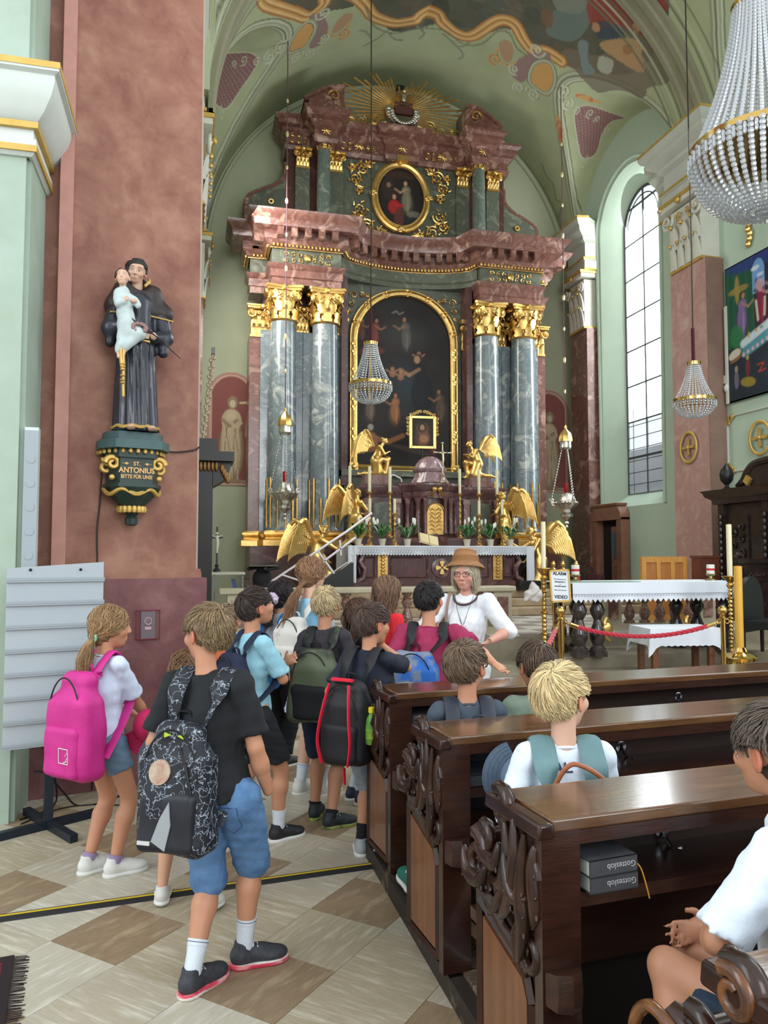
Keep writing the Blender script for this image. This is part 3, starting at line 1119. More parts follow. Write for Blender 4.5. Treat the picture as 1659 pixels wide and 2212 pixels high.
# ---- the big pier at the left
PA = R_(16)
pd = Vector((math.cos(PA), math.sin(PA), 0))
pn = Vector((math.sin(PA), -math.cos(PA), 0))     # faces the nave
P0 = Vector((-.6, 5.75, 0))
def PP(u, o_, z):
 q = P0 + pd * u + pn * o_
 return (q.x, q.y, z)
def pierbox(u0, u1, o0, o1, z0, z1):
 return [PP(u0, o1, z0), PP(u1, o1, z0), PP(u1, o0, z0), PP(u0, o0, z0), PP(u0, o1, z1), PP(u1, o1, z1), PP(u1, o0, z1), PP(u0, o0, z1)], \
  [(3, 2, 1, 0), (4, 5, 6, 7), (0, 1, 5, 4), (1, 2, 6, 5), (2, 3, 7, 6), (3, 0, 4, 7)]
g = G()
g.add(*pierbox(-.27, .66, -1.2, -.02, 1.47, 12))
struct(g.obj('pillar_pier', PIER))
g = G()
g.add(*pierbox(-.35, -.26, -1.2, .015, 1.47, 12))
struct(g.obj('trim_8', mat('rose_strip', (168, 118, 106), (180, 130, 116), scale=6, rough=.6)))
g = G()
g.add(*pierbox(-.75, -.34, -1.2, -.05, 1.4, 12))
struct(g.obj('pillar_pier_flank', mat('brown_rose_stucco', (132, 88, 70), (150, 106, 86), (116, 76, 62), scale=2.2, rough=.7, kind='marble', dist=.5, detail=8)))
g = G()
g.add(*pierbox(-.62, .73, -1.2, .03, 0, 1.455))
struct(g.obj('baseboard_pier', PIERD))
g = G()
for i, (o_, z0, z1) in enumerate(((.02, 1.455, 1.50), (.0, 1.50, 1.52))):
 g.add(*pierbox(-.30, .69, -.1, o_, z0, z1))
struct(g.obj('trim_9', PIER))
# pale edge moulding at the right side of the pier
g = G()
g.add(*pierbox(.655, .675, -.6, -.03, 1.5, 12))
struct(g.obj('trim_10', mat('pale_edge', (176, 158, 140), rough=.7)))
# ---- nave pilaster at the far left with impost mouldings
g = G()
g.box((-2.6, 5.15, 0), (-1.055, 6.3, 9))
g.box((-2.6, 5.19, 0), (-1.03, 6.3, 9))
struct(g.obj('wall_nave', mat('mint_plaster', (152, 168, 150), (164, 180, 166), scale=2, rough=.8, bump=.15, bscale=14)))
g = G()
IMP = [(0, 4.02), (.02, 4.02), (.05, 4.06), (.05, 4.16), (.03, 4.17), (.03, 4.30), (.06, 4.32), (.10, 4.38), (.15, 4.50), (.17, 4.60), (.17, 4.66), (.20, 4.68), (.20, 4.76), (0, 4.80)]
IMP = [(o_, 4.14 + (z_ - 4.02) * .72) for o_, z_ in IMP]
g.sweep(IMP, [(-2.6, 5.15), (-1.04, 5.15), (-1.04, 6.2)], side=-1)
struct(g.obj('trim_11', mat('pale_mint', (196, 204, 196), (204, 210, 204), scale=3, rough=.7)))
g = G()
for z, o_ in ((4.18, .055), (4.33, .06), (4.65, .205)):
 g.sweep([(o_ - .05, z - .02), (o_, z - .02), (o_, z + .02), (o_ - .05, z + .02)], [(-2.6, 5.15), (-1.04, 5.15), (-1.04, 6.2)], side=-1)
struct(g.obj('trim_12', GOLDP))
# ---- floors
FU = R_(46.5)
fu = (math.cos(FU), math.sin(FU))
fv = (-math.sin(FU), math.cos(FU))
FO = (-.28, 3.58)
ta = .392
g = G()
g.box((-8, -3, -.08), (10, 10.3, -.012))
floor = struct(g.obj('floor', STONE))
tm = {}
def tile(u0, u1, v0, v1, m, hh, along):
 key = (round(u1 - u0, 3), round(v1 - v0, 3), m.name)
 cu, cv = (u0 + u1) / 2, (v0 + v1) / 2
 x, y = FO[0] + fu[0] * cu + fv[0] * cv, FO[1] + fu[1] * cu + fv[1] * cv
 if not (-1.5 < x < 3.4 and 1.9 < y < 8.6):
  return
 w_, h_ = (u1 - u0) / 2 - .0012, (v1 - v0) / 2 - .0012
 if key not in tm:
  gg = G()
  # local y is the grain direction
  if along == 'u':
   w2, h2 = h_, w_
  else:
   w2, h2 = w_, h_
  gg.box((-w2, -h2, -.02), (w2, h2, 0))
  tm[key] = gg.obj('tile', m, floor)
  o = tm[key]
 else:
  o = tm[key].copy()
  link(o, floor)
 o.location = (x, y, 0)
 o.rotation_euler = (0, 0, FU + (-PI / 2 if along == 'u' else 0) + (PI if random.random() < .5 else 0))
TV = [TRAV, mat('travertine_b', (180, 170, 148), (196, 188, 168), (158, 146, 122), scale=3.0, rough=.42, stretch=(1, 9, 1), lo=.3, hi=.68, detail=9, bump=.12, bscale=40, kind='marble', dist=.1),
 mat('travertine_c', (196, 190, 174), (208, 204, 190), (176, 168, 150), scale=3.4, rough=.42, stretch=(1, 9, 1), lo=.3, hi=.68, detail=9, bump=.12, bscale=40, kind='marble', dist=.1)]
random.seed(5)
P2 = 2 * ta
for i in range(-8, 9):
 for j in range(-8, 10):
  cu, cv = i * P2, j * P2
  tile(cu - ta / 2, cu + ta / 2, cv - ta / 2, cv + ta / 2, TRAVD, .02, 'v')
  tile(cu + ta / 2, cu + ta * 1.5, cv - ta / 2, cv + ta / 2, random.choice(TV), .02, 'v')
  if (i + j) % 1 == 0:
   tile(cu - ta / 2, cu + ta * 1.5, cv + ta / 2, cv + ta * 1.5, random.choice(TV), .02, 'u')
# platform for the front altar, choir floor, altar steps
g = G()
g.box((3.4, 8.9, -.01), (9.8, 13, .14))
g.box((4.5, 9.25, .14), (9.8, 13, .30))
struct(g.obj('floor_platform', STONE))
g = G()
g.box((-.5, 10.25, .46), (9.8, 18.6, .5))
struct(g.obj('floor_choir', mat('checker_floor', (206, 200, 192), (150, 140, 134), scale=2.2, rough=.4, kind='checker', stretch=(1, 1, .0001))))
g = G()
g.box((-.5, 10.2, -.01), (9.8, 10.6, .47))
struct(g.obj('floor_choir_edge', STONE))
for k in range(3):
 g = G()
 g.box((1.6 - .0, 13.35 + .33 * k, .5 + .15 * k), (9.6 - .33 * k, 18.5, .65 + .15 * k))
 struct(g.obj('floor_altar_step', mat('warm_step_stone', (150, 128, 100), (176, 156, 126), scale=4, rough=.6), None, bevel=.02))
# ================================================================ THE HIGH ALTAR
altar = thing('high_altar', 'towering marble high altar with gilded capitals and arched central painting', 'altar', (XC, 17.0, .95))
AL = Vector((XC, 17.0, .95))
def A(g, name, m, parent=altar, **kw):
 # geometry written with dx and absolute y, z; moved into the frame of its parent
 org = AL if parent is altar else None
 if org is None:
  return g.obj(name, m, parent, **kw)
 g.v = [(q[0] - 0, q[1] - AL.y, q[2] - AL.z) for q in g.v]
 return g.obj(name, m, parent, **kw)
# sub-parts: parent sits at the altar origin too, so the same shift serves
def AS(g, name, m, parent, **kw):
 g.v = [(q[0], q[1] - AL.y, q[2] - AL.z) for q in g.v]
 return g.obj(name, m, parent, **kw)
COLX = (-2.9, -1.95, 1.95, 2.9)
CR = .31
# body of the structure: back slab, wings
g = G()
g.box((-3.3, 17.45, .95), (3.3, 18.3, 8.2))
A(g, 'back_wall', REDD)
g = G()
for sg in (-1, 1):
 a, b = sorted((sg * 3.02, sg * 3.62))
 g.cut().box((a, 17.3, 2.1), (b, 18.1, 6.62))
A(g, 'side_pier', REDM)
g = G()
for x in COLX:
 for dx in (-.36, .36):
  g.cut().box((x + dx - .12, 17.2, 2.1), (x + dx + .12, 17.5, 6.7))
A(g, 'back_pilaster', BLUEM)
# plinths
g = G()
for sg in (-1, 1):
 a, b = sorted((sg * 1.52, sg * 3.62))
 g.cut().box((a, 16.55, .95), (b, 17.9, 1.82))
 a, b = sorted((sg * 1.42, sg * 3.68))
 g.box((a, 16.48, .95), (b, 17.9, 1.1))
A(g, 'plinth', REDD)
for sg in (-1, 1):
 g = G()
 bx = 2.42 * sg
 path = [(sg * 3.72, 18.0), (sg * 3.72, 17.15), (sg * 3.38, 17.15), (sg * 3.3, 16.6), (sg * 1.58, 16.6), (sg * 1.5, 17.3)]
 if sg > 0:
  path = path[::-1]
 g.sweep([(-.3, 1.80), (.02, 1.80), (.05, 1.83), (.05, 1.95), (.0, 1.98), (-.02, 2.02), (.0, 2.06), (.03, 2.08), (.03, 2.12), (-.02, 2.16), (-.3, 2.16)], path, side=-1)
 A(g, 'gilded_base', GOLD)
# columns with capitals, reeds
capm = None
def capital(g, r, h, nv=4):
 """Corinthian capital standing on z=0: bell, two leaf rows, four volutes, concave abacus"""
 g.lathe([(r * .94, 0), (r * 1.06, .03), (r * .96, .06), (r * .9, h * .2), (r * .92, h * .6), (r * 1.15, h * .84)], seg=16)
 for row, (z0, lh, n_, a0) in enumerate(((.05, .42, 8, 0), (.27, .45, 8, PI / 8))):
  for i in range(n_):
   a = 2 * PI * i / n_ + a0
   c, s_ = math.cos(a), math.sin(a)
   pts, rr = [], []
   for t in np.linspace(0, 1, 8):
    o_ = r * (.98 + .14 * t) + (.30 * r * max(0, t - .55) / .45)
    z = h * (z0 + lh * (t if t < .82 else .82 - (t - .82) * 1.2))
    pts.append((o_ * c, o_ * s_, z))
    rr.append(r * .36 * (1 - .75 * t ** 2.5) * (1 + .22 * math.sin(t * 16)))
   g.tube(pts, rr, 6, flat=.3, up=(c, s_, 0))
 for i in range(4):
  a = PI / 4 + i * PI / 2
  c, s_ = math.cos(a), math.sin(a)
  tx, ty = -s_, c
  g.tube([(r * .9 * c, r * .9 * s_, h * .5), (r * 1.15 * c, r * 1.15 * s_, h * .72), (r * 1.5 * c, r * 1.5 * s_, h * .86)], [.03, .035, .03], 6)
  for sg in (-1, 1):
   ax = Vector((sg * -s_ * .75 + c * .66, sg * c * .75 + s_ * .66, 0)).normalized()
   cc = (r * 1.22 * c, r * 1.22 * s_, h * .74)
   g.spiral((cc[0] + ax.x * r * .12 + sg * tx * -.06, cc[1] + ax.y * r * .12 + sg * ty * -.06, cc[2]), r * .36, .015, 1.7, .035, ax, (0, 0, 1), PI * .6, n=20, seg=5, flat=1.5)
   g.ball((cc[0] + ax.x * r * .14, cc[1] + ax.y * r * .14, cc[2]), .045, 0, 6, 4)
 for i in range(4):
  a = i * PI / 2
  g.ball((r * 1.2 * math.cos(a), r * 1.2 * math.sin(a), h * .93), (.07, .07, .075), 0, 6, 5)
  for sg in (-1, 1):
   tx, ty = -math.sin(a), math.cos(a)
   g.spiral((r * 1.08 * math.cos(a) + sg * tx * r * .3, r * 1.08 * math.sin(a) + sg * ty * r * .3, h * .72), r * .16, .01, 1.2, .02, (-sg * tx, -sg * ty, 0), (0, 0, 1), PI * .9, n=10, seg=5)
 ab = []
 for i in range(4):
  a = PI / 4 + i * PI / 2
  b = a + PI / 2
  p, q = Vector((math.cos(a), math.sin(a))) * r * 1.95, Vector((math.cos(b), math.sin(b))) * r * 1.95
  for t in np.linspace(.06, .94, 7):
   m_ = p.lerp(q, float(t))
   n2 = -(p + q).normalized() * r * .22 * math.sin(PI * t)
   ab.append(tuple(m_ + n2))
 for k_, (z0, z1) in enumerate(((.86, .93), (.93, 1.0))):
  g.prism([(x * (.93 + .07 * k_), y * (.93 + .07 * k_)) for x, y in ab], lambda u, v_, d: (u, v_, d * h), z0, z1)
 return g
capme = capital(G(), .31, .78)
for n_, x in enumerate(COLX):
 g = G()
 prof = [(CR * (1.04 if k == 0 else 1.02 - .1 * (k / 12) ** 1.6), 2.14 + (6.8 - 2.14) * k / 12) for k in range(13)]
 g.lathe([(CR * 1.22, 2.14), (CR * 1.22, 2.2), (CR * 1.1, 2.26)] + prof[1:], c=(x, 17.0, 0), seg=28)
 A(g, 'column', BLUEM)
 if n_ == 0:
  q = G()
  q.v = [(a[0] + x, a[1] + 17.0 - AL.y, a[2] + 6.80 - AL.z) for a in capme.v]
  q.f, q.m = capme.f, capme.m
  c0 = q.obj('capital', GOLD, altar)
 else:
  c = c0.copy()
  link(c, altar)
  c.location = (x - COLX[0], 0, 0)
 g = G()
 for k in range(12):
  a = 2 * PI * k / 12 + .13
  rr_ = CR + .035
  px, py_ = x + rr_ * math.cos(a), 17.0 + rr_ * math.sin(a)
  zt = 3.33 if k % 2 else 2.88
  g.lathe([(.02, 2.16), (.026, 2.2), (.026, zt - .05), (.018, zt)], c=(px, py_, 0), seg=6)
 A(g, 'gilded_reed', GOLDD, kind='stuff')
# pilaster capitals beside the columns
g = G()
for x, w_ in ((-3.33, .62), (3.33, .62), (-2.42, .36), (2.42, .36), (-1.55, .3), (1.55, .3)):
 g.cut().at((x, 17.32 if abs(x) > 3 else 17.3, 6.6))
 leafcap(g, w_, .66, .2, 0)
g.M = Matrix.Identity(4)
A(g, 'pilaster_capital', GOLD)
# architrave blocks over the columns, frieze, cornice
for sg in (-1, 1):
 path = [(-3.62, 17.9), (-3.62, 17.35), (-3.2, 17.35), (-3.2, 16.62), (-1.65, 16.62), (-1.65, 17.5)]
 if sg > 0:
  path = [(-p[0], p[1]) for p in path][::-1]
 g = G()
 g.sweep([(-.5, 7.58), (0, 7.58), (0, 7.72), (.03, 7.74), (.03, 7.90), (.07, 7.94), (.10, 8.02), (-.5, 8.02)], path, side=-1)
 A(g, 'architrave', REDM)
 g = G()
 g.sweep([(-.5, 8.02), (.0, 8.02), (.0, 8.36), (-.5, 8.36)], path, side=-1)
 fz = A(g, 'frieze', GRNM)
 g = G()
 cx = sg * 2.42
 for k in range(7):
  x = cx + (k - 3) * .155
  for s2 in (-1, 1):
   g.spiral((x, 16.6, 8.19 + s2 * .06), .06, .01, 1.1, .013, (s2, 0, 0), (0, 0, s2), k, n=9, seg=5)
 g.ball((cx, 16.58, 8.19), (.075, .04, .09), 0, 8, 6)
 for s2 in (-1, 1):
  for s3 in (-1, 1):
   g.ball((cx + s2 * .5, 16.59, 8.19 + s3 * .1), .03, 0, 6, 4)
 AS(g, 'frieze_ornament', GOLD, fz, kind='stuff')
# centre entablature: concave link between the two blocks
mid = [(-1.65, 16.75)] + [(-1.62 + 3.24 * t, 16.75 + .62 * min(1, math.sin(PI * min(max(t, 0), 1)) ** .5 * 1.0)) for t in np.linspace(0.03, .97, 15)] + [(1.65, 16.75)]
path = [(-3.62, 18.0), (-3.62, 17.35), (-3.2, 17.35), (-3.2, 16.62), (-1.65, 16.62)] + mid[1:-1] + [(1.65, 16.62), (3.2, 16.62), (3.2, 17.35), (3.62, 17.35), (3.62, 18.0)]
g = G()
g.sweep([(-.5, 8.0), (0, 8.0), (0, 8.1), (.04, 8.14), (.04, 8.36), (-.5, 8.36)], mid, side=-1)
A(g, 'centre_frieze', GRNM)
CORN = [(-.4, 8.36), (.02, 8.36), (.05, 8.40), (.14, 8.46), (.16, 8.50), (.18, 8.52), (.18, 8.70), (.40, 8.72), (.42, 8.78), (.42, 8.86), (.46, 8.90), (.52, 8.96), (.54, 9.04), (-.4, 9.08)]
g = G()
g.sweep(CORN, path, side=-1)
A(g, 'cornice', REDM)
def along(path, step, off=0):
 out = []
 acc = step / 2
 for a, b in zip(path[:-1], path[1:]):
  a, b = Vector(a), Vector(b)
  L = (b - a).length
  d = (b - a).normalized()
  n_ = Vector((d.y, -d.x))
  while acc < L:
   out.append((a + d * acc + n_ * off, d, n_))
   acc += step
  acc -= L
 return out
g = G()
for (p, d, n_) in along(path, .30, .18):
 if not (-3.7 < p.x < 3.7):
  continue
 g.cut().at((p.x, p.y, 8.53), rz=math.atan2(d.y, d.x))
 g.box((-.07, -.20, 0), (.07, .02, .19), 0)
 g.box((-.055, -.21, .02), (.055, -.19, .12), 0)
g.M = Matrix.Identity(4)
A(g, 'cornice_bracket', REDM)
g = G()
for (p, d, n_) in along(path, .085, .10):
 g.ball((p.x, p.y, 8.42), (.033, .033, .045), 0, 6, 4)
g.sweep([(.0, 8.36), (.05, 8.36), (.05, 8.38), (.0, 8.38)], path, side=-1)
A(g, 'egg_moulding', GOLD, kind='stuff')
# centre recess: green surround, arched gold frame, big dark painting
g = G()
g.box((-1.6, 17.38, 1.9), (1.6, 17.46, 8.1))
A(g, 'picture_surround', GRNM)
g = G()
for sg in (-1, 1):
 a, b = sorted((sg * 1.58, sg * 1.44))
 g.cut().box((a, 16.95, 3.2), (b, 17.4, 8.0))
A(g, 'recess_pilaster', REDD)
g = G()
g.box((-1.5, 17.0, 3.1), (1.5, 17.4, 3.46))
g.box((-1.58, 16.9, 3.42), (1.58, 17.42, 3.56))
A(g, 'picture_sill', GRNM)
def paint(name, w_, h, res, fn, parent, org, mt=None, shape=None):
 """a canvas facing -y with origin at its lower left; painted per vertex by fn(u, v) in metres"""
 nx, nz = max(2, int(w_ / res)), max(2, int(h / res))
 X, Z = np.meshgrid(np.linspace(0, w_, nx), np.linspace(0, h, nz), indexing='ij')
 V = np.stack([X.ravel() + org[0], np.full(X.size, org[1]), Z.ravel() + org[2]], 1)
 i, j = np.meshgrid(np.arange(nx - 1), np.arange(nz - 1), indexing='ij')
 q = (i * nz + j).ravel()
 Fq = np.stack([q, q + nz, q + nz + 1, q + 1], 1)
 if shape is not None:
  ok = shape(X.ravel(), Z.ravel())
  Fq = Fq[ok[Fq].all(1)]
 c = fn(X.ravel(), Z.ravel())
 return mknp(name, V, Fq, mt or PAINTM, parent, c)
PAINTM = mat('oil_paint', (80, 70, 60), kind='vcol', scale=9, rough=.5, lo=.86, hi=1.14, spec=.3)
class Art:
 def __init__(s, X, Z, basec, seed=0, nv=.0):
  s.X, s.Z = X, Z
  s.C = np.tile(np.array(s2l(basec)[:3]), (len(X), 1))
  s.rg = np.random.RandomState(seed)
 def b(s, x, z, rx, rz, col, a=.85, rot=0, soft=.25):
  dx, dz = s.X - x, s.Z - z
  c, n_ = math.cos(rot), math.sin(rot)
  q = np.sqrt(((dx * c + dz * n_) / rx) ** 2 + ((-dx * n_ + dz * c) / rz) ** 2)
  k = np.clip((1 - q) / soft, 0, 1)[:, None] * a
  s.C = s.C * (1 - k) + np.array(s2l(col)[:3]) * k
  return s
 def line(s, pts, w_, col, a=.9):
  for (p, q) in zip(pts[:-1], pts[1:]):
   ex, ez = q[0] - p[0], q[1] - p[1]
   L = max(ex * ex + ez * ez, 1e-9)
   t = np.clip(((s.X - p[0]) * ex + (s.Z - p[1]) * ez) / L, 0, 1)
   d = np.hypot(s.X - p[0] - t * ex, s.Z - p[1] - t * ez)
   k = np.clip((w_ - d) / (w_ * .4), 0, 1)[:, None] * a
   s.C = s.C * (1 - k) + np.array(s2l(col)[:3]) * k
  return s
 def fig(s, x, z, h, robe, skin=(168, 120, 88), lean=0, arm=1, hair=(40, 30, 24), drk=.6):
  dk = tuple(int(c * drk) for c in robe)
  s.b(x, z + h * .32, h * .2, h * .36, dk, .9)
  s.b(x + lean * h * .05, z + h * .4, h * .14, h * .32, robe, .9)
  s.b(x + lean * h * .12 + .03 * h, z + h * .3, h * .03, h * .3, tuple(min(255, int(c * 1.25)) for c in robe), .6)
  s.b(x + lean * h * .16, z + h * .68, h * .13, h * .13, robe, .9)
  s.line([(x + lean * h * .16, z + h * .7), (x + lean * h * .16 + arm * h * .16, z + h * .6), (x + lean * h * .16 + arm * h * .3, z + h * .68)], h * .035, skin, .6)
  s.b(x + lean * h * .22, z + h * .86, h * .075, h * .09, hair, .95)
  s.b(x + lean * h * .22 + arm * h * .015, z + h * .85, h * .055, h * .07, skin, .95)
  return s
def art_main(X, Z):
 a = Art(X, Z, (40, 34, 32), 2)
 for k in range(60):
  a.b(a.rg.uniform(0, 2.4), a.rg.uniform(0, 4.1), a.rg.uniform(.15, .5), a.rg.uniform(.1, .35), [(46, 44, 42), (32, 28, 28), (54, 50, 46), (40, 50, 52)][k % 4], .35, a.rg.rand() * 3, .9)
 a.b(1.2, 3.2, .8, .5, (74, 72, 68), .5, 0, .9)
 a.b(1.35, 2.0, .6, .7, (42, 60, 66), .7, 0, .9)
 a.line([(.95, 3.7), (1.05, 3.75), (1.12, 3.68), (1.22, 3.74)], .025, (120, 112, 100))
 a.fig(1.3, 2.75, .95, (92, 88, 84), (150, 112, 84), -.2, -1)
 a.fig(.5, 2.8, .8, (118, 60, 54), (156, 112, 84), .3, 1)
 a.fig(.2, 2.95, .6, (96, 60, 54), (150, 108, 80), .2, 1)
 a.b(.45, 2.75, .35, .12, (110, 48, 46), .8, .1)
 for x, z in ((.95, 2.35), (1.15, 2.28), (1.6, 2.75)):
  a.b(x, z, .06, .07, (166, 120, 88)).b(x, z - .12, .09, .08, (150, 104, 76)).line([(x - .15, z - .02), (x, z - .1), (x + .14, z)], .025, (158, 112, 84))
 a.fig(1.68, 1.3, 1.55, (24, 26, 32), (176, 132, 98), -.3, -1)
 a.fig(2.15, 1.1, .9, (92, 72, 56), (150, 110, 80), -.2, -1)
 a.fig(1.0, 1.0, .85, (150, 100, 64), (166, 112, 74), .2, -1)
 a.fig(.4, 1.05, .8, (110, 92, 80), (140, 100, 76), .2, 1)
 a.b(.42, .62, .2, .25, (160, 104, 68)).b(.42, .95, .08, .09, (170, 160, 146)).b(.36, .45, .32, .1, (140, 90, 60), .8, .1)
 a.line([(.55, .7), (.85, .62), (1.2, .78)], .07, (150, 98, 64))
 a.b(1.4, .45, .6, .07, (86, 74, 66), .6, -.2)
 a.fig(1.95, .3, .8, (120, 60, 48), (150, 110, 84), -.1, -1)
 a.b(.8, .2, .8, .2, (40, 36, 32), .8)
 a.C *= .8
 return a.C
pw, pzs, pcr = 1.23, 6.68, 1.16
sh_main = lambda X, Z: (Z + 3.66 <= pzs) | (((X - pw) / pw) ** 2 + ((Z + 3.66 - pzs) / pcr) ** 2 <= 1)
paint('altar_painting', 2 * pw, 4.25, .022, art_main, altar, (-pw, 17.34 - AL.y, 3.66 - AL.z), shape=sh_main)
g = G()
fr = [(-pw, 3.66)] + [(-pw * math.cos(t), pzs + pcr * math.sin(t)) for t in np.linspace(0, PI, 30)] + [(pw, 3.66)]
fr3 = [(p[0], 17.31, p[1]) for p in fr]
g.tube(fr3 + [fr3[0]], .085, 8)
g.tube([(p[0] * .95, p[1] - .04, p[2] - (.04 if p[2] > 5 else -.05)) for p in fr3], .035, 6)
fo = [(p[0] * 1.055, 17.28, p[2] + (.06 if p[2] > 5 else -.06)) for p in fr3]
g.tube(fo + [fo[0]], .03, 6)
for k in range(len(fr3) - 1):
 if k % 4 == 0:
  p = fr3[k]
  for t in np.linspace(0, 1, 5):
   g.ball((p[0] + .07 * math.cos(t * 6.28), 17.24, p[2] + .07 * math.sin(t * 6.28)), .035, 0, 6, 4)
for z in (4.3, 5.0, 5.7, 6.3):
 for sg in (-1, 1):
  for t in range(5):
   g.ball((sg * (pw + .03 * math.sin(t * 2)), 17.24, z + .06 * t), (.045, .03, .05), 0, 6, 4)
for sg in (-1, 1):
 g.cb((sg * pw, 17.27, 3.66), (.2, .1, .2))
 g.ball((sg * pw, 17.2, 3.66), (.06, .03, .06))
A(g, 'picture_frame', GOLD)
g = G()
for sg in (-1, 1):
 for k, (dx, dz, r) in enumerate(((0, 0, .1), (-.2, .02, .07), (.06, -.2, .08), (.09, -.38, .06), (-.34, .03, .05))):
  g.spiral((sg * (1.22 + dx), 17.35, 7.72 + dz), r, .01, 1.3, .018, (sg, 0, 0), (0, 0, 1), k, n=12, seg=5)
A(g, 'spandrel_ornament', GOLDD, kind='stuff')
# ---------------------------------------------------------------- upper storey
g = G()
g.box((-2.75, 17.75, 9.0), (2.75, 18.35, 11.6))
A(g, 'attic_wall', REDD)
g = G()
g.box((-1.45, 17.7, 9.0), (1.45, 17.76, 11.4))
A(g, 'attic_panel', GRNM)
for x in (-2.4, -1.66, 1.36 + .02, 2.25):
 x = math.copysign({2.4: 2.4, 1.66: 1.6, 1.38: 1.6, 2.25: 2.4}[round(abs(x), 2)], x)
 g = G()
 g.box((x - .17, 17.62, 9.0), (x + .17, 17.9, 10.82))
 A(g, 'attic_pilaster', GRNM)
for x in (-1.94, 1.92):
 g = G()
 g.lathe([(.17, 9.0), (.165, 10.0), (.15, 11.1)], c=(x, 17.35, 0), seg=18)
 A(g, 'attic_column', mat('green_grey_column', (110, 122, 112), (140, 148, 136), (96, 108, 100), scale=3, rough=.25, kind='marble', dist=1.4, coat=.3))
 q = G()
 q.v = [(a[0] * .5 + x, a[1] * .5 + 17.35, a[2] * .55 + 11.08) for a in capme.v]
 q.f, q.m = capme.f, capme.m
 A(q, 'attic_capital', GOLD)
g = G()
for x in (-2.4, -1.6, 1.6, 2.4):
 g.cut().at((x, 17.62, 10.80))
 leafcap(g, .36, .38, .2, 0)
g.M = Matrix.Identity(4)
A(g, 'attic_pilaster_capital', GOLD)
UP = [(-2.8, 18.2), (-2.8, 17.6), (-2.2, 17.6), (-2.2, 17.1), (-1.66, 17.1), (-1.66, 17.6), (-.42, 17.6), (-.42, 17.45), (.42, 17.45), (.42, 17.6), (1.66, 17.6), (1.66, 17.1), (2.2, 17.1), (2.2, 17.6), (2.8, 17.6), (2.8, 18.2)]
g = G()
g.sweep([(-.3, 11.18), (0, 11.18), (.02, 11.28), (.05, 11.3), (.0, 11.32), (.0, 11.52), (.04, 11.55), (.1, 11.6), (.1, 11.66), (.2, 11.7), (.2, 11.78), (.27, 11.84), (.27, 11.9), (-.3, 11.92)], UP, side=-1)
A(g, 'attic_cornice', REDM)
g = G()
for cx, n_ in ((-1.05, 6), (1.05, 6), (-2.5, 3)):
 for k in range(n_):
  x = cx + (k - n_ / 2 + .5) * .15
  for s2 in (-1, 1):
   g.spiral((x, 17.57, 11.42 + s2 * .04), .05, .01, 1.1, .012, (s2, 0, 0), (0, 0, s2), k, n=8, seg=5)
for x, y in ((0, 17.4), (-1.93, 17.06), (1.93, 17.06), (-1.05, 17.55), (1.05, 17.55)):
 for k in range(8):
  a = k * PI / 4
  g.tube([(x, y, 11.43), (x + .11 * math.cos(a), y, 11.43 + .11 * math.sin(a))], [.02, .006], 5)
 g.ball((x, y - .01, 11.43), .035, 0, 6, 4)
A(g, 'attic_frieze_ornament', GOLD, kind='stuff')
# broken pediment pieces
for sg in (-1, 1):
 g = G()
 a, b = sorted((sg * 1.5, sg * 2.35))
 g.box((a, 17.0, 11.92), (b, 17.9, 12.12))
 pts = [(sg * (2.45 - .95 * t), 17.5, 12.12 + .42 * math.sin(t * PI / 2 * 1.05)) for t in np.linspace(0, 1, 10)]
 poly = [(p[0], p[2]) for p in pts] + [(pts[-1][0], 12.12)]
 g.prism(poly, lambda u, v_, d: (u, d, v_), 17.1, 17.8)
 g.tube([(p[0], 17.08, p[2] + .02) for p in pts], .05, 6)
 A(g, 'pediment_piece', REDM)
 g = G()
 g.spiral((sg * 1.75, 17.05, 12.3), .14, .02, 1.3, .03, (sg, 0, 0), (0, 0, 1), 0)
 A(g, 'pediment_scroll', GOLDD)
# side volutes
for sg in (-1, 1):
 g = G()
 cur = smooth([(2.78, 10.95), (2.80, 10.62), (3.0, 10.40), (3.35, 10.22), (3.62, 10.05), (3.70, 9.75), (3.66, 9.1)], 6)
 poly = [(sg * p[0], p[1]) for p in cur] + [(sg * 2.7, 9.1), (sg * 2.7, 10.95)]
 g.prism(poly, lambda u, v_, d: (u, d, v_), 17.8, 18.1)
 vo = A(g, 'side_volute', GRNM)
 g = G()
 g.tube([(sg * p[0], 17.85, p[1]) for p in cur], .07, 6)
 g.spiral((sg * 3.2, 17.76, 9.38), .24, .03, 1.6, .05, (sg, 0, 0), (0, 0, 1), PI)
 AS(g, 'volute_moulding', REDM, vo)
 g = G()
 for k in range(8):
  a = k * PI / 4
  g.ball((sg * 3.12 + .05 * math.cos(a), 17.77, 9.95 + .05 * math.sin(a)), .03, 0, 6, 4)
 AS(g, 'rosette', GOLD, vo)
def art_oval(X, Z):
 a = Art(X, Z, (42, 34, 32), 5)
 a.b(.35, 1.0, .2, .3, (58, 44, 40)).b(.36, 1.08, .06, .07, (150, 112, 90))
 a.fig(.82, .35, .95, (118, 112, 92), (184, 146, 116), -.1, -1)
 a.b(.5, .55, .17, .2, (176, 40, 44)).b(.5, .8, .055, .07, (190, 146, 116)).line([(.5, .62), (.7, .6)], .04, (176, 40, 44))
 a.b(.62, .3, .14, .3, (96, 54, 48)).b(1.0, .4, .2, .1, (120, 112, 100)).b(1.0, .22, .25, .14, (40, 48, 50))
 a.b(.6, 1.35, .6, .1, (70, 48, 40), .6)
 return a.C
ov = (0, 10.33, .66, .80)
paint('oval_painting', 1.32, 1.6, .02, art_oval, altar, (-.66, 17.62 - AL.y, 10.33 - .8 - AL.z), shape=lambda X, Z: ((X - .66) / .66) ** 2 + ((Z - .8) / .8) ** 2 <= 1)
g = G()
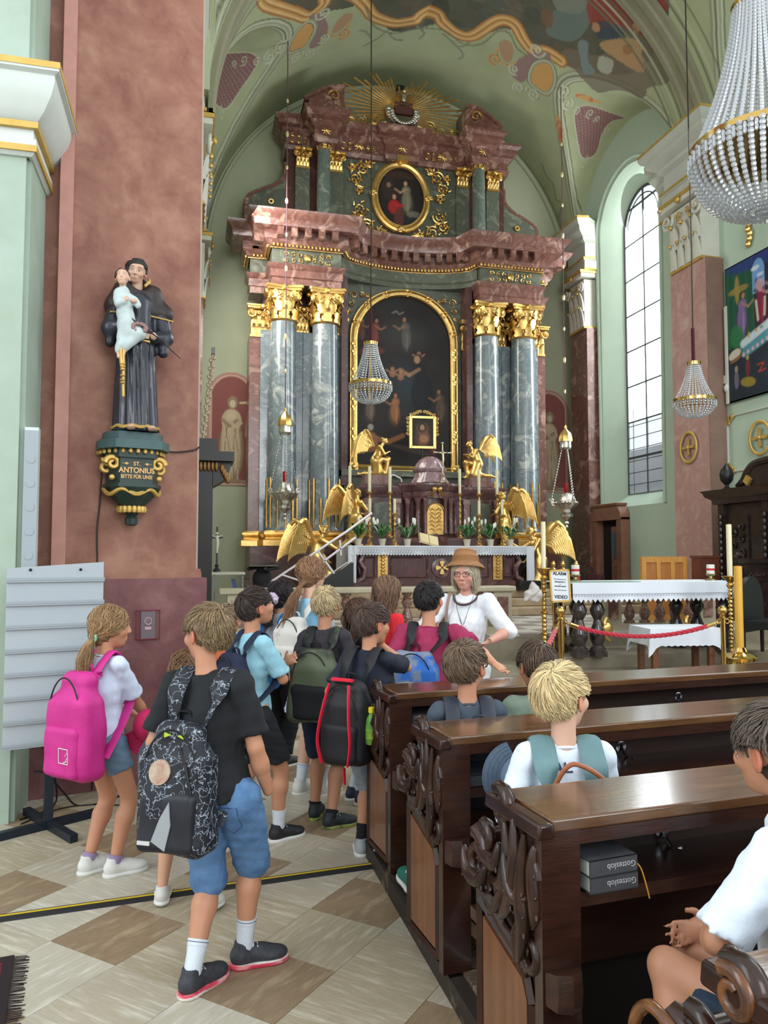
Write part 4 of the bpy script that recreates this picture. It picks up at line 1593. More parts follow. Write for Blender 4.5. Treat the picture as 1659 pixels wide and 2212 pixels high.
g.tube([(.68 * math.cos(t), 17.62, 10.33 + .82 * math.sin(t)) for t in np.linspace(0, 2 * PI, 40)[:-1]], .075, 8, closed=True)
g.tube([(.60 * math.cos(t), 17.58, 10.33 + .74 * math.sin(t)) for t in np.linspace(0, 2 * PI, 40)[:-1]], .03, 6, closed=True)
for a in (PI / 2, -PI / 2, 0, PI):
 for k in range(5):
  g.ball((.7 * math.cos(a) + .05 * math.cos(k), 17.52, 10.33 + .84 * math.sin(a) + .05 * math.sin(k)), (.06, .04, .05), 0, 6, 4)
g.box((-.14, 17.4, 11.14), (.14, 17.6, 11.28))
A(g, 'oval_frame', GOLD)
g = G()
for sg in (-1, 1):
 for (x, z, r, a0) in ((.95, 10.95, .17, 0), (1.12, 10.7, .15, 2), (1.02, 10.42, .1, 1), (1.0, 9.95, .17, 3), (1.1, 9.7, .14, 5), (.82, 9.55, .17, 1), (.95, 9.3, .12, 2), (.34, 9.3, .15, 0), (.5, 9.48, .09, 3), (.75, 11.1, .1, 4), (1.2, 10.95, .08, 1), (.2, 9.18, .08, 2)):
  g.spiral((sg * x, 17.66, z), r, .02, 1.7, .026, (sg, 0, 0), (0, 0, 1), a0, n=20, seg=5)
  for k in range(5):
   a = a0 + k * 1.256
   g.ball((sg * (x + .5 * r * math.cos(a)), 17.64, z + .5 * r * math.sin(a)), (.028, .02, .028), 0, 5, 4)
   g.tube([(sg * (x + r * math.cos(a)), 17.66, z + r * math.sin(a)), (sg * (x + 1.3 * r * math.cos(a + .3)), 17.62, z + 1.3 * r * math.sin(a + .3))], [.03, .006], 5)
A(g, 'acanthus_scroll', GOLD, kind='stuff')
# glory of rays with cloud ring, dove
g = G()
rg = np.random.RandomState(4)
for k in range(64):
 a = 2 * PI * k / 64
 if -2.6 < (a if a < PI else a - 2 * PI) < -.55:
  continue
 L = (1.15 + .35 * abs(math.cos(a)) ** 2) * (1 if k % 3 else .8) * (.86 + .2 * rg.rand()) * (.62 + .5 * abs(math.cos(a)))
 c, s_ = math.cos(a), math.sin(a)
 g.cut().tube([(.2 * c, 17.5, 12.4 + .18 * s_), (L * c, 17.5, 12.38 + L * .92 * s_ - .0)], [.014, .028], 4)
ray_o = A(g, 'gold_ray', GOLDD)
g = G()
for k in range(16):
 a = PI * (1.0 + k / 15.0)
 g.ball((.36 * math.cos(a), 17.38 + .03 * rg.rand(), 12.38 + .34 * math.sin(a)), (.1, .08, .09), 0, 8, 6)
 g.ball((.30 * math.cos(a + .1), 17.32, 12.32 + .3 * math.sin(a + .1)), (.07, .06, .06), 0, 8, 6)
g.ball((0, 17.35, 12.66), (.07, .08, .12), 0, 8, 6)
g.ball((0, 17.28, 12.8), .045)
for sg in (-1, 1):
 g.tube([(0, 17.34, 12.7), (sg * .16, 17.34, 12.78), (sg * .24, 17.36, 12.68)], [.05, .05, .01], 6, flat=.4)
A(g, 'silver_cloud', SILVER, kind='stuff')
g = G()
for k in range(7):
 g.ball((-.2 + .066 * k, 17.3, 12.5), .035)
g.box((-.22, 17.3, 12.25), (.22, 17.4, 12.44))
A(g, 'sealed_book', REDD)
g = G()
for sg in (-1, 1):
 for (x, z, r, a0) in ((.7, 12.12, .16, 0), (1.0, 12.05, .13, 2), (1.25, 12.0, .1, 1)):
  g.spiral((sg * x, 17.5, z), r, .02, 1.6, .026, (sg, 0, 0), (0, 0, 1), a0, n=18, seg=5)
 g.tube([(sg * .4, 17.5, 12.1), (sg * .8, 17.5, 11.98), (sg * 1.4, 17.5, 11.93)], .03, 5)
A(g, 'crowning_scroll', GOLDD, kind='stuff')
g = G()
g.box((-.09, 17.6, 12.6), (.09, 17.75, 13.15))
A(g, 'spotlight_post', BLACK)
# ---------------------------------------------------------------- mensa, gradine, tabernacle
MP = (XC, 14.95, .95)
mensa = thing('altar_table', 'dark marble altar table at the foot of the high altar, gold cross medallion', 'altar table', MP)
def Mx(g, name, m, parent=mensa, **kw):
 g.v = [(q[0], q[1] - MP[1], q[2] - MP[2]) for q in g.v]
 return g.obj(name, m, parent, **kw)
g = G()
poly = [(-1.62, 1.10), (-1.74, 1.66), (1.74, 1.66), (1.62, 1.10)]
g.prism(poly, lambda u, v_, d: (u, d, v_), 14.62, 15.5)
g.box((-1.95, 14.5, .95), (1.95, 15.6, 1.11))
g.box((-1.85, 14.46, 1.66), (1.85, 15.5, 1.8))
Mx(g, 'marble_block', REDD)
for sg in (-1, 1):
 g = G()
 g.tube([(sg * 1.60, 14.56, 1.64), (sg * 1.66, 14.54, 1.5), (sg * 1.56, 14.54, 1.35), (sg * 1.60, 14.54, 1.18), (sg * 1.72, 14.54, 1.12)], .055, 6)
 Mx(g, 'scroll_foot', PURPM)
 g = G()
 g.box((min(sg * 1.1, sg * 1.3), 14.58, 1.13), (max(sg * 1.1, sg * 1.3), 14.66, 1.64))
 for k in range(7):
  g.ball((sg * 1.2, 14.57, 1.2 + k * .065), (.045, .02, .03), 0, 6, 4)
 Mx(g, 'leaf_strip', GOLDD)
g = G()
for (x0, x1) in ((-1.02, -.28), (.28, 1.02), (-1.56, -1.36), (1.36, 1.56)):
 for a, b in (((x0, 1.2), (x1, 1.2)), ((x1, 1.2), (x1, 1.58)), ((x1, 1.58), (x0, 1.58)), ((x0, 1.58), (x0, 1.2))):
  g.tube([(a[0], 14.6, a[1]), (b[0], 14.6, b[1])], .018, 4)
g.lathe([(.2, 0), (.2, .03), (.17, .04)], seg=20)
n0 = len(g.v) - 60
g.v = g.v[:n0] + [(q[0], 14.62 - q[2], 1.38 + q[1]) for q in g.v[n0:]]
Mx(g, 'panel_moulding', PURPM, kind='stuff')
g = G()
for k in range(4):
 a = k * PI / 2
 c, s_ = math.cos(a), math.sin(a)
 pl = [(.02, -.015), (.12, -.05), (.135, 0), (.12, .05), (.02, .015)]
 g.prism([(c * u - s_ * v_, s_ * u + c * v_) for u, v_ in pl], lambda u, v_, d: (u, d, 1.38 + v_), 14.53, 14.58)
Mx(g, 'cross_emblem', GOLD)
def fringe_cloth(name, x0, x1, y, ztop, drop, depth, parent=None, n=60, tooth=.035, side_drop=0, org=(0, 0, 0)):
 """tablecloth: top slab, front drop with toothed hem (each tooth geometry), optional long side drops"""
 g = G()
 g.box((x0, y, ztop), (x1, y + depth, ztop + .012))
 v, f = [], []
 for i in range(n + 1):
  x = x0 + (x1 - x0) * i / n
  t = tooth if i % 2 else 0
  for k, z in enumerate((ztop + .012, ztop - drop * .5, ztop - drop + .02 - 0, ztop - drop - t)):
   wv = .006 * math.sin(x * 9) * k
   v.append((x, y - .006 - wv * 1, z))
 for i in range(n):
  for k in range(3):
   a = i * 4 + k
   f.append((a, a + 4, a + 5, a + 1))
 g.add(v, f)
 g.add([(q[0], q[1] + .006, q[2]) for q in v], f)
 if side_drop:
  for sg, x in ((-1, x0), (1, x1)):
   v, f = [], []
   for i in range(11):
    yy = y + depth * i / 10
    for k, z in enumerate(np.linspace(ztop + .012, ztop - side_drop, 5)):
     v.append((x + sg * (.01 + .012 * math.sin(yy * 24) * k / 4), yy, z))
   for i in range(10):
    for k in range(4):
     a = i * 5 + k
     f.append((a, a + 5, a + 6, a + 1))
   # front return strip
   b0 = len(v)
   for i in range(7):
    xx = x - sg * .17 * i / 6
    for k, z in enumerate(np.linspace(ztop + .012, ztop - side_drop, 5)):
     v.append((xx, y - .02 - .012 * math.sin(i * 1.6) * (1 + k / 4), z))
   for i in range(6):
    for k in range(4):
     a = b0 + i * 5 + k
     f.append((a, a + 5, a + 6, a + 1))
   g.add(v, f)
 g.v = [(q[0] - org[0], q[1] - org[1], q[2] - org[2]) for q in g.v]
 return g.obj(name, CLOTHW, parent)
cl = fringe_cloth('tablecloth', -1.93, 1.93, 14.44, 1.80, .15, 1.1, n=130, tooth=.03, side_drop=.70)
cl.location = (XC, 0, 0)
tag(cl, 'white lace-edged cloth over the high altar table, hanging long at both ends', 'tablecloth')
g = G()
for k in range(64):
 x = -1.7 + k * 3.4 / 63
 g.tube([(x, 14.425, 1.68), (x + .04, 14.425, 1.76)], .0035, 4)
 g.tube([(x + .04, 14.425, 1.70), (x + .0, 14.425, 1.74)], .0025, 4)
g.tube([(-1.74, 14.425, 1.67), (1.74, 14.425, 1.67)], .0035, 4)
g.tube([(-1.74, 14.425, 1.775), (1.74, 14.425, 1.775)], .0035, 4)
g.obj('lace_pattern', mat('lace_grey_thread', (150, 150, 158), rough=.8), cl, kind='stuff')  # grey thread lines that draw the lace pattern
ret = thing('tabernacle', 'domed purple marble tabernacle with an embossed gold door and flanking wings', 'tabernacle', (XC + .12, 15.9, 1.8))
RO = (0.12, 15.9, 1.8)
def Rx(g, name, m, **kw):
 g.v = [(q[0] - RO[0], q[1] - RO[1], q[2] - RO[2]) for q in g.v]
 return g.obj(name, m, ret, **kw)
g = G()
g.box((-1.85, 15.35, 1.80), (2.0, 16.5, 1.99))
Rx(g, 'gradine', REDD)
g = G()
g.box((-1.28, 15.75, 1.99), (1.72, 16.45, 2.9))
Rx(g, 'wing_block', REDD)
for (a, b) in ((-1.12, -.72), (1.05, 1.5)):
 g = G()
 g.box((a, 15.72, 2.1), (b, 15.76, 2.75))
 pan = Rx(g, 'side_panel', GRNM)
for x in (-1.28, -1.2, 1.62, 1.7):
 pass
g = G()
for x in (-1.24, -.62, .95, 1.66):
 g.cut().box((x - .07, 15.68, 1.99), (x + .07, 15.8, 2.72))
 g.box((x - .09, 15.66, 2.72), (x + .09, 15.82, 2.82))
Rx(g, 'wing_pilaster', REDM)
g = G()
g.sweep([(-.3, 2.86), (.0, 2.86), (.02, 2.92), (.06, 2.95), (.1, 3.0), (.12, 3.05), (.12, 3.09), (-.3, 3.11)], [(-1.3, 16.4), (-1.3, 15.72), (1.75, 15.72), (1.75, 16.4)], side=-1)
g.box((-1.3, 15.72, 2.86), (1.75, 16.45, 3.10))
Rx(g, 'wing_cornice', PURPM)
# tabernacle body: curved front
def tab_plan(s_, o_=0):
 p = [(-.56, 0), (-.56, -.28), (-.42, -.34), (-.36, -.46), (-.2, -.56), (0, -.60), (.2, -.56), (.36, -.46), (.42, -.34), (.56, -.28), (.56, 0)]
 return [(RO[0] + x * s_, 15.95 + y * s_) for x, y in p]
g = G()
g.prism(tab_plan(.92), lambda u, v_, d: (u, v_, d), 1.99, 2.82)
g.prism(tab_plan(1.12), lambda u, v_, d: (u, v_, d), 1.80, 2.02)
g.prism(tab_plan(1.05), lambda u, v_, d: (u, v_, d), 2.02, 2.08)
Rx(g, 'tabernacle_body', REDD)
for x, y in ((-.53, -.36), (-.36, -.55), (.36, -.55), (.53, -.36), (-.22, -.62), (.22, -.62)):
 g = G()
 big = .052 if abs(x) > .3 else .036
 g.lathe([(big * 1.3, 2.08), (big * 1.3, 2.11), (big, 2.14), (big * .9, 2.68), (big * 1.1, 2.7)], c=(RO[0] + x, 15.95 + y, 0), seg=12)
 g.lathe([(big, 2.7), (big * 1.2, 2.76), (big * 1.7, 2.82)], c=(RO[0] + x, 15.95 + y, 0), seg=8)
 Rx(g, 'small_column', PURPM)
g = G()
path = tab_plan(1.02)
g.sweep([(-.3, 2.82), (.02, 2.82), (.05, 2.88), (.05, 2.96), (.1, 3.0), (.13, 3.05), (.17, 3.09), (.17, 3.13), (-.1, 3.17), (-.3, 3.18)], path, side=-1)
g.prism(path, lambda u, v_, d: (u, v_, d), 2.82, 3.16)
Rx(g, 'tabernacle_cornice', PURPM)
g = G()
g.lathe([(.42, 3.16), (.40, 3.2), (.34, 3.28), (.31, 3.38), (.35, 3.42), (.36, 3.46), (.33, 3.48), (.30, 3.56), (.23, 3.66), (.12, 3.73), (0.02, 3.75)], c=(RO[0], 15.72, 0), seg=48, flute=.035, nf=12)
Rx(g, 'dome', mat('lilac_marble', (168, 140, 144), (192, 166, 168), (140, 112, 118), scale=4, rough=.25, kind='marble', dist=1, coat=.4))
# gold door
g = G()
dz = [(-.18, 2.06), (.18, 2.06), (.18, 2.5)] + [(.18 * math.cos(t), 2.5 + .2 * math.sin(t)) for t in np.linspace(.2, PI - .2, 9)] + [(-.18, 2.5)]
g.prism(dz, lambda u, v_, d: (RO[0] + u, d, v_), 15.33, 15.36)
g.tube([(RO[0] + p[0] * 1.15, 15.34, p[1] + .02) for p in dz[2:]], .015, 5)
for k in range(6):
 z = 2.12 + k * .085
 for sg in (-1, 1):
  g.tube([(RO[0], 15.325, z), (RO[0] + sg * .07, 15.32, z + .06), (RO[0] + sg * .14, 15.325, z + .04)], [.012, .014, .006], 5)
  if k > 1:
   g.spiral((RO[0] + sg * .09, 15.325, z + .03), .04, .01, 1.2, .009, (sg, 0, 0), (0, 0, 1), k, n=9, seg=5)
g.tube([(RO[0], 15.325, 2.1), (RO[0], 15.325, 2.6)], .014, 5)
Rx(g, 'tabernacle_door', GOLDD)
g = G()
g.ball((RO[0] - .05, 15.22, 3.0), .06)
g.ball((RO[0] + .06, 15.22, 3.0), .06)
for sg in (-1, 1):
 for k in range(3):
  g.tube([(RO[0] + sg * .05, 15.25, 2.95 - k * .02), (RO[0] + sg * (.2 - k * .04), 15.26, 2.94 - k * .06)], [.03, .01], 5, flat=.5)
Rx(g, 'cherub_heads', GOLDD)
# crucifix on the dome front
t = thing('altar_crucifix', 'small silver crucifix standing before the tabernacle dome', 'crucifix', (XC + .29, 15.35, 3.15))
g = G()
g.lathe([(.09, 0), (.09, .03), (.05, .06), (.03, .12), (.05, .16), (.015, .2)], seg=8)
g.obj('foot', mat('antique_silver_gilt', (196, 186, 160), rough=.3, metal=.8), t)
g = G()
for a, b in (((0, 0, .18), (0, 0, .82)), ((-.17, 0, .64), (.17, 0, .64))):
 g.tube([a, b], .014, 6)
for p in ((0, 0, .84), (-.18, 0, .64), (.18, 0, .64)):
 g.ball(p, .028)
g.tube([(0, -.02, .62), (.005, -.03, .5), (0, -.02, .34)], [.022, .026, .01], 6)
for sg in (-1, 1):
 g.tube([(0, -.02, .6), (sg * .12, -.015, .65)], .009, 5)
g.ball((0, -.03, .655), .02)
g.obj('cross', MATS['antique_silver_gilt'], t)
# icon on a pole
t = thing('framed_icon', 'gilt carved frame with dark portrait painting, tilted on a pole above the tabernacle', 'framed picture', (XC + .12, 16.25, 3.05), -.08)
g = G()
g.tube([(0, .03, 0), (0, .03, 1.2)], .02, 6)
g.obj('pole', BLACK, t)
def art_icon(X, Z):
 a = Art(X, Z, (46, 36, 30), 3)
 a.b(.24, .4, .17, .17, (92, 72, 50), .7).b(.24, .2, .19, .2, (120, 78, 54)).b(.27, .18, .12, .1, (160, 110, 78))
 a.b(.23, .43, .1, .13, (40, 28, 22)).b(.235, .42, .058, .085, (176, 134, 100)).b(.235, .36, .04, .04, (70, 46, 34), .7)
 a.b(.1, .2, .08, .2, (66, 52, 46), .7)
 return a.C
paint('icon_painting', .48, .64, .012, art_icon, t, (-.24, -.02, .98))
g = G()
for (x0, z0, x1, z1) in ((-.27, .94, .27, .99), (-.27, 1.61, .27, 1.66), (-.30, .94, -.24, 1.66), (.24, .94, .30, 1.66)):
 g.box((x0, -.05, z0), (x1, .02, z1))
for sg in (-1, 1):
 for k in range(5):
  g.spiral((sg * .33, -.03, 1.25 + k * .09), .04, .01, 1.2, .016, (sg, 0, 0), (0, 0, 1), k, n=9, seg=5)
 for k in range(4):
  g.spiral((sg * (.05 + k * .07), -.03, 1.70 + .02 * (3 - k)), .04, .01, 1.2, .016, (sg, 0, 0), (0, 0, 1), k, n=9, seg=5)
g.obj('frame', GOLD, t)
# candlesticks on the altar
def candlestick(h, hc, wax):
 t = thing('altar_candlestick', 'x', 'candlestick')
 g = G()
 p = [(.09, 0), (.09, .02), (.05, .04), (.035, .07), (.05, .10), (.02, .13)]
 z = .13
 n_ = max(2, int((h - .2) / .11))
 for k in range(n_):
  zz = .13 + (h - .2) * k / n_
  st = (h - .2) / n_
  p += [(.018, zz + st * .2), (.032, zz + st * .5), (.02, zz + st * .8)]
 p += [(.025, h - .07), (.075, h - .03), (.08, h - .02), (.03, h)]
 g.lathe(p, seg=10)
 g.obj('stem', GOLDD, t)
 G().lathe([(wax, h), (wax, h + hc), (.004, h + hc + .005)], seg=10).obj('candle', CANDLE, t)
 return t
tall = candlestick(.95, .52, .032)
tall.location = (XC - 1.63, 15.42, 1.99)
shortc = candlestick(.66, .28, .028)
shortc.location = (XC - 1.40, 14.85, 1.812)
nm = {-1.63: 'tall altar candlestick nearest the left end of the high altar', -1.23: 'second tall altar candlestick from the left end of the high altar', -.81: 'tall altar candlestick just left of the tabernacle',
 .67: 'tall altar candlestick just right of the tabernacle', 1.09: 'second tall altar candlestick from the right end of the high altar', 1.49: 'tall altar candlestick nearest the right end of the high altar'}
for x, l in nm.items():
 o = tall if x == -1.63 else copy_tree(tall, (XC + x * 1.035, 15.42, 1.99))
 tag(o, l, group='tall candlesticks on the high altar')
tall.location = (XC - 1.63 * 1.035, 15.42, 1.99)
nm = {-1.40: 'short altar candlestick at far left among the potted lilies', -.89: 'short altar candlestick left of the open book', .91: 'short altar candlestick between two right lily pots near the tabernacle', 1.42: 'short altar candlestick at far right among the potted lilies'}
for x, l in nm.items():
 o = shortc if x == -1.40 else copy_tree(shortc, (XC + x, 14.85, 1.812))
 tag(o, l, group='short candlesticks on the high altar')
# potted peace lilies
LEAF = mat('lily_leaf', (46, 92, 44), (78, 128, 66), scale=12, rough=.4)
PETAL = mat('lily_white', (232, 236, 222), rough=.5)
POT = mat('cream_pot', (206, 196, 176), rough=.6)
random.seed(9)
def lily(seed):
 rgx = random.Random(seed)
 t = thing('potted_lily', 'x', 'potted plant')
 G().lathe([(.055, 0), (.075, .12), (.08, .12), (.08, .135), (.06, .13)], seg=12).obj('pot', POT, t)
 g = G()
 for k in range(26):
  a = rgx.random() * 6.28
  L = rgx.uniform(.16, .32)
  up_ = rgx.uniform(.12, .32)
  pts = [(0, 0, .12), (L * .35 * math.cos(a), L * .35 * math.sin(a), .12 + up_ * .7), (L * .7 * math.cos(a), L * .7 * math.sin(a), .12 + up_), (L * math.cos(a), L * math.sin(a), .12 + up_ * .75)]
  g.tube(smooth(pts, 3), [.004, .004, .006, .02, .034, .036, .03, .02, .012, .003][:10], 5, flat=.15, up=(0, 0, 1))
 g.obj('leaves', LEAF, t)
 g = G()
 for k in range(4):
  a, L, z = rgx.random() * 6.28, rgx.uniform(.08, .2), rgx.uniform(.36, .5)
  g.tube([(0, 0, .13), (L * math.cos(a), L * math.sin(a), z)], .005, 5)
  g.ball((L * math.cos(a) + .02, L * math.sin(a), z + .04), (.026, .014, .055))
 g.obj('flower', PETAL, t)
 return t
for i, (x, l) in enumerate(((-1.68, 'potted white lily at the left end of the altar table'), (-1.20, 'second potted white lily from the left end of the altar table'), (-.69, 'potted white lily just left of the open book'),
       (.56, 'potted white lily just right of the tabernacle door'), (1.06, 'second potted white lily from the right end of the altar table'), (1.49, 'potted white lily at the right end of the altar table'))):
 t = lily(i)
 t.location = (XC + x, 14.62, 1.812)
 tag(t, l, group='potted lilies on the high altar')
# book stand
t = thing('altar_missal', 'open book with cream pages propped on a small metal stand on the altar table', 'book', (XC - .22, 14.7, 1.812))
g = G()
for sg in (-1, 1):
 g.tube([(sg * .15, 0, 0), (sg * .15, .1, .16), (sg * .15, -.02, .02)], .01, 5)
g.obj('stand', BLACK, t)
g = G()
g.at((0, .02, .12), rx=R_(42), ry=R_(14))
g.box((-.21, -.14, -.01), (.21, .14, .0))
g.box((-.2, -.13, 0), (-.003, .13, .03), tx=.97)
g.box((.003, -.13, 0), (.2, .13, .03), tx=.97)
g.M = Matrix.Identity(4)
g.obj('pages', mat('page_cream', (226, 206, 160), rough=.7), t)
# small white bracket lamp on the gradine
t = tag(G().tube(smooth([(0, 0, 0), (0, 0, .18), (.05, 0, .23), (.16, 0, .18), (.22, 0, .15), (.24, 0, .08)], 4), .018, 6).obj('bent_tube_lamp', mat('white_enamel', (225, 225, 222), rough=.4)),
  'white bent tube lamp left of the tabernacle dome', 'lamp')
t.location = (XC - .72, 15.8, 3.11)
# ================================================================ GILDED ANGELS
def wing_mesh(g, side, root, span=.62, tilt=0.0, n=11, back=.35, droop=-.5):
 """one wing: a fan of long overlapping feathers; local body faces +y, wing opens to side (x) and back"""
 rx, ry, rz = root
 top = Vector((rx + side * .12, ry - back * .62, rz + .36))
 g.tube(smooth([root, (rx + side * .06, ry - back * .3, rz + .22), tuple(top), (rx + side * .15, ry - back * .85, rz + .30)], 4), [.03] * 4 + [.045] * 5 + [.035] * 4, 8)
 for row, (nn, L, w_) in enumerate(((n, span, .030), (n - 2, span * .66, .028), (n - 3, span * .40, .026))):
  for k in range(nn):
   t = k / (nn - 1)
   base = Vector(root).lerp(top, t) + Vector((side * .008 * row, -.01 * row, .03))
   ang = -PI / 2 + (t - .5) * .35
   d = Vector((side * (.12 + .06 * t), -(.36 + .16 * t), -1)).normalized()
   ll = L * (.5 + .55 * t)
   tp_ = top + Vector((side * .10, -.42, -.92)).normalized() * L * 1.15
   tip = base.lerp(tp_, .6 + .4 * t) + Vector((0, .10 * (1 - t), 0))
   mid_ = base.lerp(tip, .5) + Vector((side * .02, -.05, .03))
   nrm = Vector((side, .25, 0))
   g.tube([base, base.lerp(mid_, .6), mid_, mid_.lerp(tip, .6), tip], [w_ * .7, w_, w_ * 1.05, w_ * .8, w_ * .25], 6, flat=.3, up=nrm)
 return g
def angel(label, loc, rz, sc_, pose, seed=0, group=None):
 t = thing('gilded_angel', label, 'angel', loc, rz, group)
 s = SD((-.34, -.5, -.02), (.34, .6, 1.1), .014)
 if pose == 'kneel':
  hip, chest, head = (0, 0, .36), (0, .1, .62), (.0, .24, .86)
  s.ell(hip, (.13, .12, .12), .04).cap(hip, chest, .11, .105, .05).cap((-.1, .1, .70), (.1, .1, .70), .055, .055, .05)
  s.cap((.07, .02, .36), (.08, .30, .40), .09, .08, .04).cap((.08, .30, .40), (.08, .26, .06), .08, .05, .03).cap((.08, .24, .03), (.08, .36, .02), .035, .03, .02)
  s.cap((-.07, 0, .34), (-.07, .12, .10), .09, .07, .04).cap((-.07, .12, .08), (-.07, -.3, .05), .06, .045, .03).cap((-.07, -.3, .05), (-.07, -.42, .03), .03, .025, .02)
  s.cap((0, .05, .30), (0, .1, .08), .13, .16, .06)
  hands = [((.13, .1, .70), (.16, .2, .52), (.04, .34, .60)), ((-.13, .1, .70), (-.16, .2, .52), (-.04, .34, .60))]
 elif pose == 'stand':
  hip, chest, head = (0, 0, .50), (.01, .02, .74), (.0, .06, .96)
  s.ell(hip, (.11, .09, .1), .04).cap(hip, chest, .095, .1, .05).cap((-.1, .02, .80), (.1, .02, .80), .05, .05, .04)
  s.cap((.05, 0, .48), (.08, .12, .27), .085, .07, .05).cap((.08, .12, .27), (.07, -.02, .04), .06, .035, .03).cap((.07, -.02, .03), (.08, .09, .02), .03, .025, .02)
  s.cap((-.05, 0, .48), (-.08, .0, .26), .085, .08, .05).cap((-.08, 0, .26), (-.10, -.12, .04), .055, .035, .03).cap((-.1, -.12, .03), (-.1, -.02, .02), .03, .025, .02)
  s.cap((0, .0, .46), (.02, -.05, .2), .12, .13, .06)
  hands = [((.12, .02, .80), (.17, .12, .66), (.05, .22, .70)), ((-.12, .02, .80), (-.17, .10, .64), (-.05, .24, .60))]
 else:                                    # large angel holding out an arm
  hip, chest, head = (0, 0, .42), (0, .05, .70), (0, .14, .92)
  s.ell(hip, (.14, .12, .12), .04).cap(hip, chest, .11, .11, .05).cap((-.12, .04, .78), (.12, .04, .78), .05, .05, .05)
  s.cap((0, .02, .4), (0, .08, .02), .15, .19, .07)
  s.cap((.07, .02, .4), (.09, .2, .22), .09, .07, .05).cap((.09, .2, .22), (.09, .12, .02), .07, .05, .04)
  hands = [((.14, .04, .78), (.2, .26, .64), (.12, .50, .78)), ((-.14, .04, .78), (-.18, .16, .58), (-.14, .30, .42))]
 s.wob(.018, 26, seed, zs=.25)
 for (a, b, c) in hands:
  s.cap(a, b, .042, .034, .02).cap(b, c, .032, .022, .012)
  c = np.array(c)
  s.ell(c + (0, .02, 0), (.02, .034, .014), .01)
  for q in range(4):
   s.cap(c + ((q - 1.5) * .010, .03, 0), c + ((q - 1.5) * .013, .07, .005), .006, .004, .003)
 s.cap(chest, head, .045, .04, .03)
 h = np.array(head)
 s.ell(h + (0, 0, .02), (.058, .07, .072), .01).ell(h + (0, .03, -.02), (.042, .045, .052), .02)
 s.cap(h + (0, .075, .015), h + (0, .088, -.012), .008, .011, .006)
 rg_ = np.random.RandomState(seed)
 for k in range(26):
  a = rg_.uniform(0, 6.28)
  z = rg_.uniform(-.05, .085)
  p = h + (math.cos(a) * .055, math.sin(a) * .062 - .012, z)
  if p[1] > h[1] + .04 and z < .05:
   continue
  s.ell(p, (.02, .02, .018), .006)
 o = s.obj('body', GOLD, t)
 for side in (-1, 1):
  wing_mesh(G(), side, (side * .05, -.05, .72)).obj('wing', GOLD, t)
 t.scale = (sc_, sc_, sc_)
 return t
gg = 'gilded angels around the altar'
angel('gold kneeling angel facing right on the left end of the tabernacle wing', (XC - 1.05, 15.85, 3.32), -PI / 2, .86, 'kneel', 1, gg)
angel('gold kneeling angel facing left on the right end of the tabernacle wing', (XC + 1.28, 15.85, 3.32), PI / 2, .86, 'kneel', 2, gg)
for x, l in ((XC - 1.05, 'left marble block under a kneeling gold angel'), (XC + 1.28, 'right marble block under a kneeling gold angel')):
 g = G()
 g.box((-.3, -.18, 0), (.3, .25, .05))
 g.box((-.27, -.15, .05), (.27, .22, .22), tx=.9, ty=.9)
 o = tag(g.obj('angel_plinth', REDM), l, 'plinth')
 o.location = (x, 15.85, 3.105)
angel('gold standing angel looking up at the left side of the altar candles', (XC - 1.62, 15.2, 1.80), -PI / 3, 1.12, 'stand', 3, gg)
angel('gold standing angel at the right side of the altar candles', (XC + 1.62, 15.2, 1.80), PI / 4, 1.12, 'stand', 4, gg)
angel('large gold angel with outstretched arm at the left of the altar table', (XC - 2.50, 14.7, .97), -PI * .42, 1.22, 'large', 5, gg)
angel('large gold angel with outstretched arm at the right of the altar table', (XC + 2.16, 14.7, .97), PI * .45, 1.22, 'large', 6, gg)
# ================================================================ PAINTED NICHES ON THE BACK WALL
def art_niche(seed):
 def fn(X, Z):
  a = Art(X, Z, (178, 138, 122), seed)
  w_, h = 1.2, 2.75
  k = ((X > .13) & (X < w_ - .13) & (Z > .12) & ((Z < 2.1) | (((X - .6) / .47) ** 2 + ((Z - 2.1) / .5) ** 2 < 1)))
  a.C[k] = s2l((140, 84, 78))[:3]
  for (z0, z1, c) in ((0, .05, (196, 160, 140)), (.05, .08, (130, 88, 76)), (.08, .12, (190, 150, 132))):
   m_ = (Z >= z0) & (Z < z1)
   a.C[m_] = s2l(c)[:3]
  for x in (.1, .13, 1.07, 1.1):
   a.line([(x, .12), (x, 2.1)], .012, (214, 180, 160))
  a.line([(.6 + .5 * math.cos(t), 2.1 + .54 * math.sin(t)) for t in np.linspace(0, PI, 16)], .014, (214, 180, 160))
  st, sd_, sh = (190, 172, 140), (150, 130, 102), (120, 98, 78)
  a.b(.72, 1.1, .3, .95, (112, 66, 62), .5, 0, .6)
  a.b(.6, .85, .3, .8, sd_, 1, 0, .1).b(.58, .9, .25, .76, st, .95, 0, .2)
  a.b(.6, 1.55, .25, .3, st, 1, 0, .15).b(.6, 1.62, .16, .2, (204, 188, 156), .8, 0, .5)
  a.b(.62, 1.98, .13, .17, sd_, 1, 0, .15).b(.62, 1.95, .08, .11, (206, 188, 156), 1, 0, .3)
  a.b(.6, .12, .32, .06, sd_)
  for k in range(14):
   x = .38 + k * .034
   a.line([(x + .12 * math.sin(k), 1.5), (x + .03 * math.cos(k), .8), (x + .05 * math.sin(k * 2), .15)], .009, sh if k % 2 else (212, 196, 166), .7)
  a.line([(.4, 1.55), (.55, 1.42), (.72, 1.56)], .05, sd_).line([(.82, 1.5), (.68, 1.4), (.55, 1.55)], .05, st)
  if seed == 1:
   a.line([(.95, 1.2), (1.02, 2.2)], .035, (206, 186, 150)).line([(.8, 1.98), (1.15, 2.02)], .035, (206, 186, 150))
  return a.C
 return fn
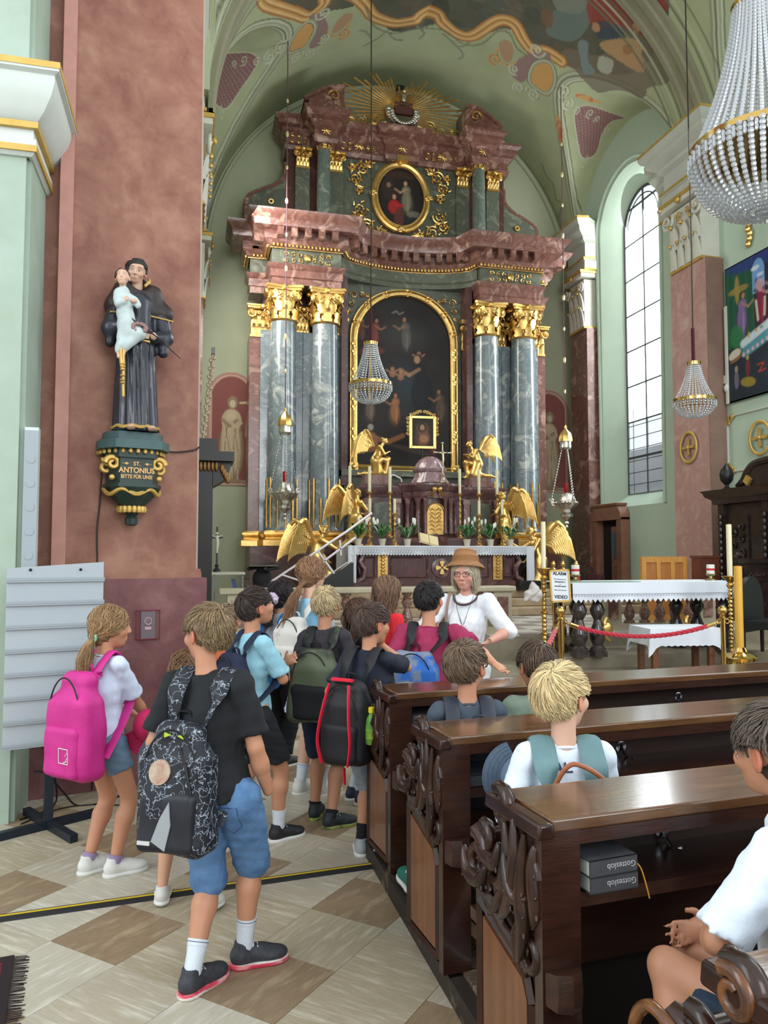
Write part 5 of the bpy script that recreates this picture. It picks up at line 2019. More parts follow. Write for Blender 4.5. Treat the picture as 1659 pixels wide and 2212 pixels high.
for i, (px_, lab) in enumerate((((.27), 'painted niche at the left of the altar with a veiled saint holding a cross'), ((8.50), 'painted niche at the right of the altar with a saint clasping hands'))):
 W_, H_ = 1.2, 2.72
 o = paint('painted_niche', W_, H_, .016, art_niche(i + 1), None, (0, 0, 0), mt=mat('fresco', (150, 120, 100), kind='vcol', scale=5, rough=.85, lo=.92, hi=1.08),
   shape=lambda X, Z: (Z < 2.1) | (((X - .6) / .6) ** 2 + ((Z - 2.1) / .62) ** 2 <= 1))
 o.location = (px_, WB - .02, 3.28)
 tag(o, lab, 'wall painting')
# ================================================================ CHANDELIERS AND LAMPS
gmx = bpy.data.materials.new('crystal')
gmx.use_nodes = True
N = Nt(gmx)
pb = N.n['Principled BSDF']
pb.inputs['Base Color'].default_value = (.68, .71, .74, 1)
pb.inputs['Roughness'].default_value = .06
pb.inputs['Metallic'].default_value = .25
pb.inputs['Specular IOR Level'].default_value = 1
tr = N.new('ShaderNodeBsdfTransparent')
mx = N.new('ShaderNodeMixShader')
mx.inputs[0].default_value = .55
N.link(tr.outputs[0], mx.inputs[1])
N.link(pb.outputs[0], mx.inputs[2])
N.link(mx.outputs[0], N.n['Material Output'].inputs[0])
def chandelier(loc, R, H, ns, label, nb=16, bead=.016, cord=6, cordlab='', top_r=.3, cord_m=None):
 t = thing('chandelier', label, 'chandelier', loc, 0)
 zt, zr = H * .98, H * .30
 rt = R * top_r
 g = G()
 for k in range(nb):
  u = (k + .5) / nb
  r = rt + (R * .97 - rt) * (u ** 1.9 * .75 + u * .25)
  g.ball((r, 0, zt + (zr - zt) * u), (bead * .8, bead, bead * 1.05), 0, 6, 4)
 s0 = g.obj('crystal_strand', gmx, t)
 g2 = G()
 for k in range(nb // 2 + 2):
  u = (k + .5) / (nb // 2 + 2)
  r = R * math.cos(u * PI / 2) ** .7
  g2.ball((r, 0, zr * (1 - math.sin(u * PI / 2))), (bead * 1.0, bead * (.7 + .8 * (1 - u)), bead * 1.25), 0, 6, 4)
 s1 = g2.obj('bowl_crystals', gmx, t)
 for k in range(1, ns):
  for s_ in (s0, s1):
   c = s_.copy()
   link(c, t)
   c.rotation_euler = (0, 0, 2 * PI * k / ns)
 g = G()
 g.lathe([(R, zr - .02), (R + .01, zr - .02), (R + .01, zr + .025), (R, zr + .025)], seg=40)
 g.obj('brass_ring', BRASS, t)
 g = G()
 g.lathe([(rt, zt - .02), (rt + .01, zt - .02), (rt + .015, zt + .03), (rt * .8, zt + .04)], seg=30)
 g.tube([(0, 0, .06 * H), (0, 0, H + .02)], .008, 6)
 for k in range(8):
  a = k * PI / 4
  g.tube([(0, 0, zr), (R * math.cos(a), R * math.sin(a), zr)], .006, 4)
 g.tube([(0, 0, H), (0, 0, H + .18)], .012, 6)
 g.obj('brass_cap', BRASS, t)
 g = G()
 for k in range(ns):
  a = 2 * PI * (k + .5) / ns
  for z in (zr - .05, zr - .09):
   g.ball((R * 1.01 * math.cos(a), R * 1.01 * math.sin(a), z), (bead * .8, bead * .8, bead * 1.6), 0, 6, 4)
 g.obj('hanging_drops', gmx, t, kind='stuff')
 g = G()
 z1 = float(vz(np.array(loc[0]), np.array(loc[1]))) - loc[2]
 g.tube([(0, 0, H + .05), (0, 0, H + .55)], .028, 8)
 g.obj('cord_sleeve', mat('maroon_velvet', (70, 20, 30), rough=.9), t)
 g = G()
 g.tube([(0, 0, H + .4), (.01, 0, H + 2), (0, 0, z1)], .011, 6)
 g.obj('cord', mat('dark_cord', (48, 40, 34), rough=.8), t)
 return t
chandelier((2.78, 12.05, 4.10), .345, .98, 30, 'crystal basket chandelier hanging in front of the dark altar painting', 18, .014)
chandelier((7.58, 10.36, 3.78), .315, .85, 30, 'crystal basket chandelier hanging before the pink pilaster', 17, .013)
cg = chandelier((4.37, 5.04, 4.34), .55, 1.72, 44, 'large crystal basket chandelier at the upper right edge of the nave', 36, .0195, top_r=.36)
def sanctuary_lamp(loc, label):
 t = thing('sanctuary_lamp', label, 'hanging lamp', loc)
 g = G()
 g.lathe([(.01, -.40), (.03, -.36), (.015, -.32), (.05, -.28), (.03, -.24), (.06, -.2), (.13, -.14), (.14, -.08), (.07, -.04), (.12, 0), (.23, .10), (.27, .18), (.22, .2), (.16, .22), (.12, .3), (.13, .38), (.1, .4)], seg=36, flute=.05, nf=9)
 for k in range(3):
  a = k * 2 * PI / 3 + .5
  c, s_ = math.cos(a), math.sin(a)
  g.tube([(.2 * c, .2 * s_, .12), (.3 * c, .3 * s_, .14), (.34 * c, .34 * s_, .24)], [.05, .05, .03], 6)
  g.spiral((.32 * c, .32 * s_, .24), .05, .01, 1.2, .018, (c, s_, 0), (0, 0, 1), 0)
  for j in range(5):
   b = a + (j - 2) * .35
   g.ball((.25 * math.cos(b), .25 * math.sin(b), .17), (.04, .04, .035), 0, 6, 4)
 g.obj('silver_bowl', SILVER, t)
 g = G()
 g.lathe([(.035, .40), (.045, .46), (.045, .62), (.03, .62)], seg=12)
 g.obj('red_glass', mat('ruby_glass', (150, 10, 18), rough=.1, emit=.12), t)
 g = G()
 for k in range(3):
  a = k * 2 * PI / 3 + .5
  c, s_ = math.cos(a), math.sin(a)
  for j in range(20):
   u = j / 19
   r = .32 * (1 - u) + .08 * u
   g.ball((r * c, r * s_, .27 + 1.15 * u), (.012, .012, .032), 0, 5, 4)
 g.obj('chain', SILVER, t, kind='stuff')
 g = G()
 g.lathe([(.10, 1.38), (.13, 1.42), (.12, 1.52), (.13, 1.56), (.08, 1.58)], seg=18)
 g.obj('crown_band', SILVER, t)
 g = G()
 g.lathe([(.15, 1.56), (.15, 1.62), (.12, 1.74), (.05, 1.82), (.025, 1.86), (.03, 1.9), (.0, 1.96)], seg=24, flute=.06, nf=8)
 g.obj('gilt_crown', GOLD, t)
 z1 = float(vz(np.array(loc[0]), np.array(loc[1]))) - loc[2]
 g = G()
 g.tube([(0, 0, 1.9), (0, 0, z1)], .012, 6)
 g.obj('cord', mat('mauve_cord', (110, 78, 84), rough=.8), t)
 g = G()
 z = 2.7
 k = 0
 while z < z1 - 1.0:
  g.cut().ball((0, 0, z), (.035, .035, .07) if k % 2 else (.028, .028, .05), 0, 8, 6)
  z += .72
  k += 1
 g.obj('cord_bead', mat('pale_gilt_wood', (226, 206, 160), rough=.35, metal=.3), t)
 return t
sanctuary_lamp((1.82, 15.7, 2.72), 'silver sanctuary lamp hanging before the left altar columns')
sanctuary_lamp((8.13, 15.7, 2.62), 'silver sanctuary lamp hanging at the right of the altar')
# ================================================================ RIGHT WALL: painting, crosses, stucco frame
def art_right(X, Z):
 W_ = 2.2
 a = Art(X, Z, (34, 44, 54), 7)
 q = (X < .75) & (Z > 1.0)
 a.C[q] = s2l((30, 84, 62))[:3]
 for k in range(9):
  a.line([(.06 + k * .085, 1.1), (.08 + k * .08, 2.6)], .012, (20, 60, 46) if k % 2 else (46, 108, 80), .6)
 a.b(1.1, 2.5, 1.2, .22, (44, 58, 128), .8).b(.35, 2.05, .3, .08, (150, 128, 66)).b(.32, 2.06, .07, .3, (160, 138, 74))
 k = (X > .72) & (X < 1.02) & (Z > 1.85) & ((Z < 2.25) | (((X - .87) / .15) ** 2 + ((Z - 2.25) / .2) ** 2 < 1))
 a.C[k] = s2l((112, 156, 206))[:3]
 a.b(.8, 2.3, .12, .05, (220, 228, 236), .8).b(.92, 2.15, .1, .04, (214, 222, 230), .7).b(.82, 2.02, .05, .1, (40, 72, 52)).b(.87, 1.9, .15, .05, (50, 82, 58))
 a.fig(.42, 1.1, .95, (126, 104, 150), (176, 128, 104), .2, 1).b(.28, 1.2, .2, .24, (46, 118, 72))
 a.fig(.92, 1.2, .95, (132, 40, 70), (196, 150, 150), 0, 1).b(.9, 1.98, .13, .12, (190, 160, 190), .8).b(.91, 1.92, .07, .1, (200, 150, 150)).line([(.8, 1.7), (.84, 1.35)], .035, (206, 196, 176)).line([(1.02, 1.7), (1.0, 1.4)], .035, (206, 196, 176))
 a.fig(1.35, 1.3, .95, (130, 160, 52), (180, 130, 110), -.1, -1, (60, 30, 40))
 a.fig(1.8, 1.25, .95, (150, 60, 50), (180, 130, 110), -.1, -1)
 a.line([(.45, 1.02), (1.1, 1.22), (2.2, 1.35)], .1, (206, 220, 228)).line([(.5, .86), (1.1, 1.03), (2.2, 1.15)], .12, (84, 146, 160))
 for k in range(14):
  a.b(.45 + k * .12, .82 + k * .028, .045, .045, (206, 168, 178), .9)
 a.b(.6, 1.14, .03, .07, (206, 166, 76)).b(.78, 1.18, .04, .04, (206, 130, 50)).b(1.15, 1.32, .05, .1, (206, 150, 60)).b(.92, 1.2, .05, .03, (120, 140, 110))
 a.b(.22, .88, .19, .1, (206, 198, 178), .95, .25).b(.24, .78, .18, .04, (140, 92, 60), .9, .25)
 a.b(.25, .4, .07, .2, (110, 104, 116)).b(.25, .6, .05, .07, (160, 140, 120)).b(.55, .55, .07, .18, (110, 50, 50)).b(.55, .74, .04, .05, (180, 160, 100))
 a.b(.55, .3, .22, .1, (150, 128, 52), .9, -.2).b(1.3, .5, .5, .3, (48, 50, 66), .8)
 a.line([(.8, .55), (.95, .55), (.82, .42), (.98, .44)], .018, (180, 60, 34))
 return a.C
o = paint('banner_painting', 2.2, 2.56, .016, art_right, None, (0, 0, 0))
o.rotation_euler = (0, 0, -PI / 2)
o.location = (WR - .06, 12.26, 4.45)
tag(o, 'colourful unframed banner painting of robed people at a table on the right wall', 'painting')
g = G()
g.box((0, 0, 0), (2.2, .025, .03))
g.box((0, 0, 2.54), (2.2, .025, 2.57))
g.box((0.02, .005, .0), (2.18, .015, 2.55))
g.obj('backing', mat('off_white_canvas', (206, 206, 200), rough=.8), o)
def cross_medallion(loc, rz, label):
 t = thing('cross_medallion', label, 'cross', loc, rz)
 g = G()
 for k in range(44):
  a = 2 * PI * k / 44
  g.ball((.25 * math.cos(a), -.03, .29 * math.sin(a)), (.034, .022, .034), 0, 6, 4)
 g.obj('wreath', GOLDP, t)
 g = G()
 for k in range(4):
  a = k * PI / 2
  c, s_ = math.cos(a), math.sin(a)
  pl = [(.01, -.02), (.15, -.035), (.165, -.02), (.175, -.03), (.18, 0), (.175, .03), (.165, .02), (.15, .035), (.01, .02)]
  g.prism([(c * u - s_ * v_, s_ * u + c * v_) for u, v_ in pl], lambda u, v_, d: (u, d, v_), -.045, -.015)
 g.ball((0, -.04, 0), .03)
 g.obj('cross', GOLDP, t)
 return t
cross_medallion((WR - .395, 12.97, 3.72), -PI / 2, 'gilt cross in a wreath on the pink pilaster')
cross_medallion((WR - .02, 11.48, 3.70), -PI / 2, 'gilt cross in a wreath on the green wall below the banner painting')
t = thing('stucco_panel_frame', 'raised stucco frame with gilt corner scrolls around the wall cross', 'wall ornament', (WR - .01, 11.4, 3.7), -PI / 2)
g = G()
for z in (-.52, .52):
 g.cut().tube([(-.8, 0, z), (1.8, 0, z)], .025, 6)
g.cut().tube([(-.95, 0, -.38), (-.95, 0, .38)], .025, 6)
g.obj('moulding', TRIMG, t)
g = G()
for z in (-1, 1):
 g.cut()
 for (x, zz, r, a0) in ((-.86, .46, .07, 0), (-.92, .40, .05, 2), (-.8, .52, .05, 4)):
  g.spiral((x, -.01, z * zz), r, .01, 1.4, .02, (1, 0, 0), (0, 0, z), a0, n=14, seg=5)
g.obj('corner_scroll', GOLDP, t)
# stucco baldachin rest left of the banner and gilt drop above it
g = G()
for z0, z1, w_ in ((5.0, 6.3, .05), (4.85, 5.0, .09), (4.45, 4.85, .05)):
 g.box((WR - .08, 12.22, z0), (WR, 12.22 + w_ * 1.4, z1))
g.ball((WR - .07, 12.27, 4.75), (.05, .06, .08))
tag(g.obj('wall_stucco_strip', CAPW), 'narrow pale stucco strip on the wall beside the banner painting', 'wall ornament')
g = G()
for k in range(5):
 g.ball((WR - .05, 11.6 + .03 * math.sin(k * 2), 7.62 - k * .09), (.05, .06, .07), 0, 8, 6)
g.tube([(WR - .01, 11.6, 8.2), (WR - .05, 11.6, 7.6)], .01, 5)
tag(g.obj('gilt_drop', GOLD), 'small gilt cherub ornament hanging on the wall above the banner painting', 'wall ornament')
# portal under the window
t = thing('portal', 'brown painted door surround with canted head and a half open door beneath the tall window', 'doorway', (WR - .02, 16.4, .5), -PI / 2)
BRW = mat('brown_door_paint', (132, 92, 72), (146, 104, 82), scale=6, rough=.55)
BRD = mat('dark_interior', (26, 20, 18), rough=.9)
g = G()
for x0, x1 in ((-.66, -.46), (.46, .66)):
 g.cut().box((x0, -.22, 0), (x1, 0, 2.0))
g.cut().prism([(-.66, 1.95), (.66, 1.95), (.66, 2.1), (.52, 2.3), (-.52, 2.3), (-.66, 2.1)], lambda u, v_, d: (u, d, v_), -.24, 0)
g.obj('door_frame', BRW, t)
g = G()
g.sweep([(-.04, 2.28), (.03, 2.28), (.05, 2.33), (-.04, 2.35)], [(-.54, 0), (-.54, -.25), (.54, -.25), (.54, 0)], side=-1)
g.obj('cornice', BRW, t)
g = G()
g.box((-.46, -.02, 0), (.46, -.005, 1.95))
g.obj('opening_shade_sheet', BRD, t)  # thin black sheet on the wall; the unlit interior is its colour
d = G()
d.box((0.0, -.08, 0), (.42, -.04, 1.8))
d.box((.05, -.1, .25), (.36, -.08, .75))
d.box((.05, -.1, .85), (.36, -.08, .98))
dd = d.obj('door_leaf', BRW, t)
g = G()
g.box((.08, -.11, 1.05), (.34, -.085, 1.68))
for k in range(6):
 g.tube([(.1 + k * .045, -.115, 1.06), (.1 + k * .045, -.115, 1.66)], .006, 4)
g.obj('grille', mat('blue_grey_glass', (84, 96, 110), rough=.3), dd)
g = G()
g.tube([(.04, -.12, 1.0), (.12, -.14, 1.0)], .014, 6)
g.obj('handle', BRASS, dd)
# ================================================================ CARVED STALLS AND SCREENS AT THE RIGHT
t = thing('pine_screen', 'honey-coloured pine panelled screen standing behind the white altar cloth', 'screen', (7.95, 11.78, .5), R_(-2))
PINE = mat('honey_pine', (196, 134, 62), (214, 156, 84), scale=4, stretch=(8, 8, 1), rough=.4)
PINED = mat('pine_panel', (168, 106, 52), (186, 124, 66), scale=4, stretch=(9, 9, 1), rough=.45)
g = G()
g.box((-.45, -.03, 1.0), (.42, .03, 1.10))
g.box((-.45, -.03, 0), (.42, .03, .1))
for x in (-.45, -.17, .1, .34):
 g.box((x, -.03, .1), (x + .08, .03, 1.0))
g.obj('frame', PINE, t)
g = G()
for x in (-.37, -.09, .18):
 g.cut().box((x, -.012, .1), (x + .2, .012, 1.0))
g.obj('panel', PINED, t)
t = thing('red_wood_screen', 'reddish brown panelled screen beside the honey pine one', 'screen', (8.6, 11.55, .5), R_(-8))
g = G()
g.box((-.24, -.03, 0), (.26, .03, 1.1))
g.obj('board', mat('mahogany', (94, 48, 32), (112, 60, 40), scale=4, stretch=(8, 8, 1), rough=.4), t)
g = G()
g.box((-.26, -.05, 1.08), (.28, .05, 1.12))
g.obj('rail', MATS['mahogany'], t)
t = thing('choir_stall_front', 'long dark carved choir stall front with a moulded top rail', 'choir stall', (9.0, 10.35, .5), 0)
g = G()
g.box((-.75, -.04, 0), (1.2, .04, 1.0))
g.box((-.78, -.09, 1.0), (1.25, .08, 1.07))
g.spiral((-.72, -.02, 1.08), .07, .02, 1, .04, (1, 0, 0), (0, 0, 1), 0)
g.obj('front_board', BLKW, t)
g = G()
for x0 in (-.7, -.05, .6):
 for z in (.25, .72):
  g.cut().box((x0 + .05, -.06, z), (x0 + .55, -.04, z + (.35 if z < .5 else .2)))
  for k in range(6):
   g.spiral((x0 + .1 + k * .08, -.07, z + .1), .035, .01, 1.1, .012, (1 if k % 2 else -1, 0, 0), (0, 0, 1), k, n=9, seg=5)
g.obj('carved_panel', BLKW, t)
# tall carved confessional
t = thing('carved_confessional', 'tall dark carved wooden confessional with urn finial against the right wall', 'confessional', (9.2, 11.05, .5), -PI / 2)
g = G()
g.box((-.5, -.25, 0), (1.4, .45, 2.0))
for x in (-.5, .55, 1.3):
 g.box((x, -.33, 0), (x + .14, -.25, 2.0))
g.obj('body', BLKW, t)
g = G()
g.sweep([(-.2, 2.0), (.04, 2.0), (.06, 2.08), (.14, 2.14), (.16, 2.2), (.2, 2.24), (-.2, 2.26)], [(-.52, .4), (-.52, -.34), (1.45, -.34), (1.45, .4)], side=-1)
g.box((-.52, -.34, 2.0), (1.45, .4, 2.22))
g.obj('cornice', BLKW, t)
g = G()
g.lathe([(.05, 0), (.08, .03), (.03, .08), (.03, .1), (.10, .18), (.12, .28), (.10, .36), (.05, .42), (.02, .47), (0, .5)], c=(-.42, -.2, 2.24), seg=20)
g.obj('urn_finial', BLACK, t)
g = G()
g.tube(smooth([(-.15, -.2, 2.3), (.0, -.2, 2.36), (.1, -.2, 2.5), (.25, -.2, 2.62), (.5, -.2, 2.66), (.8, -.2, 2.66)], 4), [.05, .05, .06] + [.07] * 18, 8)
g.prism([(-.1, 2.25), (.12, 2.42), (.28, 2.6), (1.2, 2.6), (1.2, 2.25)], lambda u, v_, d: (u, d, v_), -.22, .1)
g.obj('pediment', BLKW, t)
g = G()
g.prism([(.06, 2.36), (.14, 2.46), (.24, 2.38), (.16, 2.28)], lambda u, v_, d: (u, d, v_), -.27, -.22)
g.obj('gilt_star', GOLDP, t)
g = G()
for x0 in (-.3, .75):
 g.cut().box((x0, -.28, .5), (x0 + .48, -.25, 1.8))
 for k in range(10):
  g.spiral((x0 + .14 + .2 * (k % 2), -.3, .62 + .11 * k), .07, .015, 1.3, .022, (1 if k % 2 else -1, 0, 0), (0, 0, 1), k, n=14, seg=5)
g.obj('carved_panel', BLKW, t)
g = G()
for x in (-.43, .62):
 g.cut()
 for k in range(14):
  g.ball((x, -.35, .35 + k * .11), (.05, .03, .06), 0, 6, 4)
g.obj('carved_pilaster', BLKW, t)
# dark round-backed chair and red panelled desk at the right edge
t = thing('round_back_chair', 'dark round-backed chair behind the yellow candle', 'chair', (7.35, 8.95, .3), R_(30))
g = G()
g.prism([(.38 * math.cos(a), .62 + .42 * math.sin(a)) for a in np.linspace(0, PI, 14)] + [(-.38, .3), (.38, .3)], lambda u, v_, d: (u, d, v_), -.03, .04)
g.obj('backrest', mat('black_leather', (24, 24, 28), rough=.45), t)
g = G()
g.box((-.36, -.5, .36), (.36, 0, .46))
g.obj('seat', MATS['black_leather'], t)
for x in (-.32, .32):
 for y in (-.45, -.02):
  G().lathe([(.025, 0), (.03, .36)], c=(x, y, 0), seg=8).obj('leg', BLKW, t)
t = thing('panelled_desk', 'red-brown veneered prie-dieu desk at the right edge behind the pews', 'desk', (6.95, 7.7, 0), R_(8))
g = G()
g.box((-.22, -.03, 0), (-.12, .03, 1.16))
g.box((.3, -.03, 0), (.38, .03, 1.2))
g.box((-.25, -.06, 1.14), (.95, .08, 1.19))
g.obj('frame', BLKW, t)
g = G()
g.box((-.12, -.015, .1), (.3, .015, 1.14))
g.box((.38, -.015, .1), (.9, .015, 1.14))
g.obj('panel', mat('burl_veneer', (112, 54, 34), (142, 74, 46), (92, 42, 28), scale=9, rough=.3, dist=2), t)
# ================================================================ COMMUNION RAIL
def baluster(g, x, y, z0, h, r=.085):
 g.lathe([(r, z0), (r, z0 + .05 * h), (r * .6, z0 + .1 * h), (r * .95, z0 + .22 * h), (r * 1.0, z0 + .32 * h), (r * .55, z0 + .5 * h), (r * .45, z0 + .56 * h), (r * .85, z0 + .66 * h), (r * .95, z0 + .74 * h), (r * .5, z0 + .88 * h), (r * .8, z0 + .94 * h), (r * .8, z0 + h)], c=(x, y, 0), seg=18)
def rail(label, x0, x1, piers, bal):
 t = thing('communion_rail', label, 'balustrade', ((x0 + x1) / 2, 10.5, .5))
 ox = (x0 + x1) / 2
 g = G()
 g.box((x0 - ox, -.16, .60), (x1 - ox, .16, .68))
 g.obj('top_slab', mat('pale_stone', (176, 164, 140), (190, 180, 156), scale=3, rough=.5), t, bevel=.02)
 g = G()
 g.box((x0 - ox, -.13, 0), (x1 - ox, .13, .1))
 g.obj('base_slab', MATS['pale_stone'], t)
 for x in piers:
  g = G()
  g.box((x - .14 - ox, -.12, .1), (x + .14 - ox, .12, .6))
  p = g.obj('pier', MATS['pale_stone'], t)
  g = G()
  g.box((x - .08 - ox, -.135, .17), (x + .08 - ox, -.12, .53))
  g.obj('pier_panel', REDM, p)
 for x in bal:
  g = G()
  baluster(g, x - ox, 0, .1, .5)
  g.obj('baluster', mat('brown_marble', (112, 72, 60), (146, 104, 86), scale=5, rough=.2, kind='marble', dist=1, coat=.4), t)
rail('stone communion rail with brown balusters at the left of the altar steps', .35, 4.55, (4.35, 2.6, .6), [1.0 + .27 * i for i in range(5)] + [2.95 + .27 * i for i in range(5)])
rail('stone communion rail with brown balusters behind the white-clothed altar', 5.95, 8.6, (6.12, 7.75), [6.46 + .26 * i for i in range(5)] + [8.1, 8.35])
# ================================================================ FRONT ALTAR WITH WHITE CLOTH
t = thing('front_altar', 'low front altar table on black turned legs under a scalloped white cloth', 'altar table', (6.03, 9.45, .30), 0)
BLM = mat('black_marble', (24, 20, 22), (44, 36, 36), (70, 60, 60), scale=4, rough=.14, kind='marble', dist=1.2, coat=.5, vein=.2)
g = G()
g.box((-1.22, -.35, .86), (1.22, .45, .95))
g.obj('tabletop', BLM, t)
for x in (-1.1, -.84, .74, 1.08):
 for y in (-.25, .33):
  if x == .74 and y < 0:
   continue
  g = G()
  g.box((x - .09, y - .09, 0), (x + .09, y + .09, .07))
  g.box((x - .08, y - .08, .8), (x + .08, y + .08, .86))
  baluster(g, x, y, .07, .73, .105)
  g.obj('leg', BLM, t)
g = G()
g.tube(smooth([(-.72, -.28, .5), (-.76, -.3, .42), (-.68, -.3, .34), (-.76, -.3, .26), (-.7, -.3, .2)], 4), .03, 6)
g.ball((-.72, -.31, .36), (.07, .03, .09))
g.cut().tube(smooth([(.5, -.28, .5), (.46, -.3, .42), (.54, -.3, .34), (.48, -.3, .28)], 4), .03, 6)
g.obj('gilt_scroll', GOLD, t)
cl = fringe_cloth('tablecloth', -1.28, 1.28, 9.04, 1.255, .20, .92, n=70, tooth=.045, side_drop=0)
cl.location = (6.03, 0, 0)
tag(cl, 'white scalloped cloth covering the low front altar', 'tablecloth')
g = G()
v, f = [], []
for i in range(9):
 yy = 9.03 + .6 * i / 8
 for k, z in enumerate(np.linspace(1.265, 1.0 - .10 * max(0, 1 - i / 3), 5)):
  v.append((1.28 + .02 + .08 * k / 4 * (1.3 - i / 8), yy - .02 * k / 4, z))
for i in range(8):
 for k in range(4):
  a = i * 5 + k
  f.append((a, a + 5, a + 6, a + 1))
g.add(v, f)
g.obj('cloth_corner', CLOTHW, cl)
g = G()
for k in range(60):
 x = -1.25 + k * 2.5 / 59
 g.tube([(x, 9.018, 1.09), (x + .02, 9.018, 1.11)], .004, 4)
g.tube([(-1.28, 9.02, 1.12), (1.28, 9.02, 1.12)], .003, 4)
g.obj('lace_pattern', MATS['lace_grey_thread'], cl, kind='stuff')
def pillar_candle(loc, label):
 t = thing('pillar_candle', label, 'candle', loc)
 g = G()
 g.lathe([(.08, 0), (.075, .015), (.03, .03), (.025, .06), (.06, .075), (.07, .085), (.07, .095)], seg=16)
 g.obj('glass_holder', mat('brass_green', (150, 140, 96), rough=.25, metal=.6), t)
 G().lathe([(.055, .095), (.055, .22), (.05, .225)], seg=18).obj('wax', mat('white_wax', (226, 222, 210), rough=.5), t)
 G().lathe([(.0555, .14), (.057, .14), (.057, .17), (.0555, .17)], seg=18).obj('red_band', mat('red_ribbon', (190, 24, 36), rough=.5), t)
pillar_candle((5.04, 9.5, 1.268), 'white candle with red band at the left end of the front altar')
pillar_candle((7.15, 9.5, 1.268), 'white candle with red band at the right end of the front altar')
o = tag(G().cb((0, 0, .004), (1.0, .3, .008)).obj('green_runner', mat('grey_green_cloth', (120, 150, 130), rough=.8)), 'thin grey-green runner at the left end of the front altar', 'cloth')
o.location = (5.3, 9.28, 1.268)
# brass finials / red box behind the sign
t = thing('brass_stand', 'brass triple-finial stand with red object behind the warning sign', 'stand', (4.9, 9.55, .30))
for k, x in enumerate((-.16, -.02, .18)):
 g = G()
 g.lathe([(.02, 0), (.02, 1.12), (.035, 1.14), (.015, 1.16), (.03, 1.18), (.035, 1.21), (.02, 1.24), (0, 1.25)], c=(x, 0, 0), seg=10)
 g.obj('brass_rod', BRASS, t)
g = G()
g.lathe([(.03, .9), (.04, .95), (.04, 1.06), (.02, 1.1)], c=(.17, -.04, 0), seg=12)
g.obj('red_vessel', mat('red_enamel', (170, 20, 26), rough=.3), t)
# stool with cloth
t = thing('small_table', 'small brown wooden table in front of the front altar', 'table', (5.87, 8.5, 0), R_(-8))
for x in (-.36, .36):
 for y in (-.18, .2):
  G().box((x - .035, y - .035, 0), (x + .035, y + .035, .68)).obj('leg', WOODM, t)
g = G()
g.box((-.42, -.25, .68), (.42, .27, .72))
g.obj('tabletop', WOODM, t)
g = G()
v, f = [], []
n = 24
per = [(-.46, -.29), (.46, -.29), (.46, .31), (-.46, .31)]
ring = []
for a, b in zip(per, per[1:] + per[:1]):
 for i in range(n):
  ring.append((a[0] + (b[0] - a[0]) * i / n, a[1] + (b[1] - a[1]) * i / n, min(i, n - i) / n))
m_ = len(ring)
for k in range(6):
 for (x, y, c) in ring:
  corner = max(0, 1 - c * 9)
  dz = k / 5 * (.20 + .14 * corner + (.012 if (k == 5 and int(c * n) % 2) else 0))
  o_ = k / 5 * (.03 + .05 * corner + .012 * math.sin((x + y) * 22))
  s_ = 1 + o_
  v.append((x * s_, y * s_, .735 - dz))
for k in range(5):
 for i in range(m_):
  j = (i + 1) % m_
  f.append((k * m_ + i, k * m_ + j, (k + 1) * m_ + j, (k + 1) * m_ + i))
f.append(tuple(range(m_)))
g.add(v, f)
o = tag(g.obj('table_cover', CLOTHW), 'white cloth with scalloped hem draped over the small wooden table', 'tablecloth')
o.location = (5.87, 8.5, 0)
o.rotation_euler = (0, 0, R_(-8))
# ================================================================ STANCHIONS, ROPES, SIGN, CANDLE STANDS
def stanchion(loc, label):
 t = thing('brass_stanchion', label, 'stanchion', loc, 0, 'brass rope stanchions')
 G().lathe([(.16, 0), (.16, .02), (.08, .05), (.03, .07)], seg=24).obj('base', BRASS, t)
 G().lathe([(.028, .05), (.028, .88), (.04, .885), (.04, .9), (.02, .92)], seg=16).obj('post', BRASS, t)
 g = G()
 g.ball((0, 0, .985), .055, 0, 20, 14)
 g.lathe([(.02, .9), (.03, .93), (.02, .94)], seg=12)
 g.obj('ball_finial', BRASS, t)
 g = G()
 for sg in (-1, 1):
  g.spiral((sg * .06, 0, .86), .03, .02, .9, .007, (sg, 0, 0), (0, 0, 1), PI)
 g.obj('hook', BRASS, t)
stanchion((4.10, 8.1, 0), 'brass ball-topped stanchion under the warning sign')
stanchion((5.98, 7.75, 0), 'brass ball-topped stanchion near the yellow candle')
def rope(p0, p1, sag, label):
 t = thing('barrier_rope', label, 'rope', p0, 0, 'red barrier ropes')
 P0_, P1_ = Vector(p0), Vector(p1)
 d = P1_ - P0_
 pts = [d * u + Vector((0, 0, -sag * 4 * u * (1 - u))) for u in np.linspace(.09, .91, 70)]
 g = G()
 for k in range(3):
  q = []
  for i, p in enumerate(pts):
   a = i * .75 + k * 2.094
   tdir = (pts[min(i + 1, 69)] - pts[max(i - 1, 0)]).normalized()
   n1 = tdir.cross(Vector((0, 0, 1))).normalized()
   n2 = tdir.cross(n1)
   q.append(p + n1 * .013 * math.cos(a) + n2 * .013 * math.sin(a))
  g.tube(q, .015, 6)
 g.obj('red_cord', mat('red_rope', (176, 28, 48), (196, 40, 60), scale=30, rough=.8, sheen=.3), t)
 for (a, b) in ((.0, .10), (1.0, .90)):
  g = G()
  pa = d * a + Vector((0, 0, -sag * 4 * a * (1 - a)))
  pb_ = d * b + Vector((0, 0, -sag * 4 * b * (1 - b)))
  g.tube([pa.lerp(pb_, .5), pb_], .024, 10)
  g.tube([pa, pa.lerp(pb_, .5)], .009, 6)
  g.obj('brass_end', BRASS, t)
rope((4.12, 8.1, .86), (5.96, 7.75, .86), .17, 'red twisted rope between the two brass stanchions')
rope((4.07, 8.08, .86), (1.62, 4.16, .80), .16, 'red twisted rope running down left behind the woman in white')
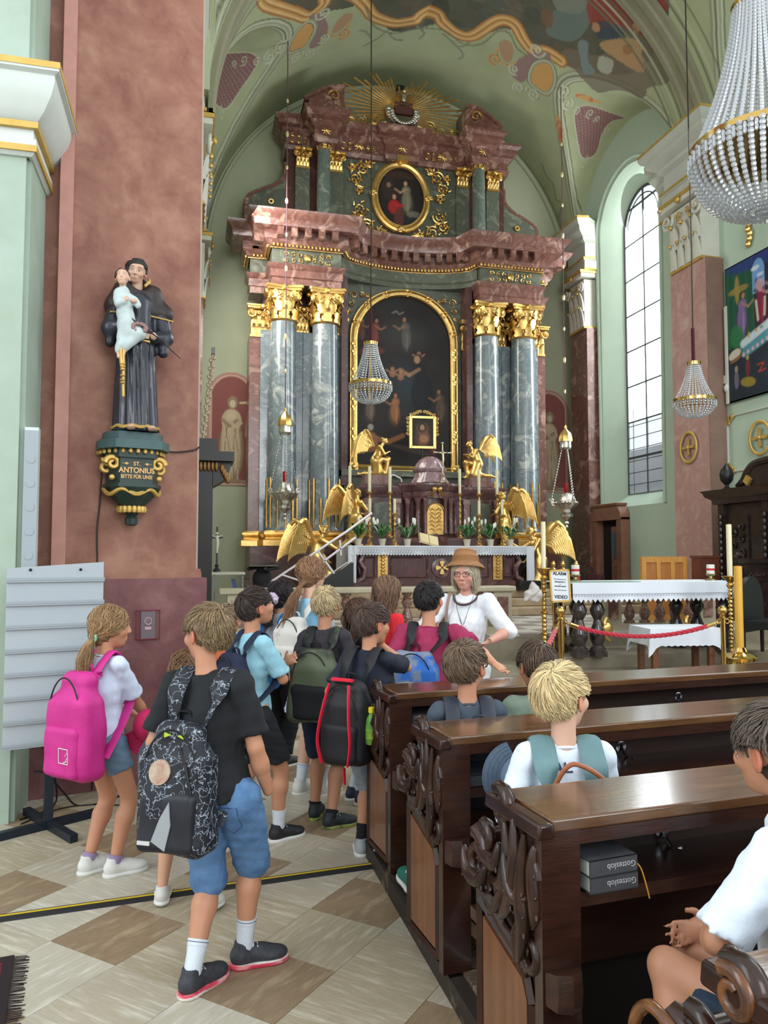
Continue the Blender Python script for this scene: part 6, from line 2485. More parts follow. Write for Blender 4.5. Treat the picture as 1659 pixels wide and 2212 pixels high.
def text_obj(name, s_, size, m, parent, loc, rot=(PI / 2, 0, 0), ext=.0008, ax='CENTER', sx=1, bold=0):
 c = bpy.data.curves.new(name, 'FONT')
 c.body = s_
 c.size = size
 c.align_x = ax
 c.extrude = ext
 c.offset = bold
 c.materials.append(m)
 o = bpy.data.objects.new(name, c)
 COL.objects.link(o)
 dg = bpy.context.evaluated_depsgraph_get()
 me = bpy.data.meshes.new_from_object(o.evaluated_get(dg))
 bpy.data.objects.remove(o)
 o = bpy.data.objects.new(name, me)
 link(o, parent)
 o.location = loc
 o.rotation_euler = rot
 o.scale = (sx, 1, 1)
 return o
INK = mat('ink', (36, 40, 60), rough=.6)
t = thing('alarm_sign', 'framed white warning sign reading ALARM VIDEO on top of the left stanchion', 'sign', (4.31, 8.49, 1.06), R_(-8))
g = G()
g.at((0, 0, 0), ry=R_(-3))
for (x0, z0, x1, z1) in ((-.125, 0, .125, .022), (-.125, .37, .125, .392), (-.125, 0, -.105, .392), (.105, 0, .125, .392)):
 g.box((x0, -.012, z0), (x1, .012, z1))
g.M = Matrix.Identity(4)
g.obj('sign_frame', GOLDP, t)
g = G()
g.at((0, 0, 0), ry=R_(-3))
g.box((-.108, -.004, .018), (.108, .006, .375))
g.M = Matrix.Identity(4)
pp = g.obj('sign_sheet', mat('paper_white', (226, 230, 236), rough=.6), t)
tx = lambda s_, size, z, b=0: text_obj('lettering', s_, size, INK, t, (-.0 - z * .052, -.007, z), (PI / 2, R_(3), 0), bold=b)
tx('ALARM', .052, .325, .0012)
tx('Der Kirchenraum ist', .018, .27)
tx('alarmgesichert', .022, .238, .0006)
tx('und', .014, .212)
tx('videoüberwacht!', .021, .185, .0006)
tx('Bitte nicht betreten!', .018, .14)
tx('VIDEO', .056, .045, .0012)
def ornate_stand(loc, h, label, wax_h, wax_r, m, wax_m, rz=0):
 t = thing('floor_candlestick', label, 'candlestick', loc, rz)
 g = G()
 g.lathe([(.17, 0), (.18, .03), (.12, .07), (.08, .10), (.04, .14)], seg=24, flute=.08, nf=6)
 g.obj('foot', m, t)
 p = [(.03, .12)]
 n_ = int((h - .3) / .05)
 for k in range(n_):
  z = .14 + (h - .3) * k / n_
  st = (h - .3) / n_
  big = .05 if k % 5 == 0 else .034
  p += [(.024, z + st * .15), (big, z + st * .5), (.024, z + st * .85)]
 p += [(.05, h - .12), (.03, h - .09), (.07, h - .04), (.11, h - .01), (.11, h), (.05, h)]
 G().lathe(p, seg=14).obj('stem', m, t)
 if wax_h:
  G().lathe([(wax_r, h), (wax_r, h + wax_h), (.004, h + wax_h + .004)], seg=16).obj('candle', wax_m, t)
 return t
ornate_stand((4.15, 8.62, 0), 1.47, 'tall ornate brass candlestick with square cream candle beside the warning sign', .56, .028, BRASS, CANDLE)
ornate_stand((6.72, 8.55, .14), 1.22, 'ornate brass candlestick with thin cream candle at the right of the front altar', .66, .034, BRASS, CANDLE)
t = thing('easter_candle', 'thick yellow wax candle on a low brass foot at the right', 'candle', (6.40, 8.0, 0))
g = G()
g.lathe([(.17, .36), (.19, .40), (.15, .44), (.08, .47), (.06, .52), (.055, .5)], seg=24, flute=.1, nf=7)
g.lathe([(.2, 0), (.2, .05), (.05, .1), (.04, .36), (.1, .4)], seg=16)
g.obj('brass_foot', BRASS, t)
G().lathe([(.048, .46), (.048, 1.49), (.01, 1.495)], seg=20).obj('wax', mat('yellow_wax', (222, 168, 62), (232, 182, 80), scale=5, rough=.4, sss=.15), t)
# limp plastic bag hanging at the stand
s = SD((-.16, -.12, -.26), (.16, .12, .04), .008)
s.cap((0, 0, 0), (.02, 0, -.1), .02, .07, .02).ell((.02, 0, -.15), (.1, .05, .08), .04).cap((-.05, 0, -.14), (-.09, 0, -.2), .05, .03, .02).wob(.012, 60, 2)
o = tag(s.obj('plastic_bag', mat('milky_plastic', (196, 190, 184), rough=.35)), 'milky plastic bag hanging left of the warning sign', 'bag')
o.location = tuple(at(1150, 1258, 9.25))
# ================================================================ LEFT OF THE ALTAR
t = thing('aluminium_ladder_truss', 'slanting white metal truss arm over a black box left of the altar', 'hoist', (2.2, 13.75, .65))
g = G()
WM = mat('white_metal', (206, 202, 206), rough=.35, metal=.3)
def P3(x, z, y=0):
 return (x - 2.2, y, z - .65)
g.tube([P3(1.1, .98), P3(2.72, 2.05)], .022, 6)
g.tube([P3(1.85, 1.18), P3(2.9, 1.95)], .022, 6)
g.tube([P3(1.55, 1.28), P3(1.85, 1.18)], .018, 6)
g.tube([P3(2.2, 1.70), P3(2.55, 1.22)], .022, 6)
g.tube([P3(2.72, 2.05), P3(3.2, 2.4)], .022, 6)
g.tube([P3(2.6, 1.9), P3(2.62, 1.62)], .022, 6)
g.obj('truss', WM, t)
g = G()
g.box(P3(2.2, .97, -.05), P3(2.85, 1.15, .3))
g.prism([(2.25 - 2.2, .5), (2.85 - 2.2, .5), (2.85 - 2.2, .85)], lambda u, v_, d: (u, d, v_), -.03, .25)
g.obj('black_box', BLACK, t)
g = G()
for k in range(3):
 g.tube([P3(2.3 + .12 * k, 1.2), P3(2.75 + .05 * k, 1.5 + .0 * k)], .012, 4)
g.obj('slat', WM, t)
# black keyboard-like box at the right of the altar table
g = G()
g.box((-.2, -.1, 0), (.25, .1, .3))
for k in range(5):
 g.box((-.22 + k * .04, -.13, .05 + k * .05), (.2 + k * .03, -.1, .08 + k * .05))
o = tag(g.obj('black_case', BLACK), 'stack of black cases at the right of the altar table', 'case')
o.location = (XC + 1.55, 13.95, .95)
o.scale = (1, 1, .6)
# black side post with gilt console and silver carved spire
t = thing('black_altar_frame', 'black lacquered side altar frame seen edge-on with a gilt console at the pier edge', 'side altar', (.10, 8.45, 0))
g = G()
g.box((-.08, -.1, 1.52), (.105, .25, 2.72))
g.prism([(-.08, 1.52), (-.04, 1.44), (.0, 1.41), (.0, .2), (.105, .2), (.105, 1.52)], lambda u, v_, d: (u, d, v_), -.1, .25)
g.obj('post', BLACK, t)
g = G()
g.box((-.12, -.16, 2.72), (.14, .25, 2.86))
g.box((-.12, -.2, 2.62), (.32, .3, 2.72))
g.prism([(.1, 2.35), (.26, 2.45), (.30, 2.62), (.1, 2.62)], lambda u, v_, d: (u, d, v_), -.1, .25)
g.obj('cornice', BLACK, t)
g = G()
for k in range(6):
 g.ball((-.06 + k * .04, -.12, 2.57), (.024, .03, .06), 0, 6, 4)
for k in range(4):
 g.ball((.2 + .02 * k, -.12, 2.55 - .04 * k), (.03, .03, .05), 0, 6, 4)
g.obj('gilt_leaf_band', mat('dull_gilt', (126, 92, 50), rough=.45, metal=.5), t)
t = thing('carved_spire', 'slender silver and brown carved spire on the black cornice', 'ornament', (.12, 8.4, 2.86))
g = G()
g.tube([(-.02, 0, 0), (.03, 0, .5), (.07, 0, .98)], [.02, .015, .012], 6)
for k in range(30):
 u = k / 30
 g.ball((-.02 + .09 * u + .02 * math.sin(k * 2.2), -.01, .02 + .9 * u), (.02, .014, .026), 0, 6, 4)
g.obj('carving', mat('dull_silver_gilt', (150, 132, 110), rough=.4, metal=.4), t)
G().box((.05, -.03, .93), (.09, .03, 1.0)).obj('tip', BLKW, t)
# desk, covered lectern, small crucifix behind the boys
t = thing('server_desk', 'small desk with pale top behind the black frame', 'desk', (.55, 10.9, .5))
g = G()
g.box((-.3, -.2, .86), (.16, .2, .89))
g.obj('desktop', mat('pale_laminate', (180, 176, 164), rough=.5), t)
for x in (-.26, .12):
 G().box((x, -.15, 0), (x + .02, -.13, .86)).obj('leg', mat('grey_steel', (110, 112, 114), rough=.4, metal=.6), t)
g = G()
g.box((-.24, -.1, 0), (-.05, .2, .42))
g.obj('drawer_unit', mat('grey_cabinet', (150, 148, 142), rough=.5), t)
g = G()
for k in range(3):
 g.tube(smooth([(-.02 + k * .02, -.1, .8), (.02 + k * .02, -.12, .6), (.0 + k * .02, -.1, .3), (.05, -.1, .05)], 4), .008, 5)
g.obj('cable', mat('blue_cable', (60, 84, 140), rough=.5), t)
t = thing('standing_crucifix', 'slim black standing crucifix with pale figure on the desk', 'crucifix', (.33, 10.85, 1.395))
g = G()
g.lathe([(.05, 0), (.05, .03), (.02, .06), (.03, .1)], seg=8)
g.box((-.012, -.01, .1), (.012, .01, .62))
g.box((-.08, -.01, .46), (.08, .01, .485))
g.obj('cross', BLACK, t)
g = G()
g.tube([(0, -.02, .5), (.01, -.03, .4), (0, -.02, .26)], [.016, .02, .01], 6)
g.tube([(-.07, -.015, .5), (0, -.02, .47), (.07, -.015, .5)], .008, 5)
g.ball((0, -.02, .53), .018)
g.obj('figure', mat('ivory', (196, 190, 176), rough=.5), t)
s = SD((-.3, -.25, -.02), (.3, .25, 1.1), .016)
s.box((0, 0, .3), (.14, .12, .33), .05).cap((0, 0, .5), (0, 0, .8), .15, .13, .06)
s.box((0, -.03, .95), (.22, .14, .012), .01, .03, R=np.array(Euler((R_(18), R_(-8), 0)).to_matrix()))
s.wob(.018, 20, 4)
o = tag(s.obj('covered_lectern', mat('black_cloth', (22, 21, 22), rough=.8)), 'lectern under a black cloth beside the altar plinth', 'lectern')
o.location = (.98, 11.1, .5)
G().box((-.2, -.16, .965), (.2, .14, .985)).obj('reading_top', mat('grey_felt', (96, 88, 74), rough=.9), o)
# ================================================================ STATUE ON ITS CONSOLE
SC = PP(.165, .02, 0)
con = thing('statue_console', 'dark green and gold carved wall console inscribed ST. ANTONIUS BITTE FÜR UNS!', 'console', (SC[0], SC[1], 1.86), PA)
GRN = mat('bottle_green', (34, 52, 46), (44, 62, 54), scale=6, rough=.4)
GRL = mat('blue_green_paint', (58, 84, 84), (70, 96, 94), scale=6, rough=.5)
g = G()
def octo(w_, d_):
 return [(-w_, 0), (-w_, -d_ * .5), (-w_ * .65, -d_), (w_ * .65, -d_), (w_, -d_ * .5), (w_, 0)]
g.prism(octo(.24, .26), lambda u, v_, d: (u, v_, d), .50, .56)
g.prism(octo(.20, .22), lambda u, v_, d: (u, v_, d), .56, .62)
g.obj('top_plate', GRL, con)
g = G()
g.prism(octo(.17, .19), lambda u, v_, d: (u, v_, d), .26, .44)
g.prism(octo(.19, .21), lambda u, v_, d: (u, v_, d), .44, .50)
g.prism(octo(.19, .21), lambda u, v_, d: (u, v_, d), .235, .26)
g.obj('inscription_block', GRN, con)
g = G()
g.lathe([(.02, -.03), (.04, -.02), (.045, .02), (.03, .04), (.05, .06), (.09, .12), (.15, .18), (.185, .235)], c=(0, -.05, 0), seg=20, flute=.06, nf=10)
g.obj('lower_bowl', GRN, con)
g = G()
for k in range(15):
 a = PI + PI * k / 14
 g.ball((.235 * math.cos(a) * .95, .23 * math.sin(a), .485), (.016, .016, .02), 0, 6, 4)
for k in range(9):
 a = PI + PI * k / 8
 g.ball((.085 * math.cos(a), -.05 + .085 * math.sin(a), .085), (.022, .022, .03), 0, 6, 4)
g.tube([(.19 * math.cos(a), -.03 + .18 * math.sin(a), .205 + .02 * math.cos(a * 6)) for a in np.linspace(PI, 2 * PI, 22)], .016, 6)
for sg in (-1, 1):
 g.spiral((sg * .155, -.16, .40), .05, .01, 1.3, .02, (sg, 0, 0), (0, 0, 1), 0)
 g.spiral((sg * .19, -.08, .38), .05, .01, 1.3, .02, (sg, 0, 0), (0, 0, 1), 1)
 g.ball((sg * .16, -.17, .30), (.02, .015, .02))
g.obj('gilt_ornament', GOLDP, con)
GT = mat('gilt_lettering', (206, 160, 104), rough=.4, metal=.2)
text_obj('inscription', 'ST.', .038, GT, con, (0, -.197, .385), bold=.001)
text_obj('inscription', 'ANTONIUS', .052, GT, con, (0, -.197, .335), bold=.0015, sx=.92)
text_obj('inscription', 'BITTE FÜR UNS!', .036, GT, con, (0, -.197, .295), bold=.001, sx=.84)
for sg in (-1, 1):
 g = G()
 g.tube([(sg * .05, -.197, .397), (sg * .10, -.197, .397)], .003, 4)
 g.ball((sg * .07, -.197, .397), (.012, .003, .01))
 g.obj('inscription_line', GT, con)
st = thing('saint_statue', 'painted statue of a tonsured monk in black habit holding a child in pale blue', 'statue', (SC[0], SC[1], 2.482), PA)
s = SD((-.3, -.32, -.01), (.32, .12, 1.05), .008)
def folds(dx, dy, t):
 a = np.arctan2(dy, dx)
 return .012 * np.sin(a * 9 + 1) * (1 - .5 * t) + .006 * np.sin(a * 17 + t * 3)
s.cap((0, -.12, .0), (0, -.12, .62), .15, .12, .03, ridge=folds)
s.cap((0, -.12, .6), (0, -.11, .92), .125, .11, .05)
s.cap((-.10, -.11, .92), (.13, -.11, .92), .065, .065, .05)
s.cap((.15, -.11, .90), (.19, -.15, .70), .065, .06, .03).cap((.19, -.15, .70), (.10, -.23, .67), .058, .045, .02)
s.cap((.17, -.17, .68), (.17, -.19, .58), .05, .035, .03)
s.cap((-.13, -.11, .90), (-.19, -.15, .72), .06, .06, .03).cap((-.19, -.15, .72), (-.10, -.24, .74), .055, .04, .02)
s.cap((-.18, -.15, .70), (-.19, -.15, .62), .05, .035, .03)
s.cut(lambda X, Y, Z: .004 - Z + 0 * X + 0 * Y)
s.obj('habit', mat('black_habit', (30, 32, 42), (40, 42, 54), scale=8, rough=.32, coat=.2), st)
s = SD((-.3, -.32, .75), (.34, .1, 1.15), .008)
s.cap((-.08, -.10, 1.0), (.09, -.10, 1.0), .09, .09, .04).cap((-.14, -.10, .90), (.17, -.10, .88), .085, .09, .06).cap((0, -.10, 1.0), (0, -.09, 1.07), .08, .07, .03)
s.cut(lambda X, Y, Z: (.835 - .10 * np.abs(X) + .0 * Y) - Z)
s.ell((0.0, -.16, 1.09), (.06, .07, .07), .02, 's')
s.wob(.004, 40, 1)
s.obj('cape', mat('dark_brown_cape', (44, 34, 32), rough=.45), st)
SKS = mat('painted_flesh', (198, 158, 132), rough=.4)
SKV = mat('skin', (200, 150, 120), kind='vcol', scale=20, rough=.5, lo=.94, hi=1.05, sss=.12)
def head_sdf(s, hc, R, k, face=1, ears=1, neck=None):
 """adds a head to a distance field; hc centre, R 3x3 (columns x,y,z axes), k scale"""
 hc = np.array(hc, float)
 R = np.array(R, float)
 P = lambda x, y, z: hc + R @ (np.array([x, y, z]) * k)
 E = lambda x, y, z, a, b, c, kk=.012, mode='u', RR=None: s.ell(P(x, y, z), np.array((a, b, c)) * k, kk * k, mode, R if RR is None else R @ RR)
 E(0, -.008, .022, .074, .092, .088)
 E(0, .028, -.03, .058, .062, .072, .02)
 E(0, .048, -.078, .03, .032, .026, .02)
 E(0, .05, .045, .06, .04, .04, .02)
 if face:
  s.cap(P(0, .086, .016), P(0, .101, -.022), .0075 * k, .0105 * k, .012 * k)
  s.ell(P(.010, .093, -.026), np.array((.008, .008, .006)) * k, .006 * k).ell(P(-.010, .093, -.026), np.array((.009, .009, .007)) * k, .006 * k)
  s.cap(P(-.04, .078, .032), P(.04, .078, .032), .011 * k, .011 * k, .012 * k)
  for sg in (-1, 1):
   E(sg * .032, .100, .012, .019, .014, .012, .010, 's')
   E(sg * .031, .078, .011, .0135, .0135, .0115, .002)
   E(sg * .042, .060, -.022, .022, .024, .022, .02)
  s.cap(P(-.017, .084, -.053), P(.017, .084, -.053), .006 * k, .006 * k, .006 * k)
  s.cap(P(-.013, .083, -.063), P(.013, .083, -.063), .007 * k, .007 * k, .006 * k)
  E(0, .098, -.058, .024, .006, .0016, .002, 's')
 if ears:
  for sg in (-1, 1):
   RR = np.array(Euler((R_(-12), 0, R_(sg * 24))).to_matrix())
   E(sg * .080, -.008, -.004, .0085, .020, .031, .006, 'u', RR)
   E(sg * .088, -.004, .0, .006, .012, .020, .004, 's', RR)
 return P
def facecol(V, hc, Rh, k, skin, hcol):
 C = np.tile(np.array(s2l(skin)[:3]), (len(V), 1))
 q = (V - np.array(hc)) @ Rh / k
 def tint(c, r, col, a):
  dd = np.sqrt((((q - np.array(c)) / np.array(r)) ** 2).sum(1))
  kk = np.clip((1.15 - dd) / .3, 0, 1)[:, None] * a
  C[:] = C * (1 - kk) + np.array(s2l(col)[:3]) * kk
 tint((0, .098, -.058), (.021, .016, .009), tuple(int(x) for x in (skin[0] * .86, skin[1] * .66, skin[2] * .66)), .75)
 for sg in (-1, 1):
  tint((sg * .084, -.006, -.004), (.016, .026, .034), (skin[0], int(skin[1] * .80), int(skin[2] * .76)), .7)
  tint((sg * .042, .074, -.02), (.024, .03, .02), (skin[0], int(skin[1] * .88), int(skin[2] * .86)), .5)
  tint((sg * .031, .090, .010), (.0125, .008, .0052), (196, 186, 178), .8)
  tint((sg * .031, .094, .010), (.0062, .008, .0062), (50, 40, 36), 1)
  tint((sg * .031, .092, .0165), (.0145, .010, .0028), (70, 50, 42), .8)
  tint((sg * .035, .092, .036), (.021, .014, .0055), hcol, .8)
 return C
I3 = np.eye(3)
hR = np.array(Euler((R_(13), R_(8), R_(-16))).to_matrix()) @ np.diag([1, 1, 1]) @ np.array(Euler((0, 0, PI)).to_matrix())
s = SD((-.25, -.42, .55), (.3, .05, 1.32), .012, fx=[(-.09, .09, .0042)], fy=[(-.24, -.02, .0042)], fz=[(1.02, 1.28, .0042)])
s.cap((0, -.10, 1.0), (-.005, -.12, 1.12), .04, .036, .02)
P = head_sdf(s, (-.012, -.125, 1.16), hR, .80)
for hx, hy, hz, sg in ((.09, -.26, .67, -1), (-.085, -.27, .745, 1)):
 s.ell((hx, hy, hz), (.035, .018, .026), .01)
 for q in range(4):
  s.cap((hx + sg * .02, hy - .01, hz + .016 - q * .011), (hx + sg * .065, hy - .014, hz + .012 - q * .012), .0065, .0045, .003)
 s.cap((hx, hy - .01, hz + .02), (hx + sg * .03, hy - .03, hz + .035), .008, .005, .004)
s.obj('head_and_hands', SKV, st, lambda V: facecol(V, (-.012, -.125, 1.16), hR, .80, (204, 166, 142), (60, 46, 40)))
# tonsure
g = G()
for k in range(44):
 a = 2 * PI * k / 44
 if PI * 1.28 < a < PI * 1.72:
  zz = .012
 else:
  zz = 0
 c, s_ = math.cos(a), math.sin(a)
 p = [(-.012 + .058 * c, -.122 + .068 * s_, 1.22 + zz + (0 if s_ < -.5 else -.0)), (-.012 + .066 * c, -.122 + .076 * s_, 1.20 + zz), (-.012 + .066 * c, -.122 + .077 * s_, 1.18 + zz - (.03 if s_ > -.4 else 0))]
 g.tube(p, [.010, .013, .009], 6)
g.obj('tonsure_hair', mat('dark_hair_paint', (34, 28, 26), rough=.5), st)
# the child
cR = np.array(Euler((R_(8), 0, R_(160))).to_matrix())
s = SD((-.26, -.42, .48), (.05, -.12, 1.16), .0065)
s.cap((-.10, -.27, .72), (-.13, -.27, .94), .06, .05, .03).cap((-.13, -.27, .93), (-.10, -.31, .86), .035, .03, .02)
s.cap((-.16, -.27, .93), (-.17, -.31, .86), .032, .026, .02).cap((-.17, -.31, .86), (-.12, -.33, .87), .026, .02, .01).cap((-.09, -.29, .92), (-.04, -.32, .86), .03, .024, .015)
s.cap((-.10, -.28, .72), (-.03, -.30, .66), .058, .04, .03).cap((-.03, -.30, .66), (-.12, -.29, .56), .045, .03, .03).cap((-.1, -.28, .7), (-.15, -.28, .54), .05, .03, .03)
s.wob(.006, 60, 3)
s.obj('child_gown', mat('pale_blue_gown', (176, 190, 190), (190, 202, 200), scale=8, rough=.5), st)
s = SD((-.24, -.4, .46), (.0, -.16, 1.18), .0065, fx=[(-.2, -.06, .0042)], fy=[(-.36, -.2, .0042)], fz=[(.95, 1.14, .0042)])
head_sdf(s, (-.135, -.275, 1.045), cR, .56)
s.cap((-.13, -.27, .96), (-.135, -.275, 1.02), .022, .022, .01).ell((-.12, -.34, .885), (.016, .014, .022), .006).ell((-.07, -.34, .88), (.022, .014, .016), .006)
s.cap((-.12, -.29, .55), (-.13, -.3, .5), .018, .014, .008).cap((-.15, -.28, .54), (-.155, -.30, .49), .018, .014, .008)
s.obj('child_head', SKV, st, lambda V: facecol(V, (-.135, -.275, 1.045), cR, .56, (208, 170, 146), (90, 70, 56)))
s = SD((-.22, -.36, .98), (-.05, -.18, 1.15), .0055)
rg = np.random.RandomState(2)
for k in range(40):
 a, b = rg.uniform(0, 6.28), rg.uniform(-.1, 1.2)
 d = np.array((math.cos(a) * math.cos(b) * .04, math.sin(a) * math.cos(b) * .045, math.sin(b) * .05))
 if d[1] < -.022 and d[2] < .035:
  continue
 s.ell(np.array((-.135, -.268, 1.058)) + d, (.014, .014, .013), .004)
s.obj('child_hair', mat('brown_curls', (66, 50, 42), rough=.5), st)
g = G()
g.tube([(-.15, -.3, .61), (-.14, -.31, .45), (-.13, -.31, .40)], .012, 6)
g.tube([(-.13, -.3, .61), (-.125, -.31, .42), (-.125, -.31, .28), (-.12, -.30, .22)], .010, 6)
for z in (.44, .42, .40, .33, .31, .36):
 g.ball((-.13, -.315, z), (.02, .018, .008))
g.tube([(0.0, -.25, .64), (.06, -.26, .63)], .008, 6)
g.obj('rope_belt', GOLDP, st)
g = G()
g.tube([(-.09, -.33, .76), (.1, -.30, .66), (.28, -.24, .545)], [.006, .005, .003], 5)
g.obj('lily_stem', BLKW, st)
g = G()
for k in range(12):
 a = k * 2.4
 g.ball((-.03 + .045 * math.cos(a), -.335, .70 + .028 * math.sin(a)), (.018, .012, .014), 0, 6, 4)
g.obj('lily_bloom', mat('dusty_rose', (142, 108, 104), rough=.5), st)
g = G()
g.tube([(.16 * math.cos(a) , -.12 + .155 * math.sin(a), .03 + .006 * math.sin(a * 9)) for a in np.linspace(PI * 1.02, 2 * PI * .99, 40)], .012, 5)
g.tube([(x, -.10 - .09, .845 - .10 * abs(x)) for x in np.linspace(-.2, .24, 12)], .006, 5)
g.tube(smooth([(.03, -.2, 1.04), (.07, -.17, 1.09), (.085, -.10, 1.13)], 4), .010, 5)
g.obj('gold_hem', GOLDP, st)
g = G()
for x in (-.06, .08):
 g.cut().ball((x, -.27, .02), (.03, .05, .02), 0, 10, 6)
g.obj('foot', SKS, st)
# black cable from the statue to the pier edge, and the one running down
def pier_cable(name, pts, label, r=.006):
 g = G()
 g.tube(smooth([PP(*p) for p in pts], 6), r, 6)
 return tag(g.obj(name, mat('black_rubber', (26, 22, 22), rough=.5)), label, 'cable')
pier_cable('cable', [(.30, .04, 2.42), (.45, .01, 2.385), (.62, 0, 2.41), (.67, .0, 2.44)], 'black cable looping from the console to the right edge of the pier')
pier_cable('cable', [(-.035, .06, 2.33), (-.04, .01, 2.0), (-.055, .01, 1.8), (-.05, .015, 1.55), (-.06, .05, 1.4), (-.07, .07, .9), (-.06, .06, .02)], 'thin dark cable hanging down the pier left of the console')
# ================================================================ BOARD, SPEAKER, PLAQUE, FLOOR BITS AT LEFT
t = thing('pinboard_stand', 'blank grey rail display board on a black cross-foot stand', 'display board', (-.80, 5.0, 0), R_(16))
GB = mat('grey_board', (164, 172, 178), (172, 180, 184), scale=1, rough=.5)
g = G()
bl, br = -.265, .275
g.prism([(bl, .50), (br, .50), (br, 1.58), (bl, 1.545)], lambda u, v_, d: (u, d, v_), -.02, 0)
g.obj('board', GB, t)
g = G()
for k in range(8):
 z = 1.475 - k * .138
 g.cut().box((bl - .004, -.034, z - .014), (br + .004, -.02, z))
 g.box((bl - .004, -.036, z - .002), (br + .004, -.030, z + .012))
g.obj('rail', mat('grey_rail', (150, 158, 164), rough=.45), t)
g = G()
for x in (-.14, .14):
 g.cut().ball((x, -.024, 1.535), (.009, .006, .009), 0, 10, 6)
g.obj('screw', BLACK, t)
STB = mat('black_steel', (34, 42, 52), rough=.4, metal=.3)
G().box((-.03, 0, .03), (.02, .05, .8)).obj('post', STB, t)
for a in (R_(16), R_(106)):
 g = G()
 g.at((0, .02, 0), rz=a)
 g.box((-.34, -.022, 0), (.34, .022, .045))
 g.M = Matrix.Identity(4)
 g.obj('foot_bar', STB, t)
t = thing('column_speaker', 'slim pale grey column loudspeaker fixed to the corner of the pier', 'loudspeaker', (-.985, 5.2, 1.05), R_(4))
G().box((-.04, -.05, 0), (.04, .05, 1.37)).obj('housing', mat('pale_grey_metal', (196, 206, 206), rough=.35), t)
g = G()
g.box((-.0405, -.053, .02), (.0405, -.048, 1.35))
for k in range(8):
 g.lathe([(.026, 0), (.026, .003)], seg=16)
 n0 = len(g.v) - 32
 g.v = g.v[:n0] + [(q[0], -.053 - q[2], .12 + k * .15 + q[1]) for q in g.v[n0:]]
g.obj('grille', mat('grey_mesh', (150, 160, 164), rough=.5), t)
t = thing('wall_plaque', 'small framed plaque with round seal on the dark base of the pier', 'plaque', PP(.30, .04, 1.02), PA)
g = G()
for (x0, z0, x1, z1) in ((-.085, 0, .085, .006), (-.085, .204, .085, .21), (-.085, 0, -.079, .21), (.079, 0, .085, .21)):
 g.box((x0, -.006, z0), (x1, 0, z1))
g.obj('red_border', mat('dark_red_line', (120, 36, 42), rough=.5), t)
G().box((-.05, -.004, .0), (.05, 0, .2)).obj('plate', mat('grey_violet', (116, 104, 110), rough=.3), t)
g = G()
g.tube([(.024 * math.cos(a), -.007, .13 + .024 * math.sin(a)) for a in np.linspace(0, 6.1, 20)], .004, 5)
g.tube([(.01 * math.cos(a), -.007, .13 + .01 * math.sin(a)) for a in np.linspace(0, 4.1, 10)], .002, 5)
g.box((-.022, -.007, .07), (.022, -.004, .09))
g.obj('seal', mat('pale_pink_print', (190, 160, 166), rough=.5), t)
def floor_cable(pts, label, r=.006, m=None, name='cable'):
 g = G()
 g.tube(smooth([(p[0], p[1], (p[2] if len(p) > 2 else r)) for p in pts], 7), r, 6)
 return tag(g.obj(name, m or MATS['black_rubber']), label, 'cable')
floor_cable([(-.98, 5.30, .45), (-.9, 5.34, .4), (-.84, 5.34, .25), (-.82, 5.36, .06), (-.9, 5.3), (-1.0, 5.2)], 'black cable hanging from the wall behind the display board')
floor_cable([(-.95, 5.32, .26), (-.88, 5.33, .24), (-.78, 5.38, .10), (-.7, 5.40), (-.55, 5.42), (-.45, 5.55)], 'black cable looping to the floor behind the display board post')
floor_cable([(-.98, 5.12), (-.8, 5.36), (-.6, 5.40), (-.4, 5.34), (-.2, 5.38), (.1, 5.3), (.4, 5.5)], 'thin black cable along the floor past the girl with the pink backpack', .004)
# yellow striped cable cover across the floor
t = thing('cable_cover', 'black rubber cable cover with a yellow stripe across the stone floor', 'cable cover', (-.81, 3.84, 0), math.atan2(.17, 1.77))
g = G()
L = 2.35
g.prism([(-.04, 0), (.04, 0), (.018, .012), (-.018, .012)], lambda u, v_, d: (d, u, v_), -.6, 1.79)
g.obj('rubber_profile', mat('rubber_black', (30, 30, 32), rough=.6), t)
G().box((-.6, -.007, .012), (1.78, .007, .0135)).obj('yellow_stripe', mat('yellow_stripe', (206, 176, 40), rough=.6), t)
# corner of a red rug
t = thing('rug', 'corner of a fringed red carpet at the lower left edge of the floor', 'rug', (-.655, 3.48, 0), R_(8))
g = G()
g.box((-1.2, -1.0, .0), (-.02, -.02, .012))
g.obj('pile', mat('red_carpet', (120, 30, 36), (60, 20, 30), scale=18, rough=.95, bump=.5, bscale=200), t)
g = G()
g.box((-.06, -1.0, .012), (-.02, -.02, .014))
g.box((-1.2, -.06, .012), (-.02, -.02, .0141))
g.obj('dark_border', mat('rug_border', (34, 22, 26), rough=.95), t)
g = G()
rg2 = random.Random(3)
for k in range(90):
 y = -1.0 + k * .011
 g.tube([(-.02, y, .006), (.02 + rg2.random() * .02, y + rg2.uniform(-.01, .01), .003)], .0018, 4)
g.obj('fringe', MATS['rug_border'], t, kind='stuff')
